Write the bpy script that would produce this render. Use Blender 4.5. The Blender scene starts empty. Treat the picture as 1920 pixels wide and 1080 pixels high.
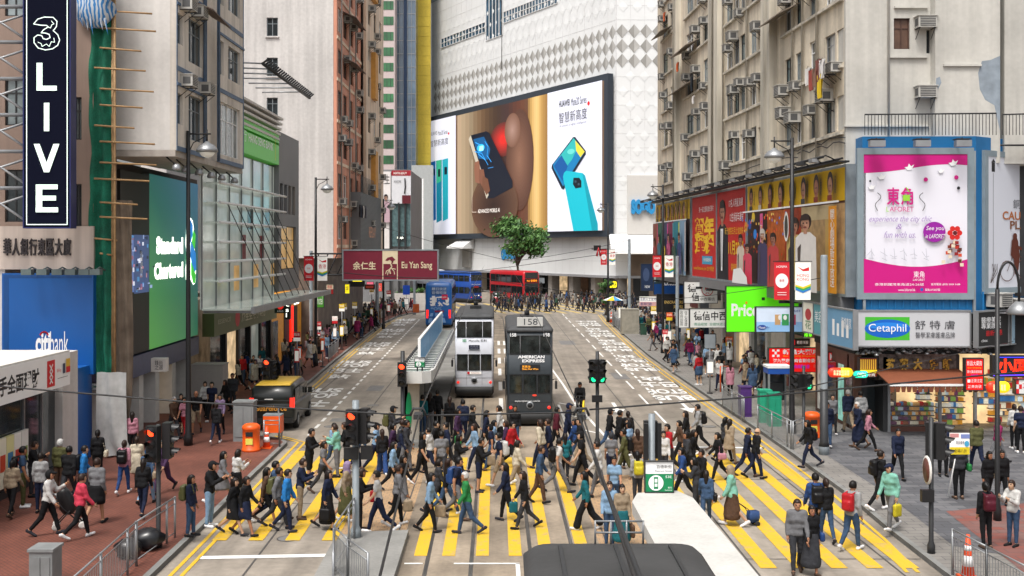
import bpy, math, random
import numpy as np
from mathutils import Vector, Matrix
R = math.radians
scene = bpy.context.scene
C = scene.collection
# ---------------------------------------------------------------- camera, sky, sun, exposure
F, CX, HY, H = 2000.0, 960.0, 463.0, 7.7      # focal length and horizon in photo pixels, eye height in metres
cam = bpy.data.cameras.new("camera"); cam_ob = bpy.data.objects.new("camera", cam); C.objects.link(cam_ob)
cam.sensor_fit = 'HORIZONTAL'; cam.sensor_width = 36.0; cam.lens = 36.0 * F / 1920.0
cam.shift_y = -(540.0 - HY) / 1920.0
cam.clip_start = 0.1; cam.clip_end = 3000
cam_ob.location = (0, 0, H); cam_ob.rotation_euler = (R(90), 0, 0)
scene.camera = cam_ob
SUN_EL, SUN_AZ = 62.0, 205.0                   # overcast midday; azimuth is clockwise from +Y
w = bpy.data.worlds.new("World"); scene.world = w; w.use_nodes = True
nt = w.node_tree; bg = nt.nodes["Background"]
sky = nt.nodes.new("ShaderNodeTexSky"); sky.sky_type = 'NISHITA'; sky.sun_disc = False
sky.sun_elevation = R(SUN_EL); sky.sun_rotation = R(SUN_AZ)
sky.air_density = 1.0; sky.dust_density = 6.0; sky.ozone_density = 0.6
hs = nt.nodes.new("ShaderNodeHueSaturation"); hs.inputs["Saturation"].default_value = 0.28
nt.links.new(sky.outputs[0], hs.inputs["Color"]); nt.links.new(hs.outputs[0], bg.inputs[0])
bg.inputs[1].default_value = 0.14
sl = bpy.data.lights.new("sun", 'SUN'); so = bpy.data.objects.new("sun", sl); C.objects.link(so)
sl.energy = 1.5; sl.angle = R(14); sl.color = (1.0, 0.96, 0.9)
so.rotation_euler = (R(90 - SUN_EL), 0, R(180 - SUN_AZ))
so.location = (0, 0, 60)
scene.view_settings.view_transform = 'Standard'; scene.view_settings.look = 'None'
scene.view_settings.exposure = 0.62; scene.view_settings.gamma = 1.0
scene.cycles.use_denoising = True
scene.cycles.max_bounces = 6; scene.cycles.diffuse_bounces = 3; scene.cycles.glossy_bounces = 2
scene.cycles.transmission_bounces = 4; scene.cycles.transparent_max_bounces = 6
scene.cycles.sample_clamp_indirect = 6.0
# ---------------------------------------------------------------- helpers
rnd = random.Random(7)
def lin(c):
    return tuple((v / 12.92 if v <= 0.04045 else ((v + 0.055) / 1.055) ** 2.4) for v in c)
def hexc(s):
    return lin(tuple(int(s[i:i + 2], 16) / 255 for i in (0, 2, 4)))
MATS = {}
def mat(name, col, rough=0.6, metal=0.0, var=0.12, scale=3.0, streak=0.0, em=0.0, bump=0.0, spec=0.4, fine=0.0, alpha=1.0, coat=0.0, along=0.0):
    """One procedural material: base colour broken up by noise, optional vertical streaks, bump and glow."""
    if name in MATS: return MATS[name]
    if isinstance(col, str): col = hexc(col)
    m = bpy.data.materials.new(name); m.use_nodes = True; MATS[name] = m
    t = m.node_tree; N = t.nodes; L = t.links; b = N["Principled BSDF"]
    b.inputs["Roughness"].default_value = rough; b.inputs["Metallic"].default_value = metal
    b.inputs["Specular IOR Level"].default_value = spec
    if coat: b.inputs["Coat Weight"].default_value = coat
    if alpha < 1: b.inputs["Alpha"].default_value = alpha
    base = (*col, 1)
    if var > 0 or streak > 0 or fine > 0:
        tc = N.new("ShaderNodeTexCoord")
        def noise(scl, detail, mapscale=None):
            n = N.new("ShaderNodeTexNoise"); n.inputs["Scale"].default_value = scl; n.inputs["Detail"].default_value = detail
            if mapscale:
                mp = N.new("ShaderNodeMapping"); mp.inputs["Scale"].default_value = mapscale
                L.new(tc.outputs["Object"], mp.inputs[0]); L.new(mp.outputs[0], n.inputs["Vector"])
            else: L.new(tc.outputs["Object"], n.inputs["Vector"])
            return n
        rgb = N.new("ShaderNodeRGB"); rgb.outputs[0].default_value = base; cur = rgb.outputs[0]
        def mul(cur, n, amt, lo=0.3, hi=0.7):
            mr = N.new("ShaderNodeMapRange"); mr.inputs[1].default_value = lo; mr.inputs[2].default_value = hi
            mr.inputs[3].default_value = 1 - amt; mr.inputs[4].default_value = 1 + amt * 0.5
            L.new(n.outputs["Fac"], mr.inputs[0])
            mx = N.new("ShaderNodeMix"); mx.data_type = 'RGBA'; mx.blend_type = 'MULTIPLY'; mx.inputs[0].default_value = 1
            L.new(cur, mx.inputs[6]); L.new(mr.outputs[0], mx.inputs[7]); return mx.outputs[2]
        if var > 0: cur = mul(cur, noise(scale, 4), var)
        if fine > 0: cur = mul(cur, noise(scale * 14, 3), fine)
        if streak > 0: cur = mul(cur, noise(1.0, 5, (2.2, 2.2, 0.09)), streak, 0.38, 0.62)
        if along > 0: cur = mul(mul(cur, noise(1.0, 6, (1.5, .05, 1)), along, .36, .64), noise(1.0, 8, (.9, .5, 1)), along * .8, .4, .62)
        L.new(cur, b.inputs["Base Color"])
        if em > 0: L.new(cur, b.inputs["Emission Color"])
        if bump > 0:
            nb = noise(scale * 6, 4); bp = N.new("ShaderNodeBump"); bp.inputs["Strength"].default_value = bump
            bp.inputs["Distance"].default_value = 0.05
            L.new(nb.outputs["Fac"], bp.inputs["Height"]); L.new(bp.outputs[0], b.inputs["Normal"])
    else:
        b.inputs["Base Color"].default_value = base
        if em > 0: b.inputs["Emission Color"].default_value = base
    if em > 0: b.inputs["Emission Strength"].default_value = em
    return m
def px_mat(hexs, rough=0.5, em=0.0, var=0.05):
    return mat("paint_%s_%d_%d" % (hexs, int(rough * 100), int(em * 100)), hexs, rough, var=var, em=em)

ROOT = {}                                     # object -> world location of its thing (for parts built in world space)
def tag(o, label=None, cat=None, group=None, kind=None):
    if label: o["label"] = label
    if cat: o["category"] = cat
    if group: o["group"] = group
    if kind: o["kind"] = kind
    return o
def thing(name, label, cat, loc=(0, 0, 0), rz=0.0, group=None):
    o = bpy.data.objects.new(name, None); C.objects.link(o); o.location = loc; o.rotation_euler = (0, 0, rz)
    o.empty_display_size = 0.2
    ROOT[o] = Vector(loc) if rz == 0 else None
    return tag(o, label, cat, group)
def copy_tree(o, parent=None):
    c = o.copy(); C.objects.link(c)
    if parent is not None: c.parent = parent
    ROOT[c] = ROOT.get(o)
    for ch in KIDS.get(o, []): 
        k = copy_tree(ch, c); KIDS.setdefault(c, []).append(k)
    return c
KIDS = {}
def np_mesh(name, V, Q, mats, mi=None, smooth=False):
    """Mesh from arrays: V (n,3), Q list of equal-length faces array or list of lists."""
    me = bpy.data.meshes.new(name)
    if isinstance(Q, np.ndarray):
        nf, k = Q.shape
        me.vertices.add(len(V)); me.vertices.foreach_set("co", np.asarray(V, np.float32).ravel())
        me.loops.add(nf * k); me.loops.foreach_set("vertex_index", Q.astype(np.int32).ravel())
        me.polygons.add(nf); me.polygons.foreach_set("loop_start", np.arange(0, nf * k, k, dtype=np.int32))
    else:
        me.from_pydata([tuple(v) for v in V], [], Q)
    for m in mats: me.materials.append(m)
    if mi is not None: me.polygons.foreach_set("material_index", np.asarray(mi, np.int32))
    if smooth: me.polygons.foreach_set("use_smooth", np.ones(len(me.polygons), bool))
    me.update(calc_edges=True); me.validate()
    return me
class MB:
    """Collects shapes; build() links them as ONE mesh object."""
    def __init__(s): s.V = []; s.Fc = []; s.mi = []; s.mats = []; s.sm = []; s.M = None
    def m(s, material):
        if material not in s.mats: s.mats.append(material)
        return s.mats.index(material)
    def add(s, vs, fs, material, smooth=False):
        o = len(s.V); k = s.m(material)
        for v in vs:
            v = Vector(v); s.V.append(s.M @ v if s.M else v)
        for f in fs: s.Fc.append([i + o for i in f]); s.mi.append(k); s.sm.append(smooth)
        return s
    def hexa(s, p, material):
        return s.add(p, [(0, 3, 2, 1), (4, 5, 6, 7), (0, 1, 5, 4), (1, 2, 6, 5), (2, 3, 7, 6), (3, 0, 4, 7)], material)
    def box(s, a, b, material):
        (x0, y0, z0), (x1, y1, z1) = a, b
        return s.hexa([(x0, y0, z0), (x1, y0, z0), (x1, y1, z0), (x0, y1, z0), (x0, y0, z1), (x1, y0, z1), (x1, y1, z1), (x0, y1, z1)], material)
    def fbox(s, fr, u0, u1, z0, z1, d0, d1, material):
        P = fr.pt
        return s.hexa([P(u0, z0, d1), P(u1, z0, d1), P(u1, z0, d0), P(u0, z0, d0), P(u0, z1, d1), P(u1, z1, d1), P(u1, z1, d0), P(u0, z1, d0)], material)
    def fpoly(s, fr, pts, d, material):
        return s.add([fr.pt(u, z, d) for u, z in pts], [tuple(range(len(pts)))], material)
    def frect(s, fr, u0, u1, z0, z1, d, material):
        return s.fpoly(fr, [(u0, z0), (u1, z0), (u1, z1), (u0, z1)], d, material)
    def tube(s, pts, r, material, n=6, smooth=True, caps=True):
        pts = [Vector(p) for p in pts]; rs = r if isinstance(r, (list, tuple)) else [r] * len(pts)
        vs, fs = [], []; up = None
        for i, p in enumerate(pts):
            d = (pts[min(i + 1, len(pts) - 1)] - pts[max(i - 1, 0)]).normalized()
            ref = Vector((0, 0, 1)) if abs(d.z) < 0.9 else Vector((1, 0, 0))
            a = d.cross(ref).normalized(); b = a.cross(d).normalized()
            if up is not None and a.dot(up) < 0: a, b = -a, -b
            up = a
            for k in range(n):
                t = 2 * math.pi * k / n; vs.append(p + a * (rs[i] * math.cos(t)) + b * (rs[i] * math.sin(t)))
        for i in range(len(pts) - 1):
            for k in range(n):
                k2 = (k + 1) % n; fs.append((i * n + k, i * n + k2, (i + 1) * n + k2, (i + 1) * n + k))
        s.add(vs, fs, material, smooth)
        if caps:
            o = len(s.V) - len(vs); q = s.m(material)
            s.Fc.append([o + k for k in range(n)][::-1]); s.mi.append(q); s.sm.append(False)
            s.Fc.append([o + (len(pts) - 1) * n + k for k in range(n)]); s.mi.append(q); s.sm.append(False)
        return s
    def lathe(s, c, prof, material, n=12, axis='z', smooth=True):
        """Surface of revolution about a vertical (or x / y) axis at c; prof = [(radius, height)]."""
        vs, fs = [], []
        for r, h in prof:
            for k in range(n):
                t = 2 * math.pi * k / n; x, y = r * math.cos(t), r * math.sin(t)
                v = {'z': (x, y, h), 'x': (h, x, y), 'y': (x, h, y)}[axis]
                vs.append(Vector(c) + Vector(v))
        for i in range(len(prof) - 1):
            for k in range(n):
                k2 = (k + 1) % n; fs.append((i * n + k, i * n + k2, (i + 1) * n + k2, (i + 1) * n + k))
        fs.append(tuple(range(n))[::-1]); fs.append(tuple((len(prof) - 1) * n + k for k in range(n)))
        return s.add(vs, fs, material, smooth)
    def prism(s, outline, a, b, material, plane='xz'):
        """Outline (2-D) extruded between a and b along the axis left over."""
        n = len(outline)
        def P(q, d): return {'xz': (q[0], d, q[1]), 'yz': (d, q[0], q[1]), 'xy': (q[0], q[1], d)}[plane]
        vs = [P(q, a) for q in outline] + [P(q, b) for q in outline]
        fs = [tuple(range(n))[::-1], tuple(range(n, 2 * n))] + [(i, (i + 1) % n, n + (i + 1) % n, n + i) for i in range(n)]
        return s.add(vs, fs, material)
    def loft(s, rings, material, smooth=True, caps=True):
        n = len(rings[0]); vs = [v for r in rings for v in r]; fs = []
        for i in range(len(rings) - 1):
            for k in range(n):
                k2 = (k + 1) % n; fs.append((i * n + k, i * n + k2, (i + 1) * n + k2, (i + 1) * n + k))
        if caps: fs += [tuple(range(n))[::-1], tuple((len(rings) - 1) * n + k for k in range(n))]
        return s.add(vs, fs, material, smooth)
    def ball(s, c, r, material, n=10, m=6):
        rx, ry, rz = r if isinstance(r, (tuple, list)) else (r, r, r)
        vs, fs = [], []
        for i in range(m + 1):
            ph = math.pi * (i / m - .5) * 0.999
            for k in range(n):
                t = 2 * math.pi * k / n
                vs.append((c[0] + rx * math.cos(ph) * math.cos(t), c[1] + ry * math.cos(ph) * math.sin(t), c[2] + rz * math.sin(ph)))
        for i in range(m):
            for k in range(n): fs.append((i * n + k, i * n + (k + 1) % n, (i + 1) * n + (k + 1) % n, (i + 1) * n + k))
        return s.add(vs, fs, material, True)
    def build(s, name, parent=None, local=False, label=None):
        off = Vector((0, 0, 0))
        if parent is not None and not local:
            off = ROOT.get(parent) or Vector((0, 0, 0))
        me = bpy.data.meshes.new(name)
        me.from_pydata([tuple(v - off) for v in s.V], [], s.Fc)
        for m_ in s.mats: me.materials.append(m_)
        if s.mi:
            me.polygons.foreach_set("material_index", np.array(s.mi, np.int32)); me.polygons.foreach_set("use_smooth", np.array(s.sm, bool))
        me.update(); me.validate()
        return link(name, me, parent, label)
def link(name, me, parent=None, label=None):
    o = bpy.data.objects.new(name, me); C.objects.link(o)
    if parent is not None:
        o.parent = parent; ROOT[o] = ROOT.get(parent); KIDS.setdefault(parent, []).append(o)
    if label: o["label"] = label
    return o
def solo(mb, name, label, cat, group=None, base=None, kind=None):
    """A thing that is one mesh; its origin is put at its base."""
    vs = mb.V
    if base is None:
        zs = min(v.z for v in vs); base = Vector((sum(v.x for v in vs) / len(vs), sum(v.y for v in vs) / len(vs), zs))
    base = Vector(base)
    mb.V = [v - base for v in vs]
    o = mb.build(name); o.location = base; ROOT[o] = base
    return tag(o, label, cat, group, kind)

class Fr:
    """A vertical plane: origin, direction u (left to right as seen), outward normal. Depth d is along the normal."""
    def __init__(s, ox, oy, dx, dy):
        l = math.hypot(dx, dy); s.ox, s.oy, s.dx, s.dy = ox, oy, dx / l, dy / l; s.nx, s.ny = s.dy, -s.dx
    def pt(s, u, z, d=0.0): return Vector((s.ox + u * s.dx + d * s.nx, s.oy + u * s.dy + d * s.ny, z))
    def u(s, px, d=0.0):
        t = (px - CX) / F; ox, oy = s.ox + d * s.nx, s.oy + d * s.ny
        return (t * oy - ox) / (s.dx - t * s.dy)
    def Y(s, u): return s.oy + u * s.dy
    def z(s, px, py, d=0.0): return H - (py - HY) / F * (s.Y(s.u(px, d)) + d * s.ny)
    def rect(s, x0, x1, yt, yb, d=0.0, at=None):
        a = x0 if at is None else at
        return s.u(x0, d), s.u(x1, d), s.z(a, yb, d), s.z(a, yt, d)
def front(Y): return Fr(0, Y, 1, 0)            # plane facing the camera at depth Y: u is world x
def gp(px, py, z=0.0):
    Y = F * (H - z) / (py - HY); return Vector(((px - CX) / F * Y, Y, z))

# text ------------------------------------------------------------------------------------------
TXT = {}
def text_mesh(s, bold=0.0, ext=0.0):
    key = (s, bold, ext)
    if key in TXT: return TXT[key]
    c = bpy.data.curves.new("t", 'FONT'); c.body = s; c.offset = bold; c.extrude = ext; c.resolution_u = 3
    c.space_line = 0.9
    o = bpy.data.objects.new("t", c); C.objects.link(o)
    dg = bpy.context.evaluated_depsgraph_get(); me = bpy.data.meshes.new_from_object(o.evaluated_get(dg))
    V = np.zeros(len(me.vertices) * 3); me.vertices.foreach_get("co", V); V = V.reshape(-1, 3)
    fs = [tuple(p.vertices) for p in me.polygons]
    bpy.data.objects.remove(o); bpy.data.curves.remove(c); bpy.data.meshes.remove(me)
    if len(V): lo, hi = V.min(0), V.max(0)
    else: lo, hi = np.zeros(3), np.ones(3)
    TXT[key] = (V, fs, lo, hi); return TXT[key]
def put_text(mb, fr, s, u0, u1, z0, z1, d, material, bold=0.0, ext=0.0, vertical=False, italic=0.0):
    """Text scaled to fill a rectangle of plane fr."""
    if vertical: s = "\n".join(s)
    V, fs, lo, hi = text_mesh(s, bold, 0.0)
    if not len(V): return
    k0 = (u1 - u0) / max(hi[0] - lo[0], 1e-6); k1 = (z1 - z0) / max(hi[1] - lo[1], 1e-6)
    pts = [fr.pt(u0 + (v[0] - lo[0]) * k0 + italic * (v[1] - lo[1]) * k1, z0 + (v[1] - lo[1]) * k1, d + ext) for v in V]
    mb.add(pts, fs, material)
    if ext > 0:                                # raised letters: give them sides
        from collections import Counter
        ec = Counter(); dirn = {}
        for f in fs:
            for a, b in zip(f, f[1:] + f[:1]):
                e = (min(a, b), max(a, b)); ec[e] += 1; dirn[e] = (a, b)
        bd = [dirn[e] for e, n in ec.items() if n == 1]
        o = len(pts); back = [fr.pt(u0 + (v[0] - lo[0]) * k0, z0 + (v[1] - lo[1]) * k1, d) for v in V]
        mb.add(pts + back, [(b, a, a + o, b + o) for a, b in bd], material)
def art(mb, fr, box, items, d, step=0.004):
    """Flat artwork on a panel; every item is placed in fractions of the panel from its top left."""
    u0, u1, z0, z1 = box; W, Hh = u1 - u0, z1 - z0
    U = lambda x: u0 + x * W
    Z = lambda y: z1 - y * Hh
    for i, it in enumerate(items):
        dd = d + step * (i + 1); k = it[0]
        if k == 't': 
            _, s, x0, x1, y0, y1, m_, *r = it
            o = r[0] if r else {}
            put_text(mb, fr, s, U(x0), U(x1), Z(y1), Z(y0), dd, m_, **o)
        elif k == 'r': _, x0, x1, y0, y1, m_ = it; mb.frect(fr, U(x0), U(x1), Z(y1), Z(y0), dd, m_)
        elif k == 'e':
            _, cx, cy, rx, ry, m_ = it
            mb.fpoly(fr, [(U(cx + rx * math.cos(t * math.pi / 14)), Z(cy - ry * math.sin(t * math.pi / 14))) for t in range(28)], dd, m_)
        elif k == 'p': _, pts, m_ = it; mb.fpoly(fr, [(U(x), Z(y)) for x, y in (pts if area(pts) < 0 else pts[::-1])], dd, m_)
        elif k == 'l':                         # a stroke of given width along points
            _, pts, wd, m_ = it
            for (xa, ya), (xb, yb) in zip(pts, pts[1:]):
                a = Vector((U(xa), Z(ya))); b = Vector((U(xb), Z(yb))); dv = (b - a)
                if dv.length < 1e-6: continue
                n_ = Vector((-dv.y, dv.x)).normalized() * wd * Hh * .5; e_ = dv.normalized() * wd * Hh * .25
                mb.fpoly(fr, [tuple(a - e_ - n_), tuple(b + e_ - n_), tuple(b + e_ + n_), tuple(a - e_ + n_)], dd, m_)
def area(p): return sum(a[0] * b[1] - b[0] * a[1] for a, b in zip(p, p[1:] + p[:1])) / 2
def figure(cx, y0, y1, wd, skin, hair, top, head=0.2):
    """A printed person (head and shoulders) as flat artwork items."""
    h = y1 - y0; hh = h * head
    return [('p', [(cx - wd / 2, y1), (cx - wd * .46, y0 + hh * 1.5), (cx - wd * .2, y0 + hh * 1.15), (cx + wd * .2, y0 + hh * 1.15), (cx + wd * .46, y0 + hh * 1.5), (cx + wd / 2, y1)], top),
            ('e', cx, y0 + hh * .48, wd * .27, hh * .54, hair), ('r', cx - wd * .08, cx + wd * .08, y0 + hh * .9, y0 + hh * 1.25, skin),
            ('p', [(cx - wd * .3, y1), (cx - wd * .2, y0 + hh * 1.9), (cx - wd * .36, y0 + hh * 2.2)], px_mat('4a403c', .5, 0, .3)), ('e', cx, y0 + hh * .62, wd * .19, hh * .44, skin), ('e', cx - wd * .08, y0 + hh * .55, wd * .04, hh * .05, hair), ('e', cx + wd * .08, y0 + hh * .55, wd * .04, hh * .05, hair),
            ('e', cx, y0 + hh * .82, wd * .08, hh * .06, px_mat('7a302c')), ('p', [(cx - wd * .19, y0 + hh * .6), (cx - wd * .1, y0 + hh * 1.0), (cx - wd * .09, y0 + hh * .65)], px_mat('8c5a46', .5, 0, .3)), ('p', [(cx - .22 * wd, y0 + hh * .36), (cx + .22 * wd, y0 + hh * .36), (cx + wd * .16, y0 + hh * .02), (cx - wd * .16, y0 + hh * .02)], hair)]
def panel(name, label, cat, fr, box, d0, d1, face, side=None, items=(), frame=0.0, fmat=None, group=None, step=0.004, board='panel', extra=None):
    """A sign or billboard: panel, frame and lettering as parts of one thing."""
    u0, u1, z0, z1 = box; side = side or face
    root = thing(name, label, cat, fr.pt((u0 + u1) / 2, z0, (d0 + d1) / 2), 0, group)
    b = MB(); b.fbox(fr, u0, u1, z0, z1, d0, d1 - .004, side); b.frect(fr, u0, u1, z0, z1, d1, face); b.build(board, root)
    if frame:
        f = MB(); e = d1 + .03
        for a in ((u0 - frame, u1 + frame, z0 - frame, z0), (u0 - frame, u1 + frame, z1, z1 + frame), (u0 - frame, u0, z0, z1), (u1, u1 + frame, z0, z1)):
            f.fbox(fr, *a, d0, e, fmat)
        f.build('frame', root)
    if items:
        l = MB(); art(l, fr, box, items, d1, step); l.build('lettering', root)
    if extra: extra(root)
    return root

# shared materials ------------------------------------------------------------------------------
K = dict(
    black=mat('black_paint', (.012, .012, .013), .45), iron=mat('dark_iron', (.035, .036, .038), .5, .3),
    steel=mat('galvanised_steel', (.3, .31, .32), .45, .6, .15, 2), greypole=mat('grey_pole', (.22, .25, .27), .5, .1, .2, 2),
    white=mat('white_paint', (.75, .75, .74), .5, var=.06), offwhite=mat('off_white', (.62, .6, .56), .6, var=.1),
    glass=mat('window_glass', (.035, .045, .05), .08, var=.5, scale=.7, spec=.8), glass2=mat('pale_window_glass', (.2, .24, .25), .12, var=.6, scale=.8, spec=.8),
    red=mat('red_paint', (.6, .02, .03), .4, var=.08), yellow=mat('yellow_paint', (.8, .55, .02), .5, var=.1),
    orange=mat('orange_plastic', (.75, .1, .01), .4), rubber=mat('black_rubber', (.015, .015, .015), .8),
    dark=mat('dark_void', (.012, .012, .013), .8, var=0), txtw=mat('white_print', (.8, .8, .8), .5, var=0), txtb=mat('black_print', (.012, .012, .014), .5, var=0),
    txtr=mat('red_print', (.6, .015, .02), .5, var=0), gold=mat('gold_letters', (.6, .38, .07), .35, .4, .3, 20),
)
# ---------------------------------------------------------------- ground, road, pavements, rails, markings
def gs(s, Y, z=0.0): return Vector((s - 0.016 * Y, Y, z))       # street coordinates: offset from the tramway axis, distance
def paving(name, c1, c2, mortar, bw, bh, rot=0.0, rough=0.7, var=0.2):
    m = bpy.data.materials.new(name); m.use_nodes = True; t = m.node_tree; N, L = t.nodes, t.links; b = N["Principled BSDF"]
    tc = N.new("ShaderNodeTexCoord"); mp = N.new("ShaderNodeMapping"); mp.inputs["Rotation"].default_value[2] = rot
    br = N.new("ShaderNodeTexBrick"); br.inputs["Color1"].default_value = (*c1, 1); br.inputs["Color2"].default_value = (*c2, 1)
    br.inputs["Mortar"].default_value = (*mortar, 1); br.inputs["Scale"].default_value = 1; br.inputs["Mortar Size"].default_value = 0.012
    br.inputs["Brick Width"].default_value = bw; br.inputs["Row Height"].default_value = bh; br.inputs["Bias"].default_value = -0.2
    n = N.new("ShaderNodeTexNoise"); n.inputs["Scale"].default_value = 0.45; n.inputs["Detail"].default_value = 8; n.inputs["Roughness"].default_value = .65
    mr = N.new("ShaderNodeMapRange"); mr.inputs[1].default_value = .3; mr.inputs[2].default_value = .7; mr.inputs[3].default_value = 1 - var; mr.inputs[4].default_value = 1 + var * .6
    mx = N.new("ShaderNodeMix"); mx.data_type = 'RGBA'; mx.blend_type = 'MULTIPLY'; mx.inputs[0].default_value = 1
    L.new(tc.outputs["Object"], mp.inputs[0]); L.new(mp.outputs[0], br.inputs["Vector"]); L.new(tc.outputs["Object"], n.inputs["Vector"])
    L.new(n.outputs["Fac"], mr.inputs[0]); L.new(br.outputs[0], mx.inputs[6]); L.new(mr.outputs[0], mx.inputs[7]); L.new(mx.outputs[2], b.inputs["Base Color"])
    b.inputs["Roughness"].default_value = rough; b.inputs["Specular IOR Level"].default_value = .3
    return m
def worn(name, paint, under, lo=.36, hi=.5):
    m = bpy.data.materials.new(name); m.use_nodes = True; t = m.node_tree; N, L = t.nodes, t.links; b = N["Principled BSDF"]
    tc = N.new("ShaderNodeTexCoord"); n = N.new("ShaderNodeTexNoise"); n.inputs["Scale"].default_value = 3.1; n.inputs["Detail"].default_value = 12; n.inputs["Roughness"].default_value = .75
    mr = N.new("ShaderNodeMapRange"); mr.inputs[1].default_value = lo; mr.inputs[2].default_value = hi
    mx = N.new("ShaderNodeMix"); mx.data_type = 'RGBA'; mx.inputs[6].default_value = (*under, 1); mx.inputs[7].default_value = (*paint, 1)
    L.new(tc.outputs["Object"], n.inputs["Vector"]); L.new(n.outputs["Fac"], mr.inputs[0]); L.new(mr.outputs[0], mx.inputs[0]); L.new(mx.outputs[2], b.inputs["Base Color"])
    b.inputs["Roughness"].default_value = .6
    return m
ROADC = (.285, .248, .205)
m_road = mat('road_concrete', ROADC, .75, var=.18, scale=.35, fine=.14, along=.2)
m_tramway = mat('tramway_concrete', (.29, .235, .175), .75, var=.2, scale=.5, fine=.14, along=.26)
m_joint = mat('joint_tar', (.07, .065, .06), .7)
m_patch = mat('road_patch', (.17, .165, .16), .75, var=.2)
m_brick = paving('red_brick_paving', (.18, .062, .042), (.145, .052, .037), (.1, .043, .032), .2, .1, R(45), var=.42)
m_grey = paving('grey_slab_paving', (.2, .188, .172), (.24, .225, .205), (.09, .09, .09), .6, .3, 0, var=.25)
m_greyd = paving('dark_slab_paving', (.09, .092, .1), (.16, .16, .165), (.05, .05, .055), .6, .3, 0, var=.25)
m_redp = paving('red_slab_paving', (.21, .07, .055), (.17, .11, .1), (.09, .07, .07), .6, .3, 0)
m_tact = paving('crossing_pavers', (.42, .27, .15), (.36, .24, .14), (.25, .19, .13), .2, .2, 0)
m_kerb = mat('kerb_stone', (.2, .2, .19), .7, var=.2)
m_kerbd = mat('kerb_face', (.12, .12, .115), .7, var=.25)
m_yel = worn('yellow_road_paint', (.62, .38, .02), (.34, .28, .15), .34, .47)
m_yelf = worn('faded_yellow_road_paint', (.52, .37, .1), (.34, .28, .18), .32, .5)
m_wht = worn('white_road_paint', (.74, .73, .7), (.3, .28, .26), .3, .47)
m_rail = mat('tram_rail_steel', (.16, .15, .14), .35, .7, var=.3, scale=1)
def sheet(name, pts, z, m_, kind='structure'):
    b = MB(); b.add([(p[0], p[1], z) for p in pts], [tuple(range(len(pts)))], m_); o = b.build(name); o["kind"] = kind; return o
def ccw(p): return p if area([(q[0], q[1]) for q in p]) > 0 else p[::-1]
sheet('ground', [(-900, -300), (900, -300), (900, 1500), (-900, 1500)], -0.02, m_road)
sheet('road', [(-45, -30), (60, -30), (60, 330), (-120, 330), (-120, 140), (-45, 140)], 0, m_road)
sheet('tramway', [gs(-2.55, -20), gs(2.85, -20), gs(2.85, 122), gs(-2.55, 122)], 0.004, m_tramway)
def offset_line(pts, d):
    out = []
    for i, p in enumerate(pts):
        a = Vector(pts[max(i - 1, 0)][:2]); c = Vector(pts[min(i + 1, len(pts) - 1)][:2]); t = (c - a).normalized()
        out.append(Vector((p[0] - t.y * d, p[1] + t.x * d, 0)))
    return out
def ribbon(mb, pts, d0, d1, z, m_):
    A, B = offset_line(pts, d0), offset_line(pts, d1)
    for i in range(len(pts) - 1):
        q = [A[i], A[i + 1], B[i + 1], B[i]]
        if area([(v.x, v.y) for v in q]) < 0: q = q[::-1]
        mb.add([(v.x, v.y, z) for v in q], [(0, 1, 2, 3)], m_)
KL = [gs(-8, -20), gs(-7.95, 20), gs(-7.95, 28), gs(-8.05, 36), gs(-8.06, 41.4), gs(-8.4, 42.2), gs(-10.0, 43.4), gs(-10.3, 45), gs(-10.4, 60), gs(-10.7, 71), gs(-10.97, 88), gs(-11.2, 105), gs(-10.7, 117), gs(-9.6, 123), gs(-8.0, 127)]
KR = [gs(10.9, -20), gs(10.5, 25), gs(10.6, 28.5), gs(10.85, 33), gs(10.95, 40), gs(10.95, 44), gs(10.85, 55), gs(10.8, 64), gs(10.8, 75), gs(11.2, 92), gs(11.7, 108), gs(12.3, 122), gs(13.2, 127), gs(16, 130)]
def pavement(name, kerb, far, m_, zt=.13, inset=.16):
    side = 1 if kerb is KL else -1
    inner = offset_line(kerb, inset * side)
    pts = [(p.x, p.y) for p in inner] + far
    sheet(name, ccw(pts), zt, m_)
    b = MB(); I = inner
    for i in range(len(kerb) - 1):
        a, c = kerb[i], kerb[i + 1]
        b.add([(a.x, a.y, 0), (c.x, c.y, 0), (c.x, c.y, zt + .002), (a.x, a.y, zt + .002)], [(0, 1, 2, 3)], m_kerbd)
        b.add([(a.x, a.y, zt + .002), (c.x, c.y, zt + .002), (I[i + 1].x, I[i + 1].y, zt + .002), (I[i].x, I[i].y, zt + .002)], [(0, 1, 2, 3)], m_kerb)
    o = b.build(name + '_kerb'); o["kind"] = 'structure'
pavement('pavement_left', KL, [(-60, 127), (-60, -20)], m_brick)
pavement('pavement_right', KR, [(80, 130), (80, -20)], m_grey)
sheet('pavement_corner_paving', ccw([gs(11.6, 27), gs(12, 33), gs(12.1, 43), (15.5, 44.2), (40, 43), (40, 24.5), (14, 24.5)]), .136, m_greyd)
sheet('pavement_red_paving', ccw([gs(12.2, 24), gs(12.9, 30.5), (15.2, 31.5), (30, 30), (30, 20), (13, 20)]), .141, m_redp)
sheet('pavement_far', ccw([(20, 147), (16.2, 147.4), (-25, 216), (-25, 250), (60, 200), (60, 147)]), .13, m_grey)
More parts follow.
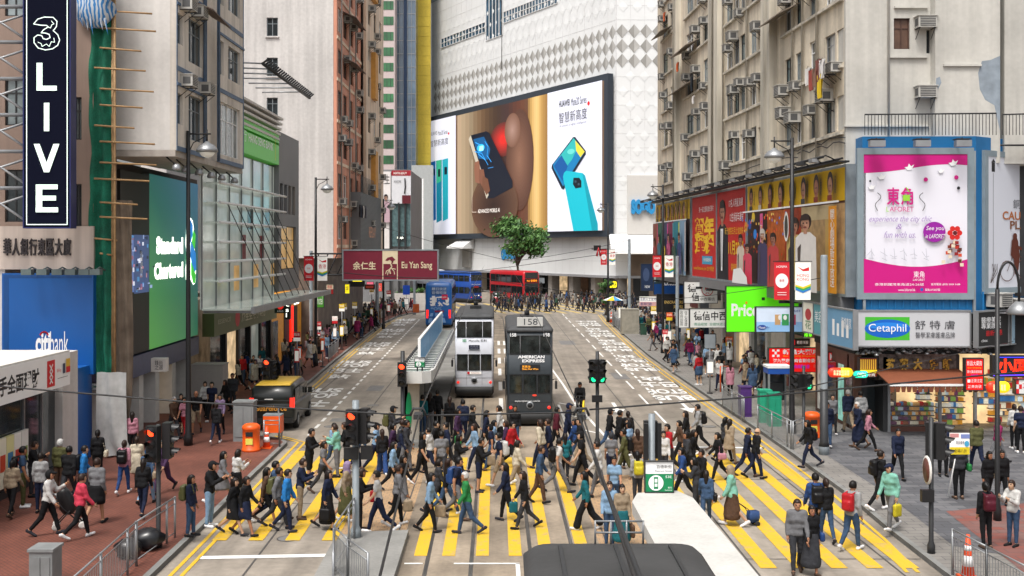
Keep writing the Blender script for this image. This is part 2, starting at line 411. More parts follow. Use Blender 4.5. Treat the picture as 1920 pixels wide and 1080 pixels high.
# tram platforms
def island(name, pts, z=.2, top=m_kerb):
    pts = ccw([(p[0], p[1]) for p in pts]); b = MB(); n = len(pts)
    b.add([(x, y, z) for x, y in pts], [tuple(range(n))], top)
    for i in range(n):
        a, c = pts[i], pts[(i + 1) % n]
        b.add([(a[0], a[1], 0), (c[0], c[1], 0), (c[0], c[1], z), (a[0], a[1], z)], [(0, 1, 2, 3)], m_kerb)
    o = b.build(name); o["kind"] = 'structure'
m_isl = mat('island_concrete', (.24, .235, .22), .8, var=.25, scale=.8, fine=.1)
island('tram_platform', [gs(-3.6, 41), gs(-2.35, 41), gs(-2.35, 95), gs(-3.6, 95)], .2, m_isl)
island('traffic_island', [gs(-4.1, 10), gs(-4.15, 27.2), gs(-3.75, 28.2), gs(-2.3, 28.4), gs(-2.35, 10)], .17, m_isl)
island('tram_platform_near', [gs(2.45, 5), gs(4.3, 5), gs(4.3, 25.4), gs(2.45, 25.4)], .2, m_isl)
sheet('crossing_paving', ccw([gs(-4.2, 28.6), gs(-2.4, 28.6), gs(-2.4, 40.8), gs(-4.2, 40.8)]), .006, m_tact)
sheet('crossing_paving_right', ccw([gs(2.7, 25.8), gs(4.9, 25.8), gs(4.9, 36), gs(2.7, 36)]), .006, m_tact)
# concrete joints and patches
b = MB()
for s in (-9.3, -5.9, 6.2, 9.6): ribbon(b, [gs(s, -10), gs(s, 128)], -.025, .025, .008, m_joint)
for s in (-2.6, 2.9): ribbon(b, [gs(s, -10), gs(s, 122)], -.02, .02, .008, m_joint)
for Y in range(14, 126, 9):
    for s0, s1 in ((-8.0 if Y < 42 else -10.3, -3.9), (4.4, 10.5)): ribbon(b, [gs(s0, Y + (s0 > 0) * 3.3), gs(s1, Y + (s0 > 0) * 3.3)], -.02, .02, .009, m_joint)
for s, Y, a, c in ((7.0, 62, .9, 2.6), (5.2, 84, 1.2, 3.5), (8.9, 39, .5, .35), (9.9, 33, .55, .3), (-6.9, 57, .8, 2.2), (5.3, 49, .5, .5), (9.6, 26.2, .5, .35), (-7.3, 47, 1.1, .9)):
    b.add([gs(s, Y, .007), gs(s + a, Y, .007), gs(s + a, Y + c, .007), gs(s, Y + c, .007)], [(0, 1, 2, 3)], m_patch)
for x, y in ((905, 900), (1330, 800), (1600, 980), (700, 760), (540, 1010), (1240, 690), (760, 690), (1490, 930), (620, 800), (1150, 700)):
    c_ = gp(x, y); b.add([(c_.x + .3 * math.cos(t * .524), c_.y + .3 * math.sin(t * .524), .0095) for t in range(12)], [tuple(range(12))], m_joint); b.add([(c_.x + .26 * math.cos(t * .524), c_.y + .26 * math.sin(t * .524), .0105) for t in range(12)], [tuple(range(12))], m_patch)
b.build('road_joints')["kind"] = 'structure'
# rails
b = MB()
def curve_pts(c, off):
    P = [gs(c + off, Y) for Y in (-15, 30, 60, 90, 112)]
    cx, cy, r0 = -62.0, 112.0, 62.0 + c + off - .016 * 112
    for a in range(4, 60, 4): P.append(Vector((cx + r0 * math.cos(R(a)), cy + r0 * math.sin(R(a)), 0)))
    return P
for c in (-1.117, 1.43):
    for o_ in (-.54, .54):
        ribbon(b, curve_pts(c, o_), -.05, .05, .010, m_joint); ribbon(b, curve_pts(c, o_), -.035, .03, .014, m_rail)
b.build('tram_rails')["kind"] = 'structure'
# yellow crossing stripes, double yellow lines
b = MB()
def kx(k, y): return gp(CX - 32 + k * (y - HY), y)
def stripe(k0, k1, y0, y1, m_=m_yel):
    pts = [kx(k0, y0), kx(k1, y0), kx(k1, y1), kx(k0, y1)]; b.add([(p.x, p.y, .013) for p in ccw(pts)], [(0, 1, 2, 3)], m_)
for k in (-.965, -.84, -.715, -.59): stripe(k, k + .05, 1014, 846)
for k in (-.262, -.171, -.062, .045, .145, .268): stripe(k, k + .042, 1043, 858, m_yel)
for k in (.715, .826, .935, 1.046, 1.157, 1.268): stripe(k, k + .052, 1066, 851)
ribbon(b, [gs(8.6 + 1.15, 25.2), gs(9.95, 28), gs(10.2, 33), gs(10.3, 44), gs(10.2, 55), gs(10.15, 64), gs(10.15, 75), gs(10.6, 92), gs(11.1, 108), gs(11.7, 121)], -.05, .05, .012, m_yel)
ribbon(b, [gs(8.6 + 1.4, 25.2), gs(10.25, 28), gs(10.5, 33), gs(10.6, 44), gs(10.5, 55), gs(10.45, 64), gs(10.45, 75), gs(10.9, 92), gs(11.4, 108), gs(12, 121)], -.05, .05, .012, m_yel)
for d in (.35, .62):
    ribbon(b, [gs(-7.95 + d, -10), gs(-7.95 + d, 28), gs(-8.05 + d, 36), gs(-8.1 + d, 42), gs(-9.3 + d, 43.4)], -.05, .05, .012, m_yel)
    ribbon(b, [gs(-10.3 + d, 46), gs(-10.4 + d, 60), gs(-10.7 + d, 71), gs(-10.97 + d, 88), gs(-11.2 + d, 105), gs(-10.7 + d, 116)], -.05, .05, .012, m_yel)
for k in range(17):                             # far crossing
    x = -13 + k * 1.75
    b.add([(x + 3.2, 123.5, .013), (x + 3.75, 123.5, .013), (x - 1.0, 145, .013), (x - 1.55, 145, .013)], [(0, 1, 2, 3)], m_yelf)
b.build('yellow_road_markings')["kind"] = 'structure'
# white markings
b = MB()
class Flat:                                     # lying frame for text on the road
    def __init__(s, x, y, flip): s.x, s.y, s.f = x, y, -1 if flip else 1
    def pt(s, u, z, d=0): return Vector((s.x + s.f * u - .016 * s.f * z, s.y + s.f * z, .012))
def roadtext(t, s, Y, wdt, hgt, flip=False): 
    p = gs(s, Y); put_text(b, Flat(p.x, p.y, flip), t, -wdt / 2, wdt / 2, -hgt / 2, hgt / 2, 0, m_wht, bold=.035)
for cyc in range(5):
    for t, Y in (("巴士", 52.4), ("STOP", 55.2), ("BUS", 57.2), ("站", 60.4)):
        Y += cyc * 14.0 - (0 if t != "站" else 11.2); w_ = 2.1 if t != "站" else 1.25
        if 45 < Y < 114: roadtext(t, -9.0 - .004 * Y, Y, w_, 1.75 if t in ("BUS", "STOP") else 2.2)
    for t, Y in (("BUS", 54.4), ("STOP", 56.8), ("巴士", 59.6), ("站", 62.4)):
        Y += cyc * 12.6; w_ = 2.1 if t != "站" else 1.25
        if Y < 112: roadtext(t, 9.15 + .004 * (Y - 55), Y, w_, 1.75 if t in ("BUS", "STOP") else 2.2, True)
def dash(s0, s1, Y0, Y1, L_, gap, wd=.1):
    Y = Y0
    while Y < Y1:
        f = lambda q: s0 + (s1 - s0) * (q - Y0) / (Y1 - Y0)
        ribbon(b, [gs(f(Y), Y), gs(f(Y + L_), Y + L_)], -wd / 2, wd / 2, .012, m_wht); Y += L_ + gap
dash(-7.6, -8.0, 43.5, 112, 1.0, .75, .14)
dash(8.2, 8.75, 52, 105, 1.0, .75, .14)
dash(7.45, 7.75, 41, 120, 3.4, 2.2, .11)
dash(7.3, 7.3, 8, 24, 3.4, 2.2, .11)
ribbon(b, [gs(4.6, 41.5), gs(3.95, 52), gs(3.8, 60), gs(3.4, 73)], -.06, .06, .012, m_wht)
ribbon(b, [gs(3.1, 52), gs(3.1, 41.5)], -.06, .06, .012, m_wht)
for Y in (44, 47.5, 51): ribbon(b, [gs(3.15, Y + 1.6), gs(4.3, Y)], -.06, .06, .012, m_wht)
ribbon(b, [gs(4.9, 41.2), gs(10.3, 40.8)], -.12, .12, .012, m_wht)
ribbon(b, [gs(-7.3, 26.4), gs(-4.2, 26.6)], -.13, .13, .012, m_wht)
ribbon(b, [gs(-2.2, 25.9), gs(-1.75, 25.9)], -.05, .05, .016, m_wht); ribbon(b, [gs(-1.0, 25.9), gs(0.6, 25.9)], -.05, .05, .016, m_wht); ribbon(b, [gs(.55, 25.9), gs(.55, 14)], -.05, .05, .016, m_wht)
for s in (.3, .75): dash(s, s, 44, 84, 3.6, 3.0, .2)
for (px, py) in ((1156, 766), (1287, 764)):
    p = gp(px, py); q = lambda x, y: (p.x + x, p.y + y, .012)
    b.add([q(-.09, 1.9), q(-.09, -.3), q(.09, -.3), q(.09, 1.9)], [(0, 1, 2, 3)], m_wht)
    b.add([q(-.38, -.3), q(0, -1.7), q(.38, -.3)], [(0, 1, 2)], m_wht)
b.build('white_road_markings')["kind"] = 'structure'
# ---------------------------------------------------------------- helpers for buildings and signs
class Px:
    """Photo pixels -> fractions of a panel that stands on its own plane."""
    def __init__(s, fr, box, d=0): s.fr, s.b, s.d = fr, box, d
    def x(s, px): return (s.fr.u(px, s.d) - s.b[0]) / (s.b[1] - s.b[0])
    def y(s, px, py): return (s.b[3] - s.fr.z(px, py, s.d)) / (s.b[3] - s.b[2])
    def t(s, tx, x0, x1, y0, y1, m_, **k): return ('t', tx, s.x(x0), s.x(x1), s.y(x0, y0), s.y(x0, y1), m_, k)
    def r(s, x0, x1, y0, y1, m_): return ('r', s.x(x0), s.x(x1), s.y(x0, y0), s.y(x0, y1), m_)
    def e(s, cx, cy, rx, ry, m_): return ('e', s.x(cx), s.y(cx, cy), (s.x(cx + rx) - s.x(cx - rx)) / 2, (s.y(cx, cy + ry) - s.y(cx, cy - ry)) / 2, m_)
    def p(s, pts, m_): return ('p', [(s.x(a), s.y(a, c)) for a, c in pts], m_)
    def l(s, pts, wpx, m_): return ('l', [(s.x(a), s.y(a, c)) for a, c in pts], s.y(pts[0][0], pts[0][1] + wpx) - s.y(pts[0][0], pts[0][1]), m_)
def wall_open(mb, fr, u0, u1, z0, z1, ops, m_, m_rev=None, dep=.22, d=0.0):
    """Wall surface with real openings, their reveals and the wall's own thickness."""
    m_rev = m_rev or m_
    us = sorted({u0, u1, *[q for o in ops for q in o[:2] if u0 < q < u1]}); zs = sorted({z0, z1, *[q for o in ops for q in o[2:4] if z0 < q < z1]})
    for a, b_ in zip(us, us[1:]):
        run = None
        for c, e in zip(zs, zs[1:]):
            um, zm = (a + b_) / 2, (c + e) / 2
            if any(o[0] < um < o[1] and o[2] < zm < o[3] for o in ops):
                if run is not None: mb.frect(fr, a, b_, run, c, d, m_); run = None
            elif run is None: run = c
        if run is not None: mb.frect(fr, a, b_, run, z1, d, m_)
    P = lambda u, z, dd: fr.pt(u, z, dd)
    for o in ops:
        a, b_, c, e = max(o[0], u0), min(o[1], u1), max(o[2], z0), min(o[3], z1)
        for q in (((a, c), (a, e)), ((b_, e), (b_, c)), ((b_, c), (a, c)), ((a, e), (b_, e))):
            (ua, za), (ub, zb) = q
            mb.add([P(ua, za, d), P(ub, zb, d), P(ub, zb, d - dep), P(ua, za, d - dep)], [(0, 1, 2, 3)], m_rev)
    for (ua, za), (ub, zb) in (((u0, z1), (u0, z0)), ((u1, z0), (u1, z1)), ((u0, z0), (u1, z0)), ((u1, z1), (u0, z1))):
        mb.add([P(ua, za, d), P(ub, zb, d), P(ub, zb, d - dep - .02), P(ua, za, d - dep - .02)], [(0, 1, 2, 3)], m_)
def window(parent, fr, u0, u1, z0, z1, d=-.14, fm=None, gm=None, nv=2, nh=1, bar=.05, sill=None, hsplit=.68, name='window'):
    """One window: frame with bars, pane a sub-part, sill a sub-part."""
    fm = fm or K['iron']; gm = gm or K['glass']
    f = MB()
    for a in ((u0, u1, z0, z0 + bar), (u0, u1, z1 - bar, z1), (u0, u0 + bar, z0, z1), (u1 - bar, u1, z0, z1)): f.fbox(fr, *a, d, d + .05, fm)
    for k in range(1, nv):
        u = u0 + (u1 - u0) * k / nv; f.fbox(fr, u - bar * .5, u + bar * .5, z0 + bar, z1 - bar, d, d + .045, fm)
    for k in range(nh):
        z = z0 + (z1 - z0) * (hsplit if nh == 1 else (k + 1) / (nh + 1)); f.fbox(fr, u0 + bar, u1 - bar, z - bar * .4, z + bar * .4, d, d + .04, fm)
    o = f.build(name, parent)
    g = MB(); g.frect(fr, u0, u1, z0, z1, d + .012, gm); g.build('pane', o)
    if sill:
        s_ = MB(); s_.fbox(fr, u0 - .08, u1 + .08, z0 - .1, z0, 0.002, .12, sill); s_.build('sill', o)
    return o
ORD = ['first', 'second', 'third', 'fourth', 'fifth', 'sixth', 'seventh', 'eighth', 'ninth', 'tenth', 'eleventh', 'twelfth', 'thirteenth', 'fourteenth', 'fifteenth', 'sixteenth']
m_acb = mat('air_conditioner_casing', (.42, .41, .38), .6, var=.2, scale=2); m_acd = mat('air_conditioner_grille', (.08, .08, .08), .6)
AC0 = None
def make_ac():
    root = thing('air_conditioner', 'boxy air conditioner', 'air conditioner', (0, 0, 0))
    c = MB(); c.box((-.36, -.5, 0), (.36, .05, .44), m_acb); c.box((-.4, -.54, .44), (.4, .05, .47), m_acb); c.build('casing', root, True)
    g = MB(); g.box((-.3, -.512, .05), (.3, -.502, .39), m_acd)
    for k in range(5): g.box((-.3, -.522, .08 + k * .065), (.3, -.513, .1 + k * .065), m_acb)
    for s in (-1, 1): g.box((s * .362 - .004, -.42, .08), (s * .362 + .004, -.12, .36), m_acd)
    g.build('grille', root, True)
    t = MB()
    for s in (-.3, .3):
        t.box((s - .02, -.5, -.03), (s + .02, .05, 0), K['iron']); t.tube([(s, -.46, -.02), (s, .03, -.42)], .015, K['iron'], 4)
    t.build('bracket', root, True)
    return root
def place_ac(fr, u, z, label, group, sc=1.0, d=0.0):
    global AC0
    if AC0 is None: AC0 = o = make_ac()
    else: o = copy_tree(AC0)
    o.location = fr.pt(u, z, d); o.rotation_euler = (0, 0, math.atan2(fr.dy, fr.dx)); o.scale = (sc, sc, sc)
    o["label"] = label; o["group"] = group; return o
def spotlight_row(name, parent, fr, us, z, d, arm=.7, m_=None):
    for u in us:
        b = MB(); m_ = m_ or K['iron']
        b.tube([fr.pt(u, z, d), fr.pt(u, z + .12, d + arm * .6), fr.pt(u, z + .05, d + arm)], .03, m_, 5)
        b.fbox(fr, u - .18, u + .18, z - .14, z + .06, d + arm - .1, d + arm + .18, m_); b.build(name, parent)
def pipe_run(name, parent, fr, pts, r, m_, n=6):
    b = MB(); b.tube([fr.pt(*p) for p in pts], r, m_, n); return b.build(name, parent)
def cloth(name, label, cat, fr, u, z, d, w_, h_, m_, group, shape='shirt'):
    """A garment hung from a pole, with a little thickness and folds."""
    b = MB(); n = 6; vs = []; fs = []
    for j in range(4):
        for i in range(n + 1):
            x = (i / n - .5) * w_ * (1 if shape != 'shirt' or j > 0 else 1.5); vs.append(fr.pt(u + x, z - h_ * j / 3, d + .04 * math.sin(i * 2.1 + j)))
    k = len(vs); vs += [v + Vector((fr.nx, fr.ny, 0)) * .03 for v in vs]
    for j in range(3):
        for i in range(n):
            a = j * (n + 1) + i; fs += [(a, a + n + 1, a + n + 2, a + 1), (k + a, k + a + 1, k + a + n + 2, k + a + n + 1)]
    b.add(vs, fs, m_, True); b.tube([fr.pt(u - w_ * .3, z, d + .015), fr.pt(u, z + .08, d + .015), fr.pt(u + w_ * .3, z, d + .015)], .012, K['iron'], 4)
    return solo(b, name, label, cat, group)
# ---------------------------------------------------------------- buildings on the left
m_brown = mat('brown_cladding', (.245, .175, .14), .6, var=.12, scale=.6, streak=.12)
m_beige = mat('beige_cladding', (.5, .42, .37), .6, var=.12, scale=.7, streak=.2)
m_plaster = mat('white_plaster', (.6, .575, .545), .8, var=.14, scale=.5, streak=.06, fine=.05, bump=.15)
m_cream = mat('cream_plaster', (.6, .55, .49), .75, var=.12, scale=.5, streak=.22, fine=.05)
m_bluetrim = mat('faded_blue_trim', (.09, .14, .22), .6, var=.2)
m_cblue = mat('blue_sign_panel', (.006, .09, .33), .4, var=.06, scale=.6, em=.0)
m_netg = mat('green_scaffold_net', (.004, .13, .075), .8, var=.45, scale=1.6, fine=.3)
m_netd = mat('brown_sackcloth', (.15, .115, .085), .9, var=.35, scale=2)
m_bamboo = mat('bamboo', (.36, .22, .1), .6, var=.3, scale=4)
m_cyan = mat('sign_white_glow', (.75, .9, .82), .5, var=0, em=.35)
m_navy = mat('navy_sign_face', (.004, .005, .014), .7, var=0, spec=.04)
# --- bank branch with the sloping white canopy sign, nearest on the left
root = thing('bank_branch', 'single storey bank shopfront under the white canopy sign with red emblem', 'shop', (-16, 25, 0))
frS = Fr(-15.05, 22, -.014, 1); frC = Fr(-14.6, 22, 0, 1)
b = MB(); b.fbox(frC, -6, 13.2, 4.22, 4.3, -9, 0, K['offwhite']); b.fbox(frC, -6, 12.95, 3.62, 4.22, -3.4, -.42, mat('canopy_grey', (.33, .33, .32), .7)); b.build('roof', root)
b = MB(); b.fbox(frS, 6.5, 9, .13, 3.2, -.05, .0, K['glass']); b.build('pane', root)
b = MB(); b.fbox(frS, 9.05, 13.85, .13, 3.3, -3.5, -.2, mat('shop_interior', (.2, .16, .12), .7, em=.12, var=.7, scale=1)); b.fbox(frS, 9.05, 13.85, .13, .35, -.19, -.05, K['iron']); b.frect(frS, 9.05, 13.85, .35, 3.3, -.12, K['glass']); [b.fbox(frS, u_, u_ + .06, .35, 3.3, -.119, -.06, K['steel']) for u_ in (11.4, 12.7)]; b.fbox(frS, -6, 6.5, .13, 3.3, -4, -.1, K['offwhite']); b.build('shopfront', root)
b = MB()
b.fbox(frS, 13.9, 15.2, .13, 4.1, -1.2, .12, m_plaster); b.build('wall', root)
b = MB(); b.fbox(frS, 15.25, 16.55, .13, 3.45, -1.2, .1, m_cblue); b.build('pillar', root)
b = MB(); b.fbox(frS, 6.0, 6.5, .13, 3.3, -.5, .1, m_cblue); b.build('pillar', root)
for k, (c1, c2) in enumerate((('f2ead0', 'd24a2a'), ('e8e0a0', '3a7fae'), ('f4f0e6', 'c03a2a'), ('e9e7df', '7a9a3a'))):
    b = MB(); u = 9.5 + k * .5
    b.fbox(frS, u, u + .46, .5, 2.0, -.06, .04, px_mat(c1, .6)); b.frect(frS, u + .05, u + .4, 1.0, 1.5, .045, px_mat(c2, .6)); b.build('poster', root)
box = frC.rect(-14, 130, 657, 718, at=130); px = Px(frC, box)
m_bea = mat('white_light_box', (.7, .69, .67), .4, var=.03, em=.06)
panel('shop_sign', 'white slanting canopy sign with black Chinese words and red emblem', 'sign', frC, (box[0], box[1], 3.17, 4.24), -.3, .02, m_bea, K['offwhite'],
      [('t', "一手全面理財", -.04, .56, .24, .78, K['txtb'], dict(bold=.03)), ('r', .665, .775, .12, .9, K['txtr']), ('l', [(.70, .25), (.74, .45), (.70, .62), (.74, .8)], .05, K['txtw']), ('l', [(.74, .25), (.70, .45), (.74, .62), (.70, .8)], .05, K['txtw']),
       ('t', "BEA App", .80, .86, .42, .55, K['txtr']), ('r', .885, .918, .3, .6, px_mat('333a55')), ('r', .93, .99, .18, .5, px_mat('e0b43a')), ('r', .93, .99, .42, .6, K['txtr']), ('r', .80, .95, .7, .715, K['txtb'])])
# --- brown tower end wall
root = thing('office_building', 'brown clad office block behind the tall vertical LIVE sign', 'building', (-20, 38.6, 0))
frB = front(38.6); W = lambda x0, x1, y0, y1: frB.rect(x0, x1, y0, y1)
ops = [W(9, 46, 145, 235), W(139, 153, 182, 262), W(9, 46, 318, 416), W(139, 153, 345, 425), W(9, 46, -30, 30)]
b = MB(); zl = frB.z(90, 424); uR = frB.u(175)
wall_open(b, frB, -34, uR, zl, 34, ops, m_brown); b.fbox(frB, -34, uR, zl, 34, -2.3, -.24, m_brown)
b.build('wall', root)
b = MB(); b.fbox(frB, -34, uR + .05, frB.z(90, 505), zl - .004, -2.3, .1, m_beige); b.fbox(frB, -34, -18.35, 3, frB.z(90, 505), -2.3, 0, m_plaster); b.build('fascia', root)
for o_ in ops: window(root, frB, *o_, nv=2, fm=K['iron'], gm=K['glass2'] if o_[2] > 11 else K['glass'])
b = MB()
for k in range(8): x = 11 + 16 * k; put_text(b, frB, "華人銀行東區大廈"[k], frB.u(x - 1), frB.u(x + 13), frB.z(x, 479), frB.z(x, 447), .1, mat('bronze_letters', (.028, .022, .025), .5), .02, .08)
b.build('lettering', root)
# citibank panel
box = W(11, 181, 512, 700)
def lamps(r): spotlight_row('floodlight', r, frB, [frB.u(x) for x in (75, 103, 131, 155, 180, 200)], box[3] + .1, .15, .8, mat('floodlight_grey', (.1, .13, .13), .5))
px = Px(frB, box)
arc = [(83 + 7.5 * math.cos(R(a)) * 1.0 + 8, 629 - 8 * math.sin(R(a))) for a in range(20, 161, 20)]
panel('bank_sign', 'large blue sign panel with white lower case bank name and red arc', 'sign', frB, box, .0, .3, m_cblue, m_cblue,
      [px.r(14, 24, 516, 700, mat('blue_sign_edge', (.004, .06, .22), .4)), px.r(14, 178, 515, 521, mat('blue_sign_edge', (.004, .06, .22), .4)),
       px.t("citi", 74, 101, 622, 662, K['txtw'], bold=.035), px.t("bank", 101, 135, 620, 662, K['txtw']), px.l([(a - 1, c) for a, c in arc], 3.2, K['txtr'])], extra=lamps)
# LIVE sign
frL = front(36.3); box = frL.rect(45.5, 131, -12, 426); px = Px(frL, box)
def z3(x, y): return (x / 3, y / 3)
three = [z3(*q) for q in ((190, 135), (212, 108), (250, 96), (300, 98), (321, 120), (318, 150), (300, 172), (325, 195), (336, 225), (325, 255), (295, 275), (255, 281), (215, 270), (192, 240), (192, 212), (212, 197), (235, 200), (244, 218), (262, 222), (282, 212), (278, 194), (255, 186), (232, 185), (245, 168), (272, 152), (262, 143), (230, 142), (190, 135))]
fl = [z3(*q) for q in ((268, 150), (285, 158), (292, 140), (304, 135), (290, 118))]; fl2 = [z3(*q) for q in ((215, 238), (232, 245), (238, 262), (262, 248), (278, 262), (290, 235), (308, 238), (304, 214))]
root = panel('vertical_sign', 'tall black vertical sign reading LIVE with white outlined numeral three', 'sign', frL, box, -.45, .0, m_navy, K['offwhite'],
      [px.l([(50, -12), (50, 421), (126, 421), (126, -12)], 1.6, m_cyan), px.l(three, 1.7, m_cyan), px.l(fl, 1.2, m_cyan), px.l(fl2, 1.2, m_cyan),
       px.r(69, 80, 118, 170, m_cyan), px.r(69, 107, 161, 170, m_cyan), px.r(83, 93, 193, 246, m_cyan),
       px.p([(64, 270), (75, 270), (88, 305), (101, 270), (112, 270), (93, 323), (83, 323)], m_cyan),
       px.r(68, 80, 346, 398, m_cyan), px.r(68, 109, 346, 355, m_cyan), px.r(68, 106, 367, 376, m_cyan), px.r(68, 110, 389, 398, m_cyan)], frame=.04, fmat=mat('sign_blue_edge', (.01, .015, .09), .4))
b = MB()
for y in (10, 77, 146, 214, 283, 352):
    z = frL.z(0, y); b.tube([frL.pt(-22, z, -.2), frL.pt(frL.u(46), z, -.2)], .07, K['steel'], 6)
    b.tube([frL.pt(-18.3, z, -.2), frL.pt(frL.u(46), z - 1.15, -.2)], .045, K['steel'], 5); b.tube([frL.pt(-19.5, z - 1.2, -.2), frL.pt(frL.u(46), z - .25, -.2)], .045, K['steel'], 5)
b.tube([frL.pt(-18.6, 8, -.2), frL.pt(-18.6, 18, -.2)], .08, K['steel'], 6)
b.build('support_frame', root)
# --- scaffold with green net, bamboo and tarpaulin
m_tarp = bpy.data.materials.new('striped_tarpaulin'); m_tarp.use_nodes = True
_t = m_tarp.node_tree; _w = _t.nodes.new("ShaderNodeTexWave"); _w.inputs["Scale"].default_value = 2.4; _w.inputs["Distortion"].default_value = 5; _w.bands_direction = 'X'
_r = _t.nodes.new("ShaderNodeValToRGB"); _r.color_ramp.elements[0].color = (.03, .2, .5, 1); _r.color_ramp.elements[1].color = (.55, .6, .65, 1); _r.color_ramp.elements[0].position = .4; _r.color_ramp.elements[1].position = .55
_c = _t.nodes.new("ShaderNodeTexCoord"); _t.links.new(_c.outputs["Object"], _w.inputs[0]); _t.links.new(_w.outputs[0], _r.inputs[0]); _t.links.new(_r.outputs[0], _t.nodes["Principled BSDF"].inputs[0])
root = thing('scaffold', 'bamboo scaffold wrapped in green netting between two buildings', 'scaffold', (-14.9, 38.9, 0))
b = MB(); frN = front(38.8); u0, u1 = frN.u(171), frN.u(212); n, mm = 14, 60; vs = []
for j in range(mm + 1):
    z = 2.6 + (18.5 - 2.6) * j / mm; pin = .12 * abs(math.sin(j * .37)) ; sw = .3 * max(0, 1 - j / 16)
    for i in range(n + 1):
        f = i / n; vs.append(frN.pt(u0 + (u1 - u0) * f + sw * (1 - f) , z, .18 + (.13 * math.sin(f * 11 + .6 * math.sin(j * .35)) + .06 * math.sin(j * .9 + f * 5)) * (1 - pin * 3)))
b.add(vs, [(j * (n + 1) + i, j * (n + 1) + i + 1, (j + 1) * (n + 1) + i + 1, (j + 1) * (n + 1) + i) for j in range(mm) for i in range(n)], m_netg, True); b.build('netting', root)
b = MB()
for dx in (0, .12): b.tube([frN.pt(u1 + .02 + dx, .13, .1 + dx), frN.pt(u1 + .02 + dx, 18.8, .1 + dx)], .045, m_bamboo, 6)
ys = (26, 59, 96, 133, 172, 202, 240, 270, 309, 339, 383, 410, 450, 478)
for k, y in enumerate(ys):
    x1 = (287, 294, 267, 275, 290, 269, 254, 292, 295, 282, 260, 278, 222, 215)[k]; z = frN.z(215, y)
    b.tube([frN.pt(u1 - .35 - .2 * (k % 3 == 0), z + .06, .35), frN.pt(frN.u(x1), z - .02, .1)], .035, m_bamboo, 5)
b.build('bamboo_pole', root)
b = MB(); vs = []
for j in range(41):
    z = .2 + 9.2 * j / 40
    for i in range(9): vs.append(frN.pt(u1 + .08 + i * .065 - .25 * max(0, 1 - j / 9), z, .1 + .09 * math.sin(i * 1.7 + j * .21) - .05 * i))
b.add(vs, [(j * 9 + i, j * 9 + i + 1, (j + 1) * 9 + i + 1, (j + 1) * 9 + i) for j in range(40) for i in range(8)], m_netd, True); b.build('sackcloth', root)
b = MB(); rings = []
for j in range(11):
    z = 15.6 + j * .28; rr = (.25, .5, .62, .7, .68, .74, .78, .74, .7, .62, .5)[j]
    rings.append([frN.pt(-15.05 + rr * 1.0 * math.cos(t * .35) * (1 + .22 * math.sin(t * 2.3 + j) + .15 * math.sin(t * 5.1 - j * 2)), z, .35 + rr * .6 * math.sin(t * .35) * (1 + .25 * math.sin(t * 3.1 + j * 1.3))) for t in range(18)])
[b.add([frN.pt(-15.5 + k * .17, 15.9, .6), frN.pt(-15.38 + k * .17, 15.9, .65), frN.pt(-15.4 + k * .18, 15.6 - .15 * (k % 3), .5)], [(0, 1, 2)], m_tarp) for k in range(6)]; b.loft(rings, m_tarp); b.build('tarpaulin', root)
b = MB(); vs = [frN.pt(-14.9 + .12 * i + (.25 if j == 0 else 0), .2 + .5 * j, .5 + .1 * math.sin(i * 1.3 + j * .5)) for j in range(7) for i in range(10)]
b.add(vs, [(j * 10 + i, j * 10 + i + 1, (j + 1) * 10 + i + 1, (j + 1) * 10 + i) for j in range(6) for i in range(9)], mat('clear_plastic_sheet', (.42, .42, .41), .3, var=.2), True); b.build('plastic_sheet', root)
# --- white building with overhanging floors
root = thing('apartment_building', 'white rendered flats with blue window bands overhanging the street', 'building', (-14, 40, 0))
frE = front(39.6); frW = Fr(-12.7, 39.6, .01, 1); zb = frE.z(300, 281)
fl_z = [zb, 14.3, 17.3, 20.3]; ops = []; L_ = 9.5
uA, uB, uC, uD = 0, frW.u(372), frW.u(396), L_
for zf in fl_z:
    ops += [(.12, frW.u(331), zf + 1.0, zf + 2.15, 1), (frW.u(342), frW.u(369), zf + .55, zf + 2.3, 2)]
    if zf != zb: ops += [(uC + .2, frW.u(409), zf + .75, zf + 2.2, 2), (frW.u(418), frW.u(440), zf + .75, zf + 2.2, 2)]
ops.append((uC + .25, frW.u(440), zb + .35, zb + 2.6, 3))
b = MB(); b.fbox(frE, -16.2, -12.7, zb, 34, -L_, 0, m_plaster); b.build('wall', root)
b = MB(); wall_open(b, frW, 0, uB, zb, 34, [o[:4] for o in ops if o[1] < uB + .1], m_cream, d=.24); wall_open(b, frW, uC, L_, zb, 34, [o[:4] for o in ops if o[0] > uC - .1], m_cream, d=.24)
b.fbox(frW, uB, uC, zb, 34, -.05, .04, m_cream); b.build('street_front', root)
for o_ in ops: window(root, frW, *o_[:4], d=.08, nv=o_[4] + 1, fm=K['greypole'] if o_[4] < 3 else K['white'], gm=K['glass'] if o_[4] < 3 else K['glass2'])
b = MB()
for zf in fl_z:
    for a, c in ((0, uB), (uC, L_)):
        b.fbox(frW, a, c, zf - .02, zf + .16, .242, .27, m_bluetrim)
        if zf > zb or a == 0: b.fbox(frW, a, c, zf + 2.42, zf + 2.52, .242, .3, m_bluetrim)
for u in (0.0, uB - .08, uC, L_ - .08): b.fbox(frW, u, u + .08, zb + .17, 34, .243, .265, m_bluetrim)
b.build('trim', root)
b = MB()
for u in (uB - .25, uB - .05, uC + .05): b.tube([frW.pt(u, zb, .32), frW.pt(u, 34, .32)], .05, m_bluetrim, 6)
b.build('drain_pipe', root)
b = MB(); b.fbox(frW, -.0, L_, zb - .24, zb - .004, -2.4, .2, mat('soffit_render', (.4, .36, .32), .8, var=.2)); b.build('soffit', root)
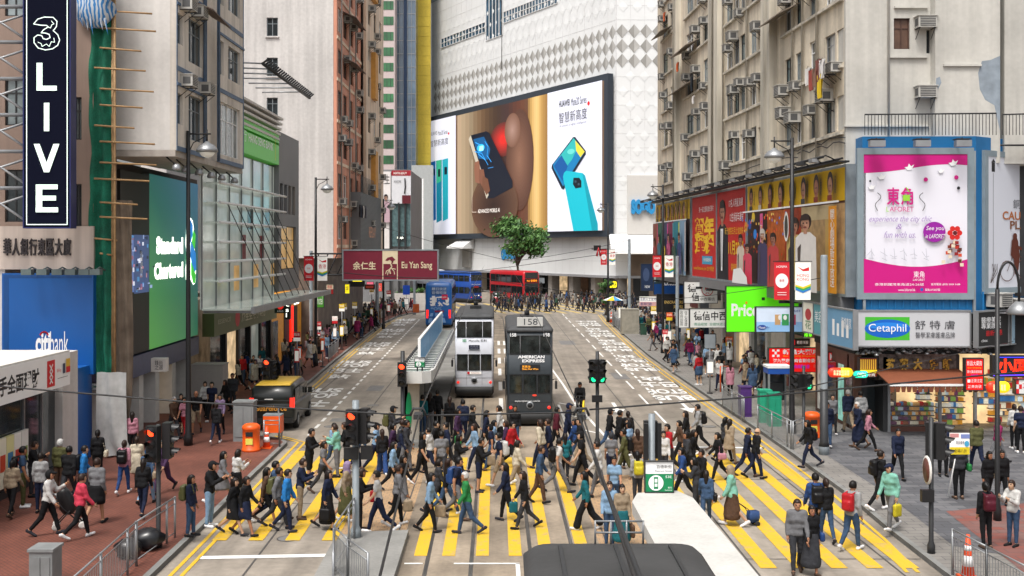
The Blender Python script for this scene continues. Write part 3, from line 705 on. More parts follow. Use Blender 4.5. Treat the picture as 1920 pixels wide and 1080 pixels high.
for u in [frW.u(x) for x in (322, 340, 365, 388, 408, 432)]:
    b = MB(); b.tube([frW.pt(u, zb - .24, -.2), frW.pt(u, zb - .5, .1)], .03, K['iron'], 5); b.lathe(frW.pt(u, zb - .75, .18), [(.05, .26), (.13, .2), (.18, .08), (.16, 0)], K['steel'], 10); b.build('lamp', root)
b = MB(); vs = [frW.pt(frW.u(352), 17.25, .3), frW.pt(frW.u(384), 17.15, .3), frW.pt(frW.u(388), 16.75, 1.0), frW.pt(frW.u(352), 16.95, 1.0)]
b.hexa(vs + [v + Vector((0, 0, .05)) for v in vs], mat('rusty_awning', (.16, .12, .1), .8, var=.4)); b.build('awning', root)
for k, (x, y) in enumerate(((330, 20), (352, 34), (331, 163), (366, 177))):
    place_ac(frW, frW.u(x), frW.z(x, y), ['grey air conditioner under the rusty awning, left one', 'grey air conditioner under the rusty awning, right one', 'beige air conditioner over narrow window of white flats', 'lone air conditioner beside window near street lamp of white flats'][k], 'air conditioners on the white flats', .95, .24)
# --- base of that building: LED wall and the green board
root = thing('shop_building', 'shops with a blue band and cream pillars below the green bank board', 'shop', (-15.5, 41, 0))
frG = Fr(-13.9 - .03 * 41, 41, -.03, 1)
uG0, uG1, uG2 = frG.u(224), frG.u(280), frG.u(371)
b = MB(); b.fbox(frG, uG0, uG2 + 1, 3.3, zb - .25, -6, -.3, mat('dark_brown_wall', (.06, .045, .04), .7)); b.build('wall', root)
b = MB(); b.fbox(frG, uG0, uG2, 2.45, 3.3, -3, .05, mat('blue_grey_fascia', (.085, .095, .17), .4)); b.build('fascia', root)
b = MB()
for u in (uG0 + .5, uG0 + 2.7, uG0 + 4.9, uG0 + 7.4, uG0 + 9.7): b = MB(); b.fbox(frG, u, u + .55, .13, 2.45, -1.5, -.1, K['offwhite']); b.build('pillar', root)
b = MB(); b.fbox(frG, uG0, uG2, .13, 2.45, -3, -1.6, K['dark'])
for k in range(5): b.frect(frG, uG0 + 1.1 + 2.2 * k, uG0 + 2.6 + 2.2 * k, .2, 2.4, -1.1, (K['glass'], K['glass2'], mat('warm_shop_glass', (.45, .32, .18), .2, em=.9, var=.6, scale=1.5))[k % 3])
b.build('shop_window', root)
box = (uG1, uG2, 3.38, frG.z(282, 326)); px = Px(frG, box)
m_sc = bpy.data.materials.new('green_blue_board'); m_sc.use_nodes = True; _t = m_sc.node_tree
_tc = _t.nodes.new("ShaderNodeTexCoord"); _mp = _t.nodes.new("ShaderNodeMapping"); _mp.inputs["Location"].default_value = (.0, -.1, .0); _mp.inputs["Scale"].default_value = (1, .07, -.1); 
_sx = _t.nodes.new("ShaderNodeSeparateXYZ"); _ad = _t.nodes.new("ShaderNodeMath"); _ad.operation = 'ADD'; _rp = _t.nodes.new("ShaderNodeValToRGB")
_rp.color_ramp.elements[0].position = -.0; _rp.color_ramp.elements[0].color = (*hexc('4f9a45'), 1); _rp.color_ramp.elements[1].position = 1; _rp.color_ramp.elements[1].color = (*hexc('205f86'), 1)
_e = _rp.color_ramp.elements.new(.5); _e.color = (*hexc('2c6a60'), 1)
_mr = _t.nodes.new("ShaderNodeMapRange"); _mr.inputs[1].default_value = -.35; _mr.inputs[2].default_value = 1.0
_t.links.new(_tc.outputs["Object"], _mp.inputs[0]); _t.links.new(_mp.outputs[0], _sx.inputs[0]); _t.links.new(_sx.outputs[1], _ad.inputs[0])
_sb = _t.nodes.new("ShaderNodeMath"); _sb.operation = 'MULTIPLY'; _sb.inputs[1].default_value = -1; _t.links.new(_sx.outputs[2], _sb.inputs[0]); _t.links.new(_sb.outputs[0], _ad.inputs[1])
_t.links.new(_ad.outputs[0], _mr.inputs[0]); _t.links.new(_mr.outputs[0], _rp.inputs[0]); _t.links.new(_rp.outputs[0], _t.nodes["Principled BSDF"].inputs[0]); _t.links.new(_rp.outputs[0], _t.nodes["Principled BSDF"].inputs["Emission Color"]); _t.nodes["Principled BSDF"].inputs["Emission Strength"].default_value = .36
_t.nodes["Principled BSDF"].inputs["Roughness"].default_value = .4
m_glow = mat('lit_white_letters', (.95, 1, .85), .4, var=0, em=1.6); m_gb = px_mat('1a7fd0', .4, .5, 0); m_gg = px_mat('3cc43a', .4, .5, 0)
panel('bank_board', 'tall green to blue board with glowing white bank name', 'sign', frG, box, -.3, .0, m_sc, K['greypole'],
      [px.t("Standard", 293, 343, 443, 477, m_glow, bold=.06), px.t("Chartered", 289, 343, 493, 525, m_glow, bold=.06),
       px.p([(357, 408), (361, 415), (363, 430), (362, 450), (366, 480), (367, 505), (366, 530), (362, 534), (355, 520), (348, 525), (347, 505), (350, 480), (347, 455), (349, 430)], m_glow),
       px.p([(357, 412), (361, 422), (361, 440), (357, 455), (353, 440), (353, 425)], m_gb), px.p([(362, 430), (366, 440), (365, 462), (360, 478), (357, 465)], m_gg),
       px.p([(357, 450), (366, 475), (367, 505), (362, 515), (356, 480)], m_gb), px.p([(357, 490), (366, 515), (365, 531), (361, 531), (357, 515)], m_gg), px.p([(351, 465), (355, 480), (353, 505), (349, 500), (349, 480)], m_gg)])
box = (uG0 + .1, uG1 - .03, 3.38, frG.z(228, 318)); px = Px(frG, box)
scr = [px.r(226, 251, 440, 551, px_mat('5d6fa0', .4, .5)), px.r(251, 279, 440, 551, px_mat('3f4f78', .4, .5))]
rr = random.Random(3)
for k in range(70):
    x = rr.uniform(226, 276); y = rr.uniform(440, 545); scr.append(px.r(x, min(279, x + rr.uniform(1.5, 5)), y, y + rr.uniform(2, 9), px_mat(rr.choice(['93a8d0', '2b3357', 'd8dcec', '8a5a70', '4b86b8', '1d2238', 'b0788a']), .4, .5)))
scr.append(px.t("品牌旗艦店", 249, 254, 472, 520, K['txtw'], vertical=True))
panel('video_screen', 'dark video wall with bright city picture in its middle', 'screen', frG, box, -.3, .0, mat('led_off', (.035, .032, .03), .5, var=0), None, scr)
box = front(42.3).rect(283, 311, 672, 697)
panel('shop_sign', 'small cream box sign with black writing over the pavement', 'sign', front(42.3), box, -.35, 0, K['offwhite'], None, [('t', "鋒尚\n之選", .25, .8, .15, .85, K['txtb'])])
for x0, x1, y0, y1, t, l in ((170, 197, 719, 731, "Jetco", 'small Jetco sign by the blue pillar'), (221, 244, 734, 747, "Jetco", 'small Jetco sign by the cream pillar')):
    f_ = front(39.2); panel('machine_sign', l, 'sign', f_, f_.rect(x0, x1, y0, y1), -.2, 0, m_bea, None, [('t', t, .08, .9, .2, .8, px_mat('1d7a5a'), dict(bold=.03))], frame=.015, fmat=K['iron'])
# --- glass fronted bank with louvres, green sign and glass canopy
m_lglass = mat('green_tinted_glass', (.33, .37, .33), .12, var=.35, scale=.5, spec=.8, em=.26); m_amber = mat('amber_lit_glass', (.5, .3, .1), .3, var=.5, scale=.8, em=.4)  # green glass glows for lit rooms behind; canopy and louvres share that added glow
m_greyc = mat('grey_cladding', (.17, .17, .175), .55, var=.12, scale=.5)
root = thing('bank_building', 'glass fronted bank with white louvres and a sloping glass canopy', 'building', (-14, 52, 0))
frH = Fr(-13.35, 49.6, .0, 1); uH1 = frH.u(513); uH2 = frH.u(551)
zt = frH.z(448, 188); uL0 = frH.u(374)
b = MB(); b.fbox(frH, -.4, uH1, 5.4, zt, -.95, -.3, K['offwhite'])
b.build('wall', root)
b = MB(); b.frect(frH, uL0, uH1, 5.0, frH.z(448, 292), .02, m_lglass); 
for k in range(9): b.frect(frH, 1.5 + k * 1.3, 2.5 + k * 1.3, 5.6 + (k % 3) * 1.5, 6.8 + (k % 3) * 1.5, .03, (m_amber, mat('red_poster', (.25, .02, .03), .5), K['glass2'])[k % 3])
b.build('curtain_wall', root)
b = MB()
for k in range(7): u = uL0 + .1 + k * 2.24; b.fbox(frH, u, u + .03, 5.0, frH.z(448, 292), .025, .1, K['steel'])
b.build('mullion', root)
for k in range(6):
    z = 6.2 + k * .86; b = MB(); b.tube([frH.pt(uL0 + .6, z, .7), frH.pt(uH1 - .3 + k * .05, z, .7)], .06, K['white'], 8); b.fbox(frH, uL0 + .6, uH1 - .3, z - .02, z + .02, .1, .62, m_lglass); b.build('louvre', root)
b = MB()
for k in range(7):
    u = -2.2 + k * 1.6
    b.tube([frH.pt(u, 9.6, .72), frH.pt(u + 2.6, 5.2, 2.1)], .022, K['iron'], 5)
b.build('tie_rod', root)
b = MB(); b.fbox(frH, uL0, uH2 - .5, 4.98, 5.06, .1, 2.2, m_lglass); b.fbox(frH, uL0, uH2 - .5, 4.85, 5.12, 2.2, 2.36, K['steel'])
for k in range(14): u = uL0 + .2 + k * 1.4; b.fbox(frH, u, u + .1, 4.86, 4.975, .1, 2.2, K['steel'])
b.build('canopy', root)
for k in range(6):
    z = zt - .1 - k * .28; b = MB(); b.fbox(frH, -.4 - .1 * k, uH1, z, z + .12, -.3, .55 - .05 * k, K['offwhite']); b.build('cornice', root)
b = MB()
for k in range(7): b.tube([frH.pt(-.3 + k * 1.5, zt + 1.4 - k * .02, -.3), frH.pt(-.3 + k * 1.5, zt + 1.3, 1.9)], .04, K['steel'], 5)
b.tube([frH.pt(-.6, zt + 1.25, 1.9), frH.pt(uH1 + .6, zt + 1.25, 1.9)], .08, K['iron'], 6)
for k in range(26): u = -.5 + k * .45; b.tube([frH.pt(u, zt + 1.3, 1.9), frH.pt(u + .12, zt + 1.5, 2.1)], .05, K['iron'], 5)
b.build('roof_rail', root)
b = MB(); wall_open(b, frH, uH1, uH2, 5.2, frH.z(513, 246), [(uH1 + .3 + k * 1.12, uH1 + 1.1 + k * 1.12, 9.6, 11.3) for k in range(4)] + [(uH1 + .6, uH2 - .8, 6.4, 8.9)], m_greyc, d=.3); b.fbox(frH, uH1, uH2, 5.2, frH.z(513, 246), -6, .05, m_greyc); b.build('side_block', root)
for k in range(4): window(root, frH, uH1 + .3 + k * 1.12, uH1 + 1.1 + k * 1.12, 9.6, 11.3, d=.12, nv=1, gm=m_amber if k > 1 else K['glass2'])
window(root, frH, uH1 + .6, uH2 - .8, 6.4, 8.9, d=.12, nv=2, gm=m_amber)
box = (-.3, uH1, frH.z(448, 287), frH.z(448, 219)); px = Px(frH, box)
panel('bank_sign', 'bright green bank sign with white lettering above the louvres', 'sign', frH, box, -.2, .3, px_mat('52b43c', .4, .1), None,
      [('t', "恒生銀行", .02, .3, .35, .68, K['txtw']), ('t', "HANG SENG BANK", .34, .86, .4, .64, K['txtw'], dict(bold=.02)), ('r', .905, .915, .1, .9, px_mat('c8c83a'))])
# ground floor shops under the canopy
root = thing('shop_row', 'shops under the glass canopy with olive sign band and orange phone shop', 'shop', (-14, 52, 0))
frP = Fr(-15.0, 45, .0, 1)
b = MB(); b.fbox(frP, frP.u(400), 46, .13, 4.9, -6, -1.6, mat('shop_interior', (.2, .16, .12), .7, em=.12, var=.7, scale=1)); b.build('wall', root)
b = MB()
for k in range(5): u = frP.u(400) + k * 2.6; b.frect(frP, u, u + 2.3, .3, 3.2, -.15, (K['glass'], mat('warm_shop_glass', (.45, .32, .18), .2, em=.9, var=.6, scale=1.5), K['glass'], m_lglass)[k % 4]); b.fbox(frP, u + 2.3, u + 2.6, .13, 3.2, -.4, 0, K['black'])
b.build('shop_window', root)
box = (frP.u(398), frP.u(516), 3.2, 4.35)
b = MB(); b.fbox(frP, *box, -.5, .1, px_mat('6b7148', .5)); art(b, frP, box, [('e', .32, .45, .035, .4, K['txtr']), ('t', "周生生珠寶金行", .38, .78, .25, .7, px_mat('c9c6a8'), dict(bold=.03)), ('t', "ESSENCE", .05, .22, .3, .5, px_mat('c9c6a8'))], .1); b.build('fascia', root)
m_org = mat('orange_lit_wall', (.62, .27, .03), .4, var=.2, em=.12)
b = MB(); f2 = front(frP.Y(frP.u(516))); b.fbox(frP, frP.u(516), frP.u(575), .13, 4.5, -2, -.4, m_org); b.fbox(frP, frP.u(520), frP.u(530), .13, 2.9, -.41, -.3, K['glass2']); b.fbox(frP, frP.u(553), frP.u(557), .4, 3.6, -.41, -.25, px_mat('f02010', .5, 1.2, 0)); b.fbox(frP, frP.u(543), frP.u(567), .2, 3.7, -.41, -.36, px_mat('2a0a10')); b.build('phone_shop', root)
b = MB(); bx = (frP.u(536), frP.u(572), 3.55, 4.35); b.fbox(frP, *bx, -.4, -.3, m_org); art(b, frP, bx, [('t', "csl.", .1, .9, .1, .9, m_glow, dict(bold=.06))], -.3); b.build('fascia', root)
b = MB()
for k in range(10):
    u = frP.u(580) + k * 2.6; b.fbox(frP, u, u + 2.5, 2.9, 4.3, -1.2, -.2, px_mat(('33302a', '6b5d1a', '2a2a2c', '3a4a2a', '5a1a1a')[k % 5], .5, .1)); b.frect(frP, u + .2, u + 2.3, .3, 2.8, -1.0, (K['glass'], mat('warm_shop_glass', (.45, .32, .18), .2, em=.9, var=.6, scale=1.5))[k % 2])
b.build('shop_window', root)
def hang(label, Y, x0, x1, y0, y1, face, items, group=None, frame=.03, name='hanging_sign', d=.25):
    f_ = front(Y); bx = f_.rect(x0, x1, y0, y1)
    return panel(name, label, 'sign', f_, bx, -d, 0, face, None, items, frame=frame, fmat=K['iron'], group=group)
m_lw = px_mat('ece9e2', .4, .15, 0)
hang('round red and white letter sign above the phone shop', 57, 516, 535, 564, 586, px_mat('20402a'), [('e', .5, .4, .34, .34, px_mat('e02a20', .4, .5)), ('t', "A", .4, .6, .25, .55, m_lw), ('t', "A-PLUS", .2, .8, .8, .95, m_lw)])
hang('narrow vertical white lettered phone shop sign beside orange wall', 56.5, 535, 543, 566, 598, px_mat('161a1c'), [('t', "csl", .1, .9, .1, .9, m_glow, dict(vertical=True))])
hang('green vertical shop sign behind the grey pole', 70, 593, 607, 550, 576, px_mat('5aa83a', .4, .1), [('t', "hotel", .15, .85, .2, .8, m_lw)])
hang('small red and cream sign beside the white banner', 72, 612, 625, 533, 551, px_mat('a02020'), [('r', 0, 1, 0, .5, px_mat('e6dcc0')), ('t', "眼鏡", .15, .85, .08, .45, K['txtr'])])
hang('yellow square sign high on the dark shopfront', 78, 647, 655, 533, 550, px_mat('e8d51a', .4, .3), [('t', "押", .2, .8, .2, .8, K['txtb'])])
hang('black hanging box sign with a yellow strip under maroon billboard', 86, 654, 683, 523, 537, K['black'], [('r', .25, .85, .05, .35, px_mat('f0e61e', .4, .8))])
hang('dark shop sign with a glowing red strip', 92, 684, 702, 534, 542, px_mat('2a1512'), [('r', .1, .9, .2, .8, px_mat('7a2a1e', .4, .4))])
hang('pink neon shop sign down the left pavement', 100, 688, 700, 529, 536, px_mat('e85a78', .4, .8), [('t', "金行", .1, .9, .1, .9, m_lw)])
hang('round red shop sign at the far end of pavement', 104, 707, 716, 531, 546, px_mat('e0574a', .4, .6), [('t', "大", .2, .8, .2, .8, m_lw)])
# --- white end wall and orange flats
m_orange = mat('salmon_tile', (.6, .27, .18), .7, var=.15, scale=.5, streak=.15); m_obeige = mat('peach_plaster', (.7, .55, .42), .75, var=.15, scale=.5, streak=.2)
m_endw = mat('old_white_render', (.6, .58, .56), .85, var=.12, scale=.35, streak=.12, fine=.08, bump=.3)
root = thing('apartment_block', 'tall flats with blank white end wall and salmon street front', 'building', (-15, 78, 0))
frQ = front(77.6); zb5 = frQ.z(600, 484)
ops = [frQ.rect(500, 521, y, y + 35) for y in (33, 108, 183)]
b = MB(); wall_open(b, frQ, -27, -13, zb5, 50, ops, m_endw); b.fbox(frQ, -27, -13.02, zb5, 50, -24.2, -.24, m_endw); b.build('wall', root)
for o_ in ops: window(root, frQ, *o_, nv=2, fm=K['greypole'], sill=m_endw)
b = MB(); b.fbox(frQ, -27, -14.2, .13, zb5, -24, -.5, mat('brown_base_wall', (.15, .12, .1), .7, var=.4, scale=1)); b.build('base_wall', root)
frO = Fr(-13, 77.6, .01, 1); uO = frO.u(671); uP = frO.u(705); b = MB(); ops = []
z = zb5 + .8; k = 0
while z < 36:
    for (a, c) in ((.6, 2.2), (2.9, 4.6), (5.6, 7.4), (8.6, 10.2)): ops.append((a, c, z + .6, z + 2.4))
    z += 3.05
wall_open(b, frO, .02, uO, zb5, 50, ops, m_orange, d=.25); b.build('salmon_front', root)
b = MB(); ops2 = []
z = zb5 + .8
while z < 36:
    for a in (1.2, 4.6, 8.0): ops2.append((uO + a, uO + a + 1.3, z + .6, z + 2.3))
    z += 3.05
wall_open(b, frO, uO, uP, zb5, 50, ops2, m_obeige, d=.7); b.build('peach_front', root)
b = MB()
z = zb5 + .8
while z < 40: b.fbox(frO, .02, uO, z - .05, z + .18, .252, .32, m_obeige); z += 3.05
for k in range(4): b.fbox(frO, uO + 2.8, uO + 4.4, 12 + k * 8.5, 16 + k * 8.5, .702, 1.1, mat('orange_bay', (.55, .27, .06), .7))
b.build('trim', root)
nw = 0
for i, o_ in enumerate(ops + ops2):
    if o_[3] > 33: continue
    window(root, frO, *o_, d=(.1 if i < len(ops) else .55), nv=2, nh=1, fm=K['iron'] if i % 5 else K['white'], gm=K['glass'] if i % 4 else K['glass2'])
rr = random.Random(5)
for i, o_ in enumerate(ops):
    fl_ = i // 4
    if o_[3] > 33: continue
    if rr.random() < .78:
        place_ac(frO, (o_[0] + o_[1]) / 2 + rr.uniform(-.4, .4), o_[2] + rr.choice((-.5, 1.1, 1.25)), 'air conditioner on the salmon flats, %s storey up, %s window from the corner' % (ORD[fl_], ORD[i % 4]), 'air conditioners on the salmon flats', 1.0, .25)
for i, o_ in enumerate(ops2):
    if o_[3] < 32 and rr.random() < .5: place_ac(frO, o_[0] + .7, o_[2] + rr.choice((-.5, 1.2)), 'air conditioner on the peach front, %s storey up, %s window along' % (ORD[i // 3], ORD[i % 3]), 'air conditioners on the peach front', 1.0, .7)
for k, z in enumerate((frO.z(640, 30), frO.z(640, 115))):
    b = MB(); vs = [frO.pt(2.4, z + .1, .28), frO.pt(7.5, z + .1, .28), frO.pt(7.5, z - .35, 1.3), frO.pt(2.4, z - .35, 1.3)]; b.hexa(vs + [v + Vector((0, 0, .05)) for v in vs], mat('rusty_awning', (.16, .12, .1), .8, var=.4)); b.build('awning', root)
b = MB()
for u in (1.2, 4.9, 7.9, uO + .3): b.tube([frO.pt(u, zb5, .4), frO.pt(u, 40, .4)], .06, mat('drain_grey', (.3, .28, .26), .6), 5)
b.build('drain_pipe', root)
for k in range(6): cloth('washing', ('dark', 'navy', 'black', 'white', 'black', 'grey')[k] + ' garment ' + ORD[k] + ' along the washing pole on the salmon flats', 'laundry', frO, 5.4 + k * .62, frO.z(655, 386), 1.1, .5, .95, px_mat(('20222a', '1e2538', '15151a', 'c8c4c0', '1a1a20', '60606a')[k], .8), 'washing on the salmon flats')
# grey louvred shop wall beyond the flats, and the boards of the block further on
root = thing('department_store', 'grey ribbed store wall beyond the salmon flats', 'building', (-13, 99, 4))
frR = Fr(-12.4, 92, .01, 1); b = MB(); a, c = frR.u(664), frR.u(704); b.fbox(frR, a, c, frR.z(664, 470), frR.z(664, 360), -3, .5, m_greyc)
for k in range(60): z = frR.z(664, 470) + k * .1; b.fbox(frR, a, c, z, z + .03, .501, .53, K['iron'])
put_text(b, frR, "REPLAY", frR.u(680), frR.u(693), frR.z(680, 445), frR.z(680, 425), .535, px_mat('b07a5a', .5, .2)); b.build('wall', root)
root = thing('corner_building', 'dark glass corner block with beauty posters at the street end', 'building', (-24, 150, 0))
frT = front(150); b = MB(); b.fbox(frT, -32, frT.u(768), .0, frT.z(740, 318), -20, 0, m_greyc); b.build('wall', root)
b = MB(); b.fbox(frT, frT.u(735), frT.u(770), frT.z(740, 462), frT.z(740, 380), 0, .2, mat('teal_glass', (.1, .17, .18), .15, spec=.8, var=.4)); f7 = front(190); b.fbox(f7, f7.u(772), f7.u(812), 0, f7.z(790, 310), -1, .25, mat('ribbed_pale_panel', (.4, .42, .42), .5, var=.08)); b.build('curtain_wall', root)
for x in (731, 747, 759): 
    b = MB(); b.fbox(frT, frT.u(x), frT.u(x + 3), .1, frT.z(740, 380), .2, .6, K['iron']); b.build('column', root)
m_post = px_mat('d7d2d0', .5, .05)
panel('billboard', 'tall pale beauty poster with a couple beside dark glass block', 'billboard', frT, frT.rect(704, 733, 322, 466), 0, .4, m_post, None, [('t', "生生", .2, .95, .04, .16, K['txtb'])] + figure(.35, .36, .62, .5, px_mat('c8a898'), px_mat('4a3a34'), px_mat('c9aeb4')) + figure(.72, .3, .66, .5, px_mat('c49c88'), px_mat('2c2422'), px_mat('b59aa4')) + [('t', "美", .35, .6, .75, .82, K['txtb'])], step=.03)
panel('billboard', 'maroon topped poster with white panel beside the couple poster', 'billboard', frT, frT.rect(735, 771, 320, 382), .25, .6, px_mat('c9cace', .5, .05), None, [('r', 0, 1, 0, .16, px_mat('96202c')), ('t', "HASHTAG BEAUTY", .1, .8, .05, .12, m_lw), ('t', "WAKONE", .12, .5, .3, .37, K['txtb']), ('r', .55, 1, .75, 1, px_mat('5a1622')), ('l', [(.7, .25), (.72, .5), (.68, .7)], .04, K['txtb'])], step=.03)
hang('lit white cursive shop sign on the dark corner block', 149.6, 744, 757, 442, 450, px_mat('1c2628'), [('t', "her.style", .05, .95, .1, .9, m_glow)], frame=0)
# --- far towers
def tower(name, label, Y, x0, x1, ztop, m_, dep, extra):
    f_ = front(Y); r_ = thing(name, label, 'tower', f_.pt((f_.u(x0) + f_.u(x1)) / 2, 0)); b = MB(); b.fbox(f_, f_.u(x0), f_.u(x1), 0, ztop, -dep, 0, m_); b.build('wall', r_); extra(f_, r_); return r_
m_pink = mat('pale_pink_stone', (.52, .43, .42), .6, var=.05); m_ggl = mat('green_mirror_glass', (.03, .14, .05), .08, var=.6, scale=.25, spec=.8)
def strip(f_, r_):
    for k in range(24):
        z = 6 + k * 2.72; b = MB(); b.fbox(f_, f_.u(704), f_.u(738), z, z + 1.5, 0, .05, m_ggl)
        for q in range(5): u = f_.u(704) + q * .66; b.fbox(f_, u, u + .06, z, z + 1.5, .051, .09, K['iron'])
        b.build('window', r_)
tower('office_tower', 'tower striped in pale pink stone and green glass', 188, 690, 740, 76, m_pink, 20, strip)
m_bgl = mat('blue_grey_mirror', (.13, .19, .26), .06, var=.7, scale=.12, spec=.9)
def blue(f_, r_):
    b = MB()
    for k in range(30): b.fbox(f_, f_.u(741), f_.u(780), 4 + k * 2.4, 4.12 + k * 2.4, 0, .06, K['steel'])
    for q in range(6): u = f_.u(741) + q * .72; b.fbox(f_, u, u + .08, 4, 76, .061, .1, K['steel'])
    b.build('mullion', r_); b = MB(); b.fbox(f_, f_.u(757), f_.u(763), 4, 76, .1, .4, px_mat('16304f', .2)); b.build('fin', r_)
tower('office_tower', 'blue grey glass tower between the striped tower and yellow wall', 192, 740, 780, 76, m_bgl, 20, blue)
def yel(f_, r_):
    b = MB()
    for k in range(40): b.fbox(f_, f_.u(779), f_.u(807), 5 + k * 1.8, 5.05 + k * 1.8, .0, .03, mat('ochre_joint', (.45, .33, .03), .7))
    b.build('panel_joint', r_)
tower('office_tower', 'yellow clad tower beside the white department store', 196, 779, 807, 76, mat('yellow_cladding', (.62, .46, .05), .6, var=.18, scale=.2, fine=.1), 1.5, yel)
# ---------------------------------------------------------------- white department store with the giant screen
m_tile = mat('white_facade_tile', (.73, .74, .74), .45, var=.05, scale=.3); m_tile2 = mat('white_relief_tile', (.75, .76, .76), .4, var=.04, scale=.3)
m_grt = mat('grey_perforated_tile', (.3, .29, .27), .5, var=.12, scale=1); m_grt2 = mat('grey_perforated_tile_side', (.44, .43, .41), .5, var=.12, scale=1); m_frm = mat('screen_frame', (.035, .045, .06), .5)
root = thing('department_store', 'white tiled department store carrying the giant screen', 'building', (14.6, 150, 0))
cx_, cy_ = .0975 * 150, 150.0
L5 = 60.7; dirx, diry = .568, -1.0; ln = math.hypot(dirx, diry); dirx /= ln; diry /= ln
frX = Fr(cx_ - dirx * L5, cy_ - diry * L5, dirx, diry)             # screen face, u = L5 at the corner
frY = Fr(cx_, cy_, 1, .02)                                          # narrow face to the right of the corner
zlow = frX.z(1150, 517)
b = MB(); b.fbox(frX, 0, L5, zlow, 90, -20, 0, m_tile); b.build('wall', root)
b = MB(); b.fbox(frY, 0, 22, zlow, 90, -20, .02, m_tile); b.build('side_wall', root)
# tile joints and relief
b = MB(); z = zlow
while z < 72: b.fbox(frX, 0, L5, z, z + .07, .0, .02, mat('tile_joint', (.66, .66, .66), .6)); b.fbox(frY, 0, 22, z, z + .07, .02, .04, mat('tile_joint', (.66, .66, .66), .6)); z += 2.0
for k in range(30): u = L5 - k * 2.0; b.fbox(frX, u - .03, u + .03, zlow, 72, .021, .03, mat('tile_joint', (.66, .66, .66), .6))
for k in range(11): b.fbox(frY, k * 2.0, k * 2.0 + .06, zlow, 72, .041, .05, mat('tile_joint', (.66, .66, .66), .6))
b.build('tile_joint', root)
def pyr(b, fr, u, z, w_, h_, m_, d0=.03, ht=.035):
    if zg0 - 1 < z < zg0 + 7.2: return
    b.add([fr.pt(u - w_, z, d0), fr.pt(u, z - h_, d0), fr.pt(u + w_, z, d0), fr.pt(u, z + h_, d0), fr.pt(u, z - h_ * .1, d0 + ht)], [(0, 1, 4), (1, 2, 4), (2, 3, 4), (3, 0, 4)], m_)
zg0 = frX.z(1150, 132) + .3
b = MB()
for r_ in range(3):
    z = zg0 + r_ * 2.08 + .95
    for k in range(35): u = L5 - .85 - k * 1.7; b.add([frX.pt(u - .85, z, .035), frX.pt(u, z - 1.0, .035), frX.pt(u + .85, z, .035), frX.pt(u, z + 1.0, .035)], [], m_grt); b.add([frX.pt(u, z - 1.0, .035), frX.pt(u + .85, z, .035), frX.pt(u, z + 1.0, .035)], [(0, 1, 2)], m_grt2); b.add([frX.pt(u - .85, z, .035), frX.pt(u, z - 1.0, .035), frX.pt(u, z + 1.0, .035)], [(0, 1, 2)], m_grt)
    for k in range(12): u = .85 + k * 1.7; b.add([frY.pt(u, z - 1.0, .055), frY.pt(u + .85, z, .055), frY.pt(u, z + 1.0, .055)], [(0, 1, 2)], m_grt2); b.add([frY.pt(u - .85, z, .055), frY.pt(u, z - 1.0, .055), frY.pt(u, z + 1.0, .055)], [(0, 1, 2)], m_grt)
b.build('grey_lozenge_band', root)
b = MB()
for r_ in range(4):
    for k in range(29): pyr(b, frX, L5 - 1 - k * 2.0 - (r_ % 2), zg0 + 8.6 + r_ * 2.1, .75, .95, m_tile2)
for r_ in range(14):
    for k in range(8): pyr(b, frY, 1 + k * 2.0 + (r_ % 2), zlow + 5 + r_ * 2.1, .7, .8, m_tile2, .05)
for r_ in range(8):
    for k in range(8): pyr(b, frY, 1 + k * 2.0 + (r_ % 2), zg0 + 8.6 + r_ * 2.1, .7, .8, m_tile2, .05)
b.build('relief_tile', root)
# window strips high up
m_bw = mat('blue_strip_glass', (.05, .11, .17), .08, var=.7, scale=.25, spec=.9)
def ribbonwin(u0, u1, z0, z1, n):
    f = MB()
    for k in range(n + 1): u = u0 + (u1 - u0) * k / n; f.fbox(frX, u - .045, u + .045, z0, z1, .051, .16, K['white'])
    for z in (z0, (z0 + z1) / 2, z1): f.fbox(frX, u0, u1, z - .04, z + .04, .052, .14, K['white'])
    o = f.build('window', root); g = MB(); g.frect(frX, u0, u1, z0, z1, .05, m_bw); g.build('pane', o)
q = lambda x: frX.u(x)
ribbonwin(q(828), q(911), frX.z(870, 75), frX.z(870, 57), 14)
ribbonwin(q(912), q(943), frX.z(925, 72), frX.z(925, 72) + 15, 5)
ribbonwin(q(945), q(1046), frX.z(990, 27), frX.z(990, 5), 18)
b = MB()
for k in range(4): z = frX.z(900, 115) + 14 + k * 5; b.frect(frX, 0, L5, z, z + 2.6, .045, mat('pale_strip_glass', (.45, .49, .52), .15, var=.3, scale=.3))
b.build('glazed_band', root)
b = MB(); b.tube([frX.pt(q(943.5), frX.z(943, 130), .3), frX.pt(q(943.5), 75, .3)], .05, K['iron'], 5); b.build('cable', root)
# lower part: white fascia, set back shops, awnings
b = MB(); b.fbox(frX, 0, L5 + 1, 0.0, zlow, -20, -4.5, mat('dark_arcade', (.2, .18, .16), .6)); b.build('arcade_wall', root)
b = MB()
for k in range(10): u = L5 - 1.2 - k * 6; b = MB(); b.fbox(frX, u, u + 1.1, .13, zlow, -2, -.6, mat('arcade_column', (.34, .31, .28), .5)); b.build('column', root)
b = MB()
for k in range(9):
    u = L5 - 6 - k * 6; b.frect(frX, u + .3, u + 4.4, .2, 4.2, -4.4, (mat('warm_shop_glass', (.45, .32, .18), .2, em=.9, var=.6, scale=1.5), K['glass'], mat('copper_door', (.28, .15, .08), .4, var=.3))[k % 3])
b.build('shop_window', root)
b = MB(); b.fbox(frX, -2, L5 + .3, zlow - .35, zlow, -4, .3, mat('fascia_grey', (.3, .3, .31), .5)); b.fbox(frY, .3, 22, zlow - .35, zlow, -4, .3, mat('fascia_grey', (.3, .3, .31), .5)); b.build('fascia', root)
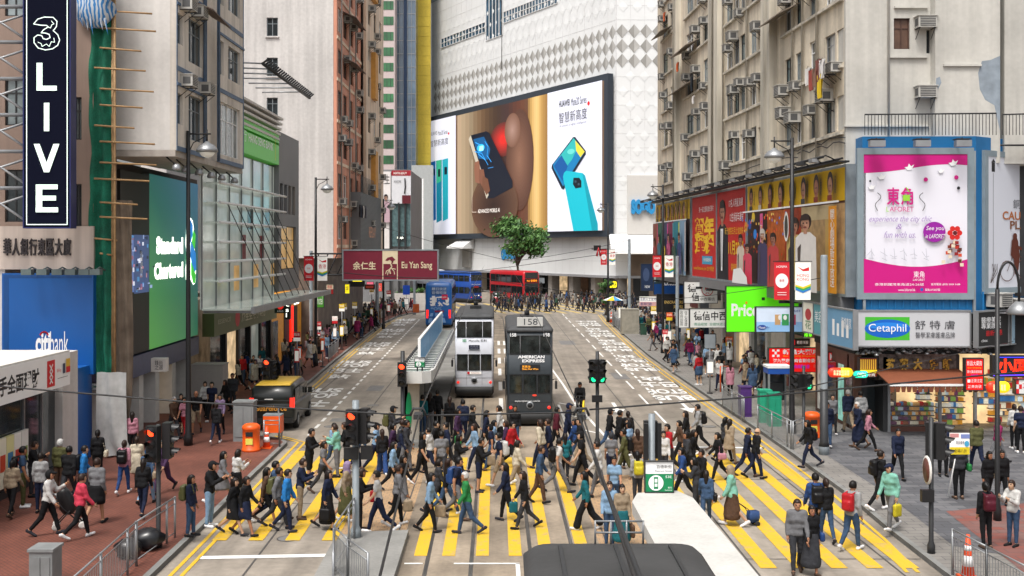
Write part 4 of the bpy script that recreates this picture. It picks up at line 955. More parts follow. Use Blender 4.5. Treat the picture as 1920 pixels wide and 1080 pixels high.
b = MB(); za = frY.z(1170, 475)
for k in range(1): 
    vs = [frY.pt(-1.0, za, 3.4), frY.pt(8, za, 3.4), frY.pt(8, za + 2.7, .1), frY.pt(-1.0, za + 2.7, .1)]; b.add(vs + [v + Vector((0, .3, -.1)) for v in vs], [(0, 1, 2, 3), (4, 7, 6, 5), (0, 4, 5, 1), (1, 5, 6, 2), (3, 2, 6, 7), (0, 3, 7, 4)], K['white'])
b.build('awning', root)
b = MB(); b.fbox(frY, 1.8, 8, .13, za - .2, -1, .12, mat('brown_marble', (.16, .115, .085), .35, var=.3, scale=.6)); b.fbox(frY, 2.4, 4.6, .2, 3.4, .12, .2, K['dark']); b.build('entrance_wall', root)
u = frX.u(876); zz = frX.z(876, 463); b = MB(); vs = [frX.pt(u - 3, zz, 2.6), frX.pt(u + 3.4, zz, 2.6), frX.pt(u + 2.8, zz + 1.5, .1), frX.pt(u - 2.2, zz + 1.5, .1)]
b.add(vs + [frX.pt(u - 3, zz - .3, 2.6), frX.pt(u + 3.4, zz - .3, 2.6), frX.pt(u + 2.8, zz - .3, .1), frX.pt(u - 2.2, zz - .3, .1)], [(0, 1, 2, 3), (0, 4, 5, 1), (1, 5, 6, 2), (0, 3, 7, 4), (4, 7, 6, 5)], K['white']); b.fbox(frX, u - 1, u + 1.8, zz - 3.6, zz - .3, .0, .5, m_grt); b.build('awning', root)
m_sb = mat('store_blue_letters', (.03, .26, .55), .4, var=0)
b = MB(); 
bx = (frY.u(1182), frY.u(1227), frY.z(1200, 402), frY.z(1200, 374)); b.fbox(frY, frY.u(1176), 22, frY.z(1200, 440), frY.z(1200, 329), .02, .35, mat('white_sign_ground', (.6, .58, .55), .5, var=.03))
put_text(b, frY, "SOGO", *bx, .355, m_sb, .08, .5)
put_text(b, frX, "SOGO", frX.u(945), frX.u(970), frX.z(957, 486), frX.z(957, 468), .05, m_sb, .05, .25); b.build('lettering', root)
u = frX.u(944.5); b = MB(); b.lathe((0, 0, 0), [(.75, 0), (.75, .1)], m_sb, 4); 
b2 = MB(); b2.add([frX.pt(u + .85 * math.cos(t * math.pi / 12), frX.z(944, 477) + 1.0 * math.sin(t * math.pi / 12), .06) for t in range(24)] + [frX.pt(u + .5 * math.cos(t * math.pi / 12), frX.z(944, 477) + .62 * math.sin(t * math.pi / 12), .06) for t in range(24)], [(t, (t + 1) % 24, 24 + (t + 1) % 24, 24 + t) for t in range(24)], m_sb); b2.build('round_emblem', root)
bx = (L5 + 0.0, L5 + 1, 0, 1)
hang('yellow glowing shop sign on the corner of the white store', 148.2, 1143, 1157, 526, 541, px_mat('2a2a14'), [('t', "ENZO", .05, .95, .1, .9, px_mat('f2dc1e', .4, .9, 0), dict(bold=.05))], frame=.05)
hang('lower part of yellow shop sign with letter B', 148.3, 1135, 1143, 524, 537, px_mat('1a1a14'), [('t', "B", .05, .95, .1, .9, px_mat('f2dc1e', .4, .9, 0), dict(bold=.05))], frame=.05)
# giant screen
em = 1.0
def sm(h, e=.72, var=0.0): return px_mat(h, .5, e, var)
u0, u1 = frX.u(810), frX.u(1146); zb_ = frX.z(1146, 432); ztp = frX.z(1146, 152)
box = (u0, u1, zb_, ztp); px = Px(frX, box)
def blend(name, ca, cb, cc, axis=0, k=3.0):
    """Soft colour areas of the blurred picture on the screen."""
    m = bpy.data.materials.new(name); m.use_nodes = True; t = m.node_tree; N, L = t.nodes, t.links; b_ = N["Principled BSDF"]
    tc = N.new("ShaderNodeTexCoord"); n = N.new("ShaderNodeTexNoise"); n.inputs["Scale"].default_value = k; n.inputs["Detail"].default_value = 1; n.inputs["Distortion"].default_value = .4
    rp = N.new("ShaderNodeValToRGB"); rp.color_ramp.elements[0].color = (*hexc(ca), 1); rp.color_ramp.elements[1].color = (*hexc(cc), 1); rp.color_ramp.elements[0].position = .32; rp.color_ramp.elements[1].position = .7
    e = rp.color_ramp.elements.new(.5); e.color = (*hexc(cb), 1)
    L.new(tc.outputs["Object"], n.inputs["Vector"]); L.new(n.outputs["Fac"], rp.inputs[0]); L.new(rp.outputs[0], b_.inputs["Base Color"]); L.new(rp.outputs[0], b_.inputs["Emission Color"]); b_.inputs["Emission Strength"].default_value = .5; b_.inputs["Roughness"].default_value = .5
    return m
W_ = sm('d4d6e4', .38)
bands = ['a08a70', '97846b', '8d7a62', '80705a', '74604a', '6a543e', '5c4632', '503c2b', '463426', '3e2d22', '3a2a22', '3a2926', '3c2826', '442a24', '4e2e24', '543024', '5a3626', '5a3a2a']
def soft(cx, cy, rx, ry, c0, c1, n_=6, e_=.43):
    a, b_ = [[int(h_[i:i + 2], 16) for i in (0, 2, 4)] for h_ in (c0, c1)]
    return [px.e(cx, cy, rx * (1 - k / n_), ry * (1 - k / n_), sm('%02x%02x%02x' % tuple(int(p_ + (q_ - p_) * (k + 1) / n_) for p_, q_ in zip(a, b_)), e_)) for k in range(n_)]
it = []
x0_, x1_ = 869, 1004; nb = len(bands)
for i, c_ in enumerate(bands): it.append(px.r(x0_ + (x1_ - x0_) * i / nb, x0_ + (x1_ - x0_) * (i + 1) / nb + .4, 120, 470, sm(c_, .42)))
gold = ['8a6a3c', 'a4824a', 'b8955a', 'c2a067', 'c6a66c', 'c2a064', 'b08c52', 'a07c44', '96723e', '8c6a3a', '84642f']
for i, c_ in enumerate(gold): it.append(px.r(1003 + 40 * i / 11, 1003 + 40 * (i + 1) / 11 + .3, 120, 470, sm(c_, .45)))
it += soft(957, 262, 26, 32, '4a2420', 'd0241e', 10, .55) + soft(988, 300, 26, 95, '4a3026', '7a5846', 12) + soft(975, 245, 15, 32, '6a4a3a', '94766a', 12) + soft(940, 385, 44, 60, '5a4030', '2a1a16', 12)
it += [
       px.p([(896, 255), (926, 247), (932, 250), (976, 340), (976, 352), (940, 372), (928, 372), (896, 275)], sm('0d1322', .4)), px.p([(893, 262), (897, 254), (931, 366), (927, 373)], sm('b0a898', .4)),
       px.p([(902, 262), (922, 257), (934, 280), (930, 300), (912, 298)], sm('0e4a78', .55)), px.e(916, 278, 7, 7, sm('2a9ad8', .8)), px.r(913, 921, 275, 284, sm('8ad4f4', .8)),
       px.l([(906, 268), (914, 272), (912, 290), (924, 300)], 1.6, sm('2a8ad0', .7)), px.l([(924, 266), (930, 276), (928, 292), (936, 304)], 1.6, sm('2a8ad0', .7)), px.l([(905, 285), (918, 288), (930, 310)], 1.4, sm('2a8ad0', .7)), px.l([(930, 316), (940, 314)], 1.5, sm('2a6aa0', .6)),
       px.p([(905, 305), (913, 302), (916, 325), (914, 345), (906, 342), (904, 320)], sm('7c5240', .45)), px.p([(913, 318), (922, 318), (926, 346), (920, 352), (913, 340)], sm('704838', .45)), px.p([(920, 330), (930, 336), (934, 358), (927, 366), (919, 350)], sm('64402f', .45)),
       px.l([(900, 300), (900, 398), (908, 398)], 1.0, sm('c8b8a8', .5)), px.t("ADVANCED MOBILE AI", 911, 952, 393, 400, sm('e8e0d8', .6))]
it += [px.r(805, 869, 120, 470, W_), px.r(1043, 1150, 120, 470, W_),
       px.t("HUAWEI", 821, 834, 249, 256, sm('1a1a22', .1)), px.t("Mate20 Series", 836, 854, 247, 255, sm('3a3a44', .1)), px.t("智慧新高度", 821, 855, 265, 277, sm('50505a', .1)), px.e(856, 251, 1.4, 2.4, sm('d02020', .3)),
       px.p([(822, 305), (831, 302), (832, 412), (822, 416)], sm('12508c', .45)), px.p([(832, 302), (843, 300), (843, 413), (833, 418)], sm('0c6f88', .45)), px.p([(833, 302), (842, 300), (842, 340), (833, 345)], sm('2f9a7a', .45)), px.p([(844, 300), (855, 297), (855, 410), (845, 415)], sm('1a94a4', .45)),
       px.r(826, 830, 318, 330, sm('0a1c30', .2)), px.r(836, 840, 318, 332, sm('0a1c30', .2)), px.r(848, 853, 314, 328, sm('0a1c30', .2)),
       px.t("HUAWEI", 1065, 1085, 191, 203, sm('1a1a22', .1), bold=.02), px.t("Mate20 Series", 1088, 1117, 186, 200, sm('3a3a44', .1)), px.e(1121, 195, 2.4, 4, sm('d02020', .3)), px.t("智慧新高度", 1065, 1118, 213, 233, sm('50505a', .1)), px.t("AI unlocks a higher intelligence", 1066, 1117, 236, 241, sm('6a6a74', .1)),
       px.p([(1052, 310), (1092, 258), (1096, 258), (1116, 284), (1116, 290), (1074, 356), (1070, 354), (1051, 316)], sm('151f2c', .3)),
       px.p([(1054, 309), (1093, 260), (1114, 285), (1073, 350), (1055, 316)], sm('0f6a9c', .5)), px.p([(1066, 295), (1093, 260), (1103, 272), (1090, 300), (1076, 318)], sm('2a9c9a', .5)), px.p([(1096, 264), (1114, 285), (1106, 296), (1098, 284)], sm('c8b83a', .5)), px.p([(1056, 312), (1070, 292), (1082, 312), (1072, 340)], sm('0c4a86', .5)), px.e(1088, 285, 7, 5, sm('5ab8b0', .5)),
       px.p([(1075, 325), (1079, 321), (1110, 325), (1115, 330), (1139, 424), (1139, 440), (1093, 440), (1073, 332)], sm('13a0b0', .5)), px.p([(1110, 325), (1115, 330), (1139, 420), (1139, 440), (1128, 440)], sm('0d8494', .5)), px.p([(1093, 334), (1104, 334), (1108, 340), (1108, 352), (1097, 354), (1092, 346)], sm('0e1a24', .2)), px.e(1097, 341, 2, 2.4, sm('38505e', .2)), px.e(1103, 346, 2, 2.4, sm('38505e', .2))]
# clip artwork vertically to the panel
def clipz(it_):
    o = []
    for i in it_:
        if i[0] == 'r': o.append(('r', max(0, min(1, i[1])), max(0, min(1, i[2])), max(0, i[3]), min(1, i[4]), i[5]))
        elif i[0] == 'p': o.append(('p', [(max(0, min(1, x)), max(0, min(1, y))) for x, y in i[1]], i[2]))
        else: o.append(i)
    return o
panel('video_billboard', 'giant dark framed screen showing phone advertisement with brown blurred centre', 'screen', frX, box, .3, 1.2, sm('6a543e', .4), m_frm, clipz(it), frame=.9, fmat=m_frm, step=.004)
# ---------------------------------------------------------------- buildings on the right
m_tong = mat('aged_beige_render', (.6, .53, .42), .85, var=.16, scale=.4, streak=.2, fine=.08, bump=.2)
m_pil = mat('aged_beige_pilaster', (.53, .49, .41), .85, var=.14, scale=.4, streak=.3)
m_rend = mat('grey_white_render', (.5, .485, .445), .85, var=.16, scale=.35, streak=.1, fine=.06, bump=.2)
frZ = Fr(16.3 - .055 * 44.5, 44.5, .055, -1)                   # street face; u runs from far (-) to the corner (0)
Lr = -frZ.u(1233)
root = thing('apartment_block', 'aged beige flats above the street posters with many air conditioners', 'building', (14, 60, 11))
zB, zT = 11.25, 44
cols = [(1243, 1252, 1), (1257, 1268, 2), (1287, 1300, 2), (1304, 1313, 1), (1319, 1337, 3), (1361, 1374, 2), (1376, 1386, 2), (1388, 1397, 1), (1407, 1418, 2), (1422, 1436, 2), (1472, 1484, 2), (1492, 1503, 2), (1518, 1532, 2), (1547, 1566, 3), (1569, 1582, 2)]
ops = []; info = []
for f_ in range(6):
    z = 12.62 + 2.8 * f_
    for c_, (a, e, nv) in enumerate(cols):
        hi = 1.45 if c_ % 4 else 1.6
        ops.append((frZ.u(a), frZ.u(e), z, z + hi)); info.append((f_, c_, nv))
b = MB(); wall_open(b, frZ, -Lr, 0, zB, zT, ops, m_tong); b.fbox(frZ, -Lr, -.02, zB, zT, -14, -.24, m_tong); b.build('wall', root)
b = MB()
for x0, x1 in ((1271, 1277), (1339, 1347), (1350, 1357), (1440, 1446), (1452, 1457)):
    b.fbox(frZ, frZ.u(x0), frZ.u(x1), zB, zT, .0, .4, m_pil)
b.build('pilaster', root)
b = MB()
for f_ in range(6):
    z = 12.62 + 2.8 * f_
    for x0, x1 in ((1241, 1270), (1284, 1338), (1360, 1438), (1468, 1586)): b.fbox(frZ, frZ.u(x0), min(-.01, frZ.u(x1)), z - .22, z - .1, .0, .16, m_pil)
b.build('sill_band', root)
b = MB()
for x in (1274, 1337, 1348, 1359, 1404, 1447, 1450, 1490, 1509, 1536): b.tube([frZ.pt(frZ.u(x), zB, .45 if x in (1274, 1348) else .12), frZ.pt(frZ.u(x), zT, .45 if x in (1274, 1348) else .12)], .06, mat('drain_beige', (.4, .37, .31), .6), 5)
for y, x0, x1 in ((300, 1360, 1500), (262, 1470, 1590), (290, 1500, 1590)): 
    u_ = [frZ.u(x0 + (x1 - x0) * k / 8) for k in range(9)]; b.tube([frZ.pt(q_, 12.0 + .1 * math.sin(k * 2.2) + (300 - y) * .008, .12) for k, q_ in enumerate(u_)], .025, K['iron'], 4)
b.build('drain_pipe', root)
rr = random.Random(11)
for o_, (f_, c_, nv) in zip(ops, info):
    window(root, frZ, *o_, nv=nv, nh=1, bar=.055, fm=(K['steel'], K['iron'], K['greypole'], K['white'])[(f_ * 3 + c_ * 5) % 4], gm=(K['glass'], K['glass'], K['glass2'], mat('bluish_window', (.09, .14, .15), .1, var=.5, scale=.8, spec=.8))[(f_ + c_ * 3) % 4])
nac = 0
for o_, (f_, c_, nv) in zip(ops, info):
    if rr.random() < (.85 if c_ != 7 else .3) and not (f_ == 0 and c_ in (7, 9)):
        z = o_[2] + rr.choice((1.05, 1.3, 1.35, -.35, .95)); u_ = o_[0] + (o_[1] - o_[0]) * rr.choice((.3, .5, .7))
        place_ac(frZ, u_, z, 'air conditioner on the beige flats, %s storey above the posters, %s window from the corner' % (ORD[f_], ORD[14 - c_]), 'air conditioners on the beige flats', rr.choice((.9, 1, 1.1))); nac += 1
m_awn = mat('metal_window_hood', (.23, .19, .15), .7, var=.4)
for k, (x0, x1, y) in enumerate(((1280, 1312, 78), (1274, 1313, 150), (1457, 1500, 14), (1243, 1262, 52))):
    z = frZ.z(x1, y); b = MB(); vs = [frZ.pt(frZ.u(x0), z + .2, .02), frZ.pt(frZ.u(x1), z + .2, .02), frZ.pt(frZ.u(x1), z - .25, .95), frZ.pt(frZ.u(x0), z - .25, .95)]; b.hexa(vs + [v + Vector((0, 0, .05)) for v in vs], m_awn); b.build('awning', root)
b = MB(); b.fbox(frZ, -Lr, 0, 11.12, zB, -14, .12, m_pil); b.build('ledge', root)
for k, (x, y, h_, c_, t) in enumerate(((1547, 128, .75, 'd8d4d0', 'white'), (1554, 131, .9, '9a4a40', 'russet'), (1561, 128, .8, '8a6a5a', 'brown'), (1568, 112, .95, '7a4a42', 'dark red'), (1575, 112, .8, 'e0dedc', 'pale'), (1571, 140, 1.0, 'd8b82a', 'yellow'), (1291, 118, .6, 'c85a2a', 'orange'), (1319, 145, .9, '15202a', 'black'), (1322, 180, .5, 'e0dcd8', 'small white'), (1265, 24, .6, 'd06a40', 'coral'))):
    cloth('washing', t + ' garment drying outside the beige flats', 'laundry', frZ, frZ.u(x), frZ.z(x, y), .75, .5, h_, px_mat(c_, .8), 'washing on the beige flats')
# grey-white corner tower
root = thing('corner_tower', 'grey white rendered tower above the blue billboard box, peeling patch', 'building', (18, 44, 12))
frK = front(44.3); xk = frK.u(1585.5)
zk = frK.z(1700, 262)
ops = [frK.rect(1676, 1706, 34, 92), frK.rect(1737, 1744, 56, 100)]
b = MB(); wall_open(b, frK, xk, frK.u(1745), zk - 1, zT, ops, m_rend); b.fbox(frK, xk + .02, frK.u(1745), zk - 1, zT, -14, -.24, m_rend); b.build('wall', root)
b = MB(); b.fbox(frK, frK.u(1745.5), frK.u(1866), zk - 1, zT, -14, .45, m_rend); b.build('side_wall', root)
b = MB(); b.fbox(frK, frK.u(1866.3), frK.u(1881), zk - 1, zT, -12, -.5, mat('dark_brown_wall', (.06, .045, .04), .7)); b.fbox(frK, frK.u(1881.3), frK.u(1881) + 14, zk - 1, zT, -12, .1, m_rend); b.build('recess', root)
window(root, frK, *ops[0], nv=2, nh=1, fm=mat('brown_frame', (.07, .035, .025), .5), gm=mat('brown_blind', (.11, .06, .04), .4, var=.3)); window(root, frK, *ops[1], nv=1, fm=K['iron'])
b = MB()
for y, x0, x1 in ((14, 1676, 1738), (107, 1667, 1737), (126, 1760, 1830), (236, 1582, 1740)): b.fbox(frK, frK.u(x0), frK.u(x1), frK.z(x0, y + 2), frK.z(x0, y - 2), -.1, .12 if x0 < 1745 else .55, m_rend)
b.tube([frK.pt(frK.u(1665), zk, .08), frK.pt(frK.u(1665), zT, .08)], .05, m_rend, 5)
b.build('ledge', root)
m_peel = mat('peeled_blue_grey_patch', (.24, .28, .32), .9, var=.2)
b = MB(); pl = [(1825, 140), (1832, 118), (1848, 116), (1866, 108), (1866, 250), (1855, 200), (1838, 190), (1828, 170)]
b.fpoly(frK, [(frK.u(x), frK.z(1850, y)) for x, y in pl][::-1], .454, m_peel); b.fpoly(frK, [(frK.u(x), frK.z(1750, y)) for x, y in ((1747, 150), (1754, 147), (1757, 158), (1751, 170), (1747, 168))][::-1], .454, m_peel); b.build('peeled_patch', root)
for y, t in ((55, 'upper'), (185, 'lower')): place_ac(frK, frK.u(1731), frK.z(1731, y), t + ' air conditioner in the narrow recess of grey white tower', 'air conditioners on the corner tower', 1.05)
root = thing('railing', 'thin iron balcony railing above the blue billboard box', 'railing', (20, 42.8, 12.3))
fr2 = front(43.0); b = MB()
for a, c in ((1620, 1866), (1878, 1960)):
    za = fr2.z(1700, 213)
    b.tube([fr2.pt(fr2.u(a), za - .05, .1), fr2.pt(fr2.u(c), za, .1)], .03, K['iron'], 4); x = a
    while x < c: b.tube([fr2.pt(fr2.u(x), 12.2, .1), fr2.pt(fr2.u(x), za - .03, .1)], .015, K['iron'], 4, caps=False); x += 6.3
b.build('bars', root)
# poster wall along the street (overhanging the pavement)
def posters(x0, x1, items_fn, face, label, top=None):
    u0, u1 = frZ.u(x0), frZ.u(x1); bx = (u0, u1, 5.75, 11.0); return panel('billboard', label, 'billboard', frZ, bx, -.3, .1, face, K['greypole'], items_fn(bx), frame=.12, fmat=K['greypole'], group=None)
sk = px_mat('a8725a', .5, 0, .35); sk2 = px_mat('b8866c', .5, 0, .35); hr = px_mat('2a1a14'); m_y = px_mat('e0b414'); m_rd = px_mat('c21a14'); m_brn = px_mat('5a3220')
def strip_faces(n, seed):
    r_ = random.Random(seed); o = [('r', 0, 1, 0, .26, m_y)]
    for k in range(n):
        cx = (k + .4) / n; w_ = .42 / n
        o += [('e', cx, .115, w_ * .46, .095, hr), ('e', cx, .145, w_ * .34, .08, (sk, sk2)[k % 2]), ('e', cx - w_ * .13, .135, w_ * .06, .008, hr), ('e', cx + w_ * .13, .135, w_ * .06, .008, hr), ('e', cx, .18, w_ * .12, .009, px_mat('8a3a34')), ('p', [(cx - w_ * .34, .145), (cx - w_ * .2, .2), (cx - w_ * .18, .15)], px_mat('94604a')), ('r', cx - w_ * .35, cx + w_ * .35, .21, .255, px_mat(r_.choice(('7a2a1a', '3a3a3a', 'c8c0b0', '8a3a2a')))), ('t', "主演明星", cx + w_ * .75, cx + w_ * 1.0, .06, .2, K['txtb'], dict(vertical=True))]
    o.append(('r', 0, 1, .26, .275, K['txtw'])); return o
def p1(bx):
    o = [('r', 0, 1, .28, 1, px_mat('4a3a3a'))] + strip_faces(8, 1)
    for k, c_ in enumerate(('8a4a3a', '2a5a4a', '3a3a5a', '7a2a4a', '1f7a8a', '7a9ab4')): o += [('r', k / 6, (k + 1) / 6, .28, 1, px_mat(c_)), ('r', (k + .82) / 6, (k + .97) / 6, .3, .95, px_mat(('c83a6a', 'e0b02a', 'd03a8a', '3aa0b0', 'c8c83a', 'c8b8b0')[k]))]
    for k in range(6): o += figure((k + .4) / 6, .5 - .06 * (k % 2), .98, .12, (sk, sk2)[k % 2], hr, px_mat(('a03a3a', '3a6a7a', 'c8a83a', 'b84a7a', '2a4a3a', '2a3a6a')[k]))
    return o
def p2(bx):
    return [('r', 0, 1, 0, 1, m_rd), ('t', "第一部立體賀歲紀錄片", .3, .9, .13, .2, K['txtw']), ('t', "賀年\n運程", .1, .93, .26, .72, px_mat('e8b81e', .5, .05), dict(bold=.055)), ('r', .44, .86, .74, .84, px_mat('3a9ac0')), ('t', "新春獻映", .5, .8, .76, .81, K['txtw']), ('t', "www.hkmovie.com 2019賀歲", .08, .92, .86, .92, m_y)]
def p3(bx):
    return [('r', 0, 1, 0, 1, m_rd)] + figure(.2, .1, 1.0, .44, sk2, hr, px_mat('15151c'), .26) + [('p', [(.15, .42), (.25, .42), (.22, .9), (.17, .9)], K['txtw']), ('l', [(.2, .45), (.2, .85)], .015, px_mat('2a3a6a')), ('t', "17名人明星演繹", .46, .93, .1, .19, K['txtw']), ('t', "12生肖新年運程", .5, .95, .25, .35, K['txtw']), ('t', "新光戲院五月上旬放映", .32, .95, .41, .49, m_y), ('t', "11月23日", .45, .95, .56, .72, m_y, dict(bold=.03)), ('t', "震撼感動上映", .55, .93, .81, .89, m_y)]
def p4(bx):
    o = [('r', 0, 1, .26, 1, m_brn), ('r', 0, .25, .28, 1, px_mat('3a2018')), ('r', .25, .45, .28, 1, px_mat('b05a24', .5, .1, .3)), ('r', .45, .62, .28, 1, px_mat('9a3a1c', .5, .1, .3)), ('r', .62, 1, .28, 1, px_mat('a88a60', .5, .1, .3)), ('r', .62, .92, .28, .4, px_mat('c8b48a')), ('r', .84, .92, .4, 1, px_mat('c8a868'))] + strip_faces(8, 4)
    o += [('r', .225, .26, .3, 1, px_mat('d0508a')), ('r', .57, .6, .28, 1, px_mat('c01a3a')), ('r', .92, .985, .3, 1, px_mat('d08a1c')), ('t', "友情出演劇場版", .23, .255, .4, .95, K['txtw'], dict(vertical=True)), ('t', "賀歲喜劇最佳演員", .572, .598, .32, .8, K['txtw'], dict(vertical=True)), ('t', "開心劇場新年放送", .935, .97, .33, .95, K['txtw'], dict(vertical=True))]
    for x, y, z in ((.10, .4, '2a4aa0'), (.17, .5, '2a7ac8'), (.05, .42, 'c8882a'), (.15, .33, 'c8a82a')): o.append(('e', x, y, .02, .05, px_mat(z, .5, .1)))
    r_ = random.Random(9)
    for k in range(80): o.append(('e', r_.uniform(.02, .56), r_.uniform(.32, .7), .006, .014, px_mat(r_.choice(('e04a1c', 'f0b03a', '8a1a10', 'f0d870', '3a7ad0')))))
    for a in ((.06, .5, 1, .11, sk, hr, px_mat('c8baaa')), (.16, .6, 1, .12, sk2, hr, px_mat('d0405a')), (.36, .46, 1, .12, sk2, px_mat('c8c0b8'), px_mat('3a3458')), (.49, .5, 1, .13, sk, hr, px_mat('b83a3a')), (.72, .38, 1, .17, sk, hr, px_mat('b8a060')), (.83, .36, 1, .2, sk2, hr, px_mat('d8d4d0'))): o += figure(*a)
    o += [('p', [(.0, 1), (.02, .86), (.12, .84), (.2, .93), (.21, 1)], K['txtw']), ('e', .655, .45, .025, .13, px_mat('d8d8d4')), ('e', .655, .45, .017, .1, px_mat('3a3a34'))]
    return o
posters(1233, 1297, p1, px_mat('4a3a3a'), 'far film poster with a row of faces over coloured strips')
posters(1301, 1346, p2, m_rd, 'red film poster with large yellow Chinese title')
posters(1348, 1402, p3, m_rd, 'red film poster showing a man in black suit beside date')
posters(1406, 1590, p4, m_brn, 'long film poster with yellow strip of eight faces nearest the corner')
root = thing('poster_gantry', 'black lamp gantry along the top of the film posters', 'gantry', (12.5, 60, 11)); b = MB(); u_a, u_b = frZ.u(1234), frZ.u(1602)
b.tube([frZ.pt(u_a, 11.35, 1.3), frZ.pt(u_b, 11.35, 1.3)], .06, K['black'], 5); b.tube([frZ.pt(u_a, 11.3, .5), frZ.pt(u_b, 11.3, .5)], .05, K['black'], 5); b.fbox(frZ, u_a, u_b, 11.14, 11.22, .2, .7, K['black']); b.build('beam', root)
for k in range(26):
    u_ = u_a + (u_b - u_a) * (k + .5) / 26; b = MB(); b.tube([frZ.pt(u_, 11.3, .5), frZ.pt(u_, 11.48, .9), frZ.pt(u_ + .1, 11.3, 1.4)], .03, K['black'], 4); b.fbox(frZ, u_ - .22, u_ + .22, 11.18, 11.33, 1.28, 1.55, K['steel'] if k % 2 else K['iron']); b.build('floodlight', root)
root = thing('canopy_deck', 'dark underside deck carrying film posters over the pavement', 'canopy', (13, 60, 5)); b = MB()
b.fbox(frZ, -Lr, 0, 5.1, 5.62, -6.5, .15, m_greyc); b.fbox(frZ, -Lr, 0, 5.63, 11.1, -14, -.32, K['iron']); b.build('deck', root)
b = MB()
for k in range(14): b.fbox(frZ, -Lr + k * 3, -Lr + k * 3 + .15, 4.95, 5.098, -6, .4, K['iron'])
b.build('joist', root)
# shops under the deck
frM = Fr(20.1 - .055 * 44.5 - 1.4, 44.5, .055, -1)
root = thing('shop_row', 'ground floor shops under the deck with pale pilasters', 'shop', (16.5, 60, 0)); b = MB(); b.fbox(frM, -Lr, -1.5, .13, 5.09, -8, -.3, mat('dark_shop_wall', (.09, .08, .075), .6)); b.build('wall', root)
for k in range(11):
    u_ = -Lr + 1 + k * 3.5; b = MB(); m_ = (mat('warm_shop_glass', (.45, .32, .18), .2, em=.9, var=.6, scale=1.5), K['glass'], mat('beige_shopfront', (.5, .45, .38), .5, em=.08), mat('copper_door', (.28, .15, .08), .4, var=.3))[k % 4]
    b.fbox(frM, u_, u_ + 3.0, .15, 2.9, -.28, -.1, m_); b.fbox(frM, u_ + 3.0, u_ + 3.45, .13, 5, -.3, .1, K['offwhite']); b.fbox(frM, u_, u_ + 3.0, 3.0, 3.9, -.3, .05, px_mat(('6a1a1a', '1a2a3a', 'b8b0a0', '20402a')[k % 4], .5, .1)); b.build('shopfront', root)
b = MB(); r_ = random.Random(2)
for k in range(26):
    u_ = -18 + (k % 13) * .5; b.fbox(frM, u_, u_ + .42, .14 + .5 * (k // 13), .58 + .5 * (k // 13), .1, .5, px_mat(r_.choice(('a06a5a', '7a3a4a', '8a8a90', 'b89a70')), .6))
b.build('display', root)
# blue corner box with the pink poster
m_bb = mat('blue_corrugated_box', (.005, .13, .33), .5, var=.1, scale=.8)
root = thing('billboard_box', 'bright blue corner box carrying the big pink and white poster', 'billboard', (18, 43, 5))
frU = Fr(frK.u(1603), 43.35, 1, -.03); uU1 = frU.u(1830); a_ = frU.pt(uU1, 0)
frV = Fr(a_.x, a_.y, 1.395, 1.0)
zU0, zU1 = frU.z(1610, 588), frU.z(1610, 256)
b = MB(); b.fbox(frU, 0, uU1, zU0, zU1, -2.5, 0, m_bb); b.fbox(frV, 0, 12, zU0, zU1, -2.5, 0.0, m_bb)
for k in range(16): b.fbox(frU, k * .32, k * .32 + .06, zU0, zU0 + .9, .0, .04, m_bb)
b.build('box', root)
b = MB(); b.fbox(frU, 0, .1, zU0, zU1 - .9, .0, .12, K['greypole']); b.fbox(frU, uU1 - .15, uU1 - .05, zU0, zU1 - .6, .0, .12, K['greypole']); b.build('trim', root)
for x in (1632, 1715, 1790): 
    b = MB(); u_ = frU.u(x); b.tube([frU.pt(u_, zU1 - .25, 0), frU.pt(u_, zU1 - .15, .8)], .03, K['iron'], 4); b.fbox(frU, u_ - .3, u_ + .3, zU1 - .5, zU1 - .25, .7, 1.0, K['steel']); b.fbox(frU, u_ - .28, u_ + .28, zU1 - .22, zU1 - .18, .5, 1.0, K['iron']); b.build('floodlight', root)
b = MB(); b.tube([frV.pt(1.2, zU1 - .3, 0), frV.pt(2.6, zU1 - .3, 1.0)], .04, K['iron'], 4); b.fbox(frV, 2.2, 3.0, zU1 - .6, zU1 - .35, .8, 1.1, K['steel']); b.build('floodlight', root)
box = (frU.u(1617.5), frU.u(1811.5), frU.z(1618, 549), frU.z(1618, 290)); px = Px(frU, box); m_pk = px_mat('c00a78', .5, 0, 0); m_pw = px_mat('dad9e2', .5, 0, 0); m_pl = px_mat('9a80b4', .5, 0, 0); m_gl = px_mat('a9a9b4', .5, 0, 0); m_pg = px_mat('8cc83a', .5, 0, 0)
wave_t = [(1612, 280), (1820, 280), (1820, 311)] + [(1820 - 8.2 * k, 311 - 4 * math.sin(k / 25 * math.pi) + 14 * (k / 25) - 3 * math.sin(k / 25 * 2 * math.pi)) for k in range(1, 26)]
wave_b = [(1612, 560), (1820, 560), (1820, 484)] + [(1820 - 8.2 * k, 484 + 16 * math.sin(k / 25 * math.pi)) for k in range(1, 26)]
def dove(x, y, s=1): return [px.p([(x - 9 * s, y - 1 * s), (x - 3 * s, y - 2 * s), (x - 1 * s, y - 8 * s), (x + 3 * s, y - 3 * s), (x + 9 * s, y - 6 * s), (x + 4 * s, y + 4 * s), (x - 4 * s, y + 5 * s)], K['txtw']), px.l([(x - 9 * s, y - 1 * s), (x - 4 * s, y + 5 * s), (x + 4 * s, y + 4 * s)], 1.2, m_gl)]
P_ = [px.p(wave_t, m_pk), px.p(wave_b, m_pk)]
for x, y, s in ((1703, 315, 1), (1785, 307, 1), (1651, 333, .9), (1762, 322, .7), (1632, 352, .8)): P_ += dove(x, y, s)
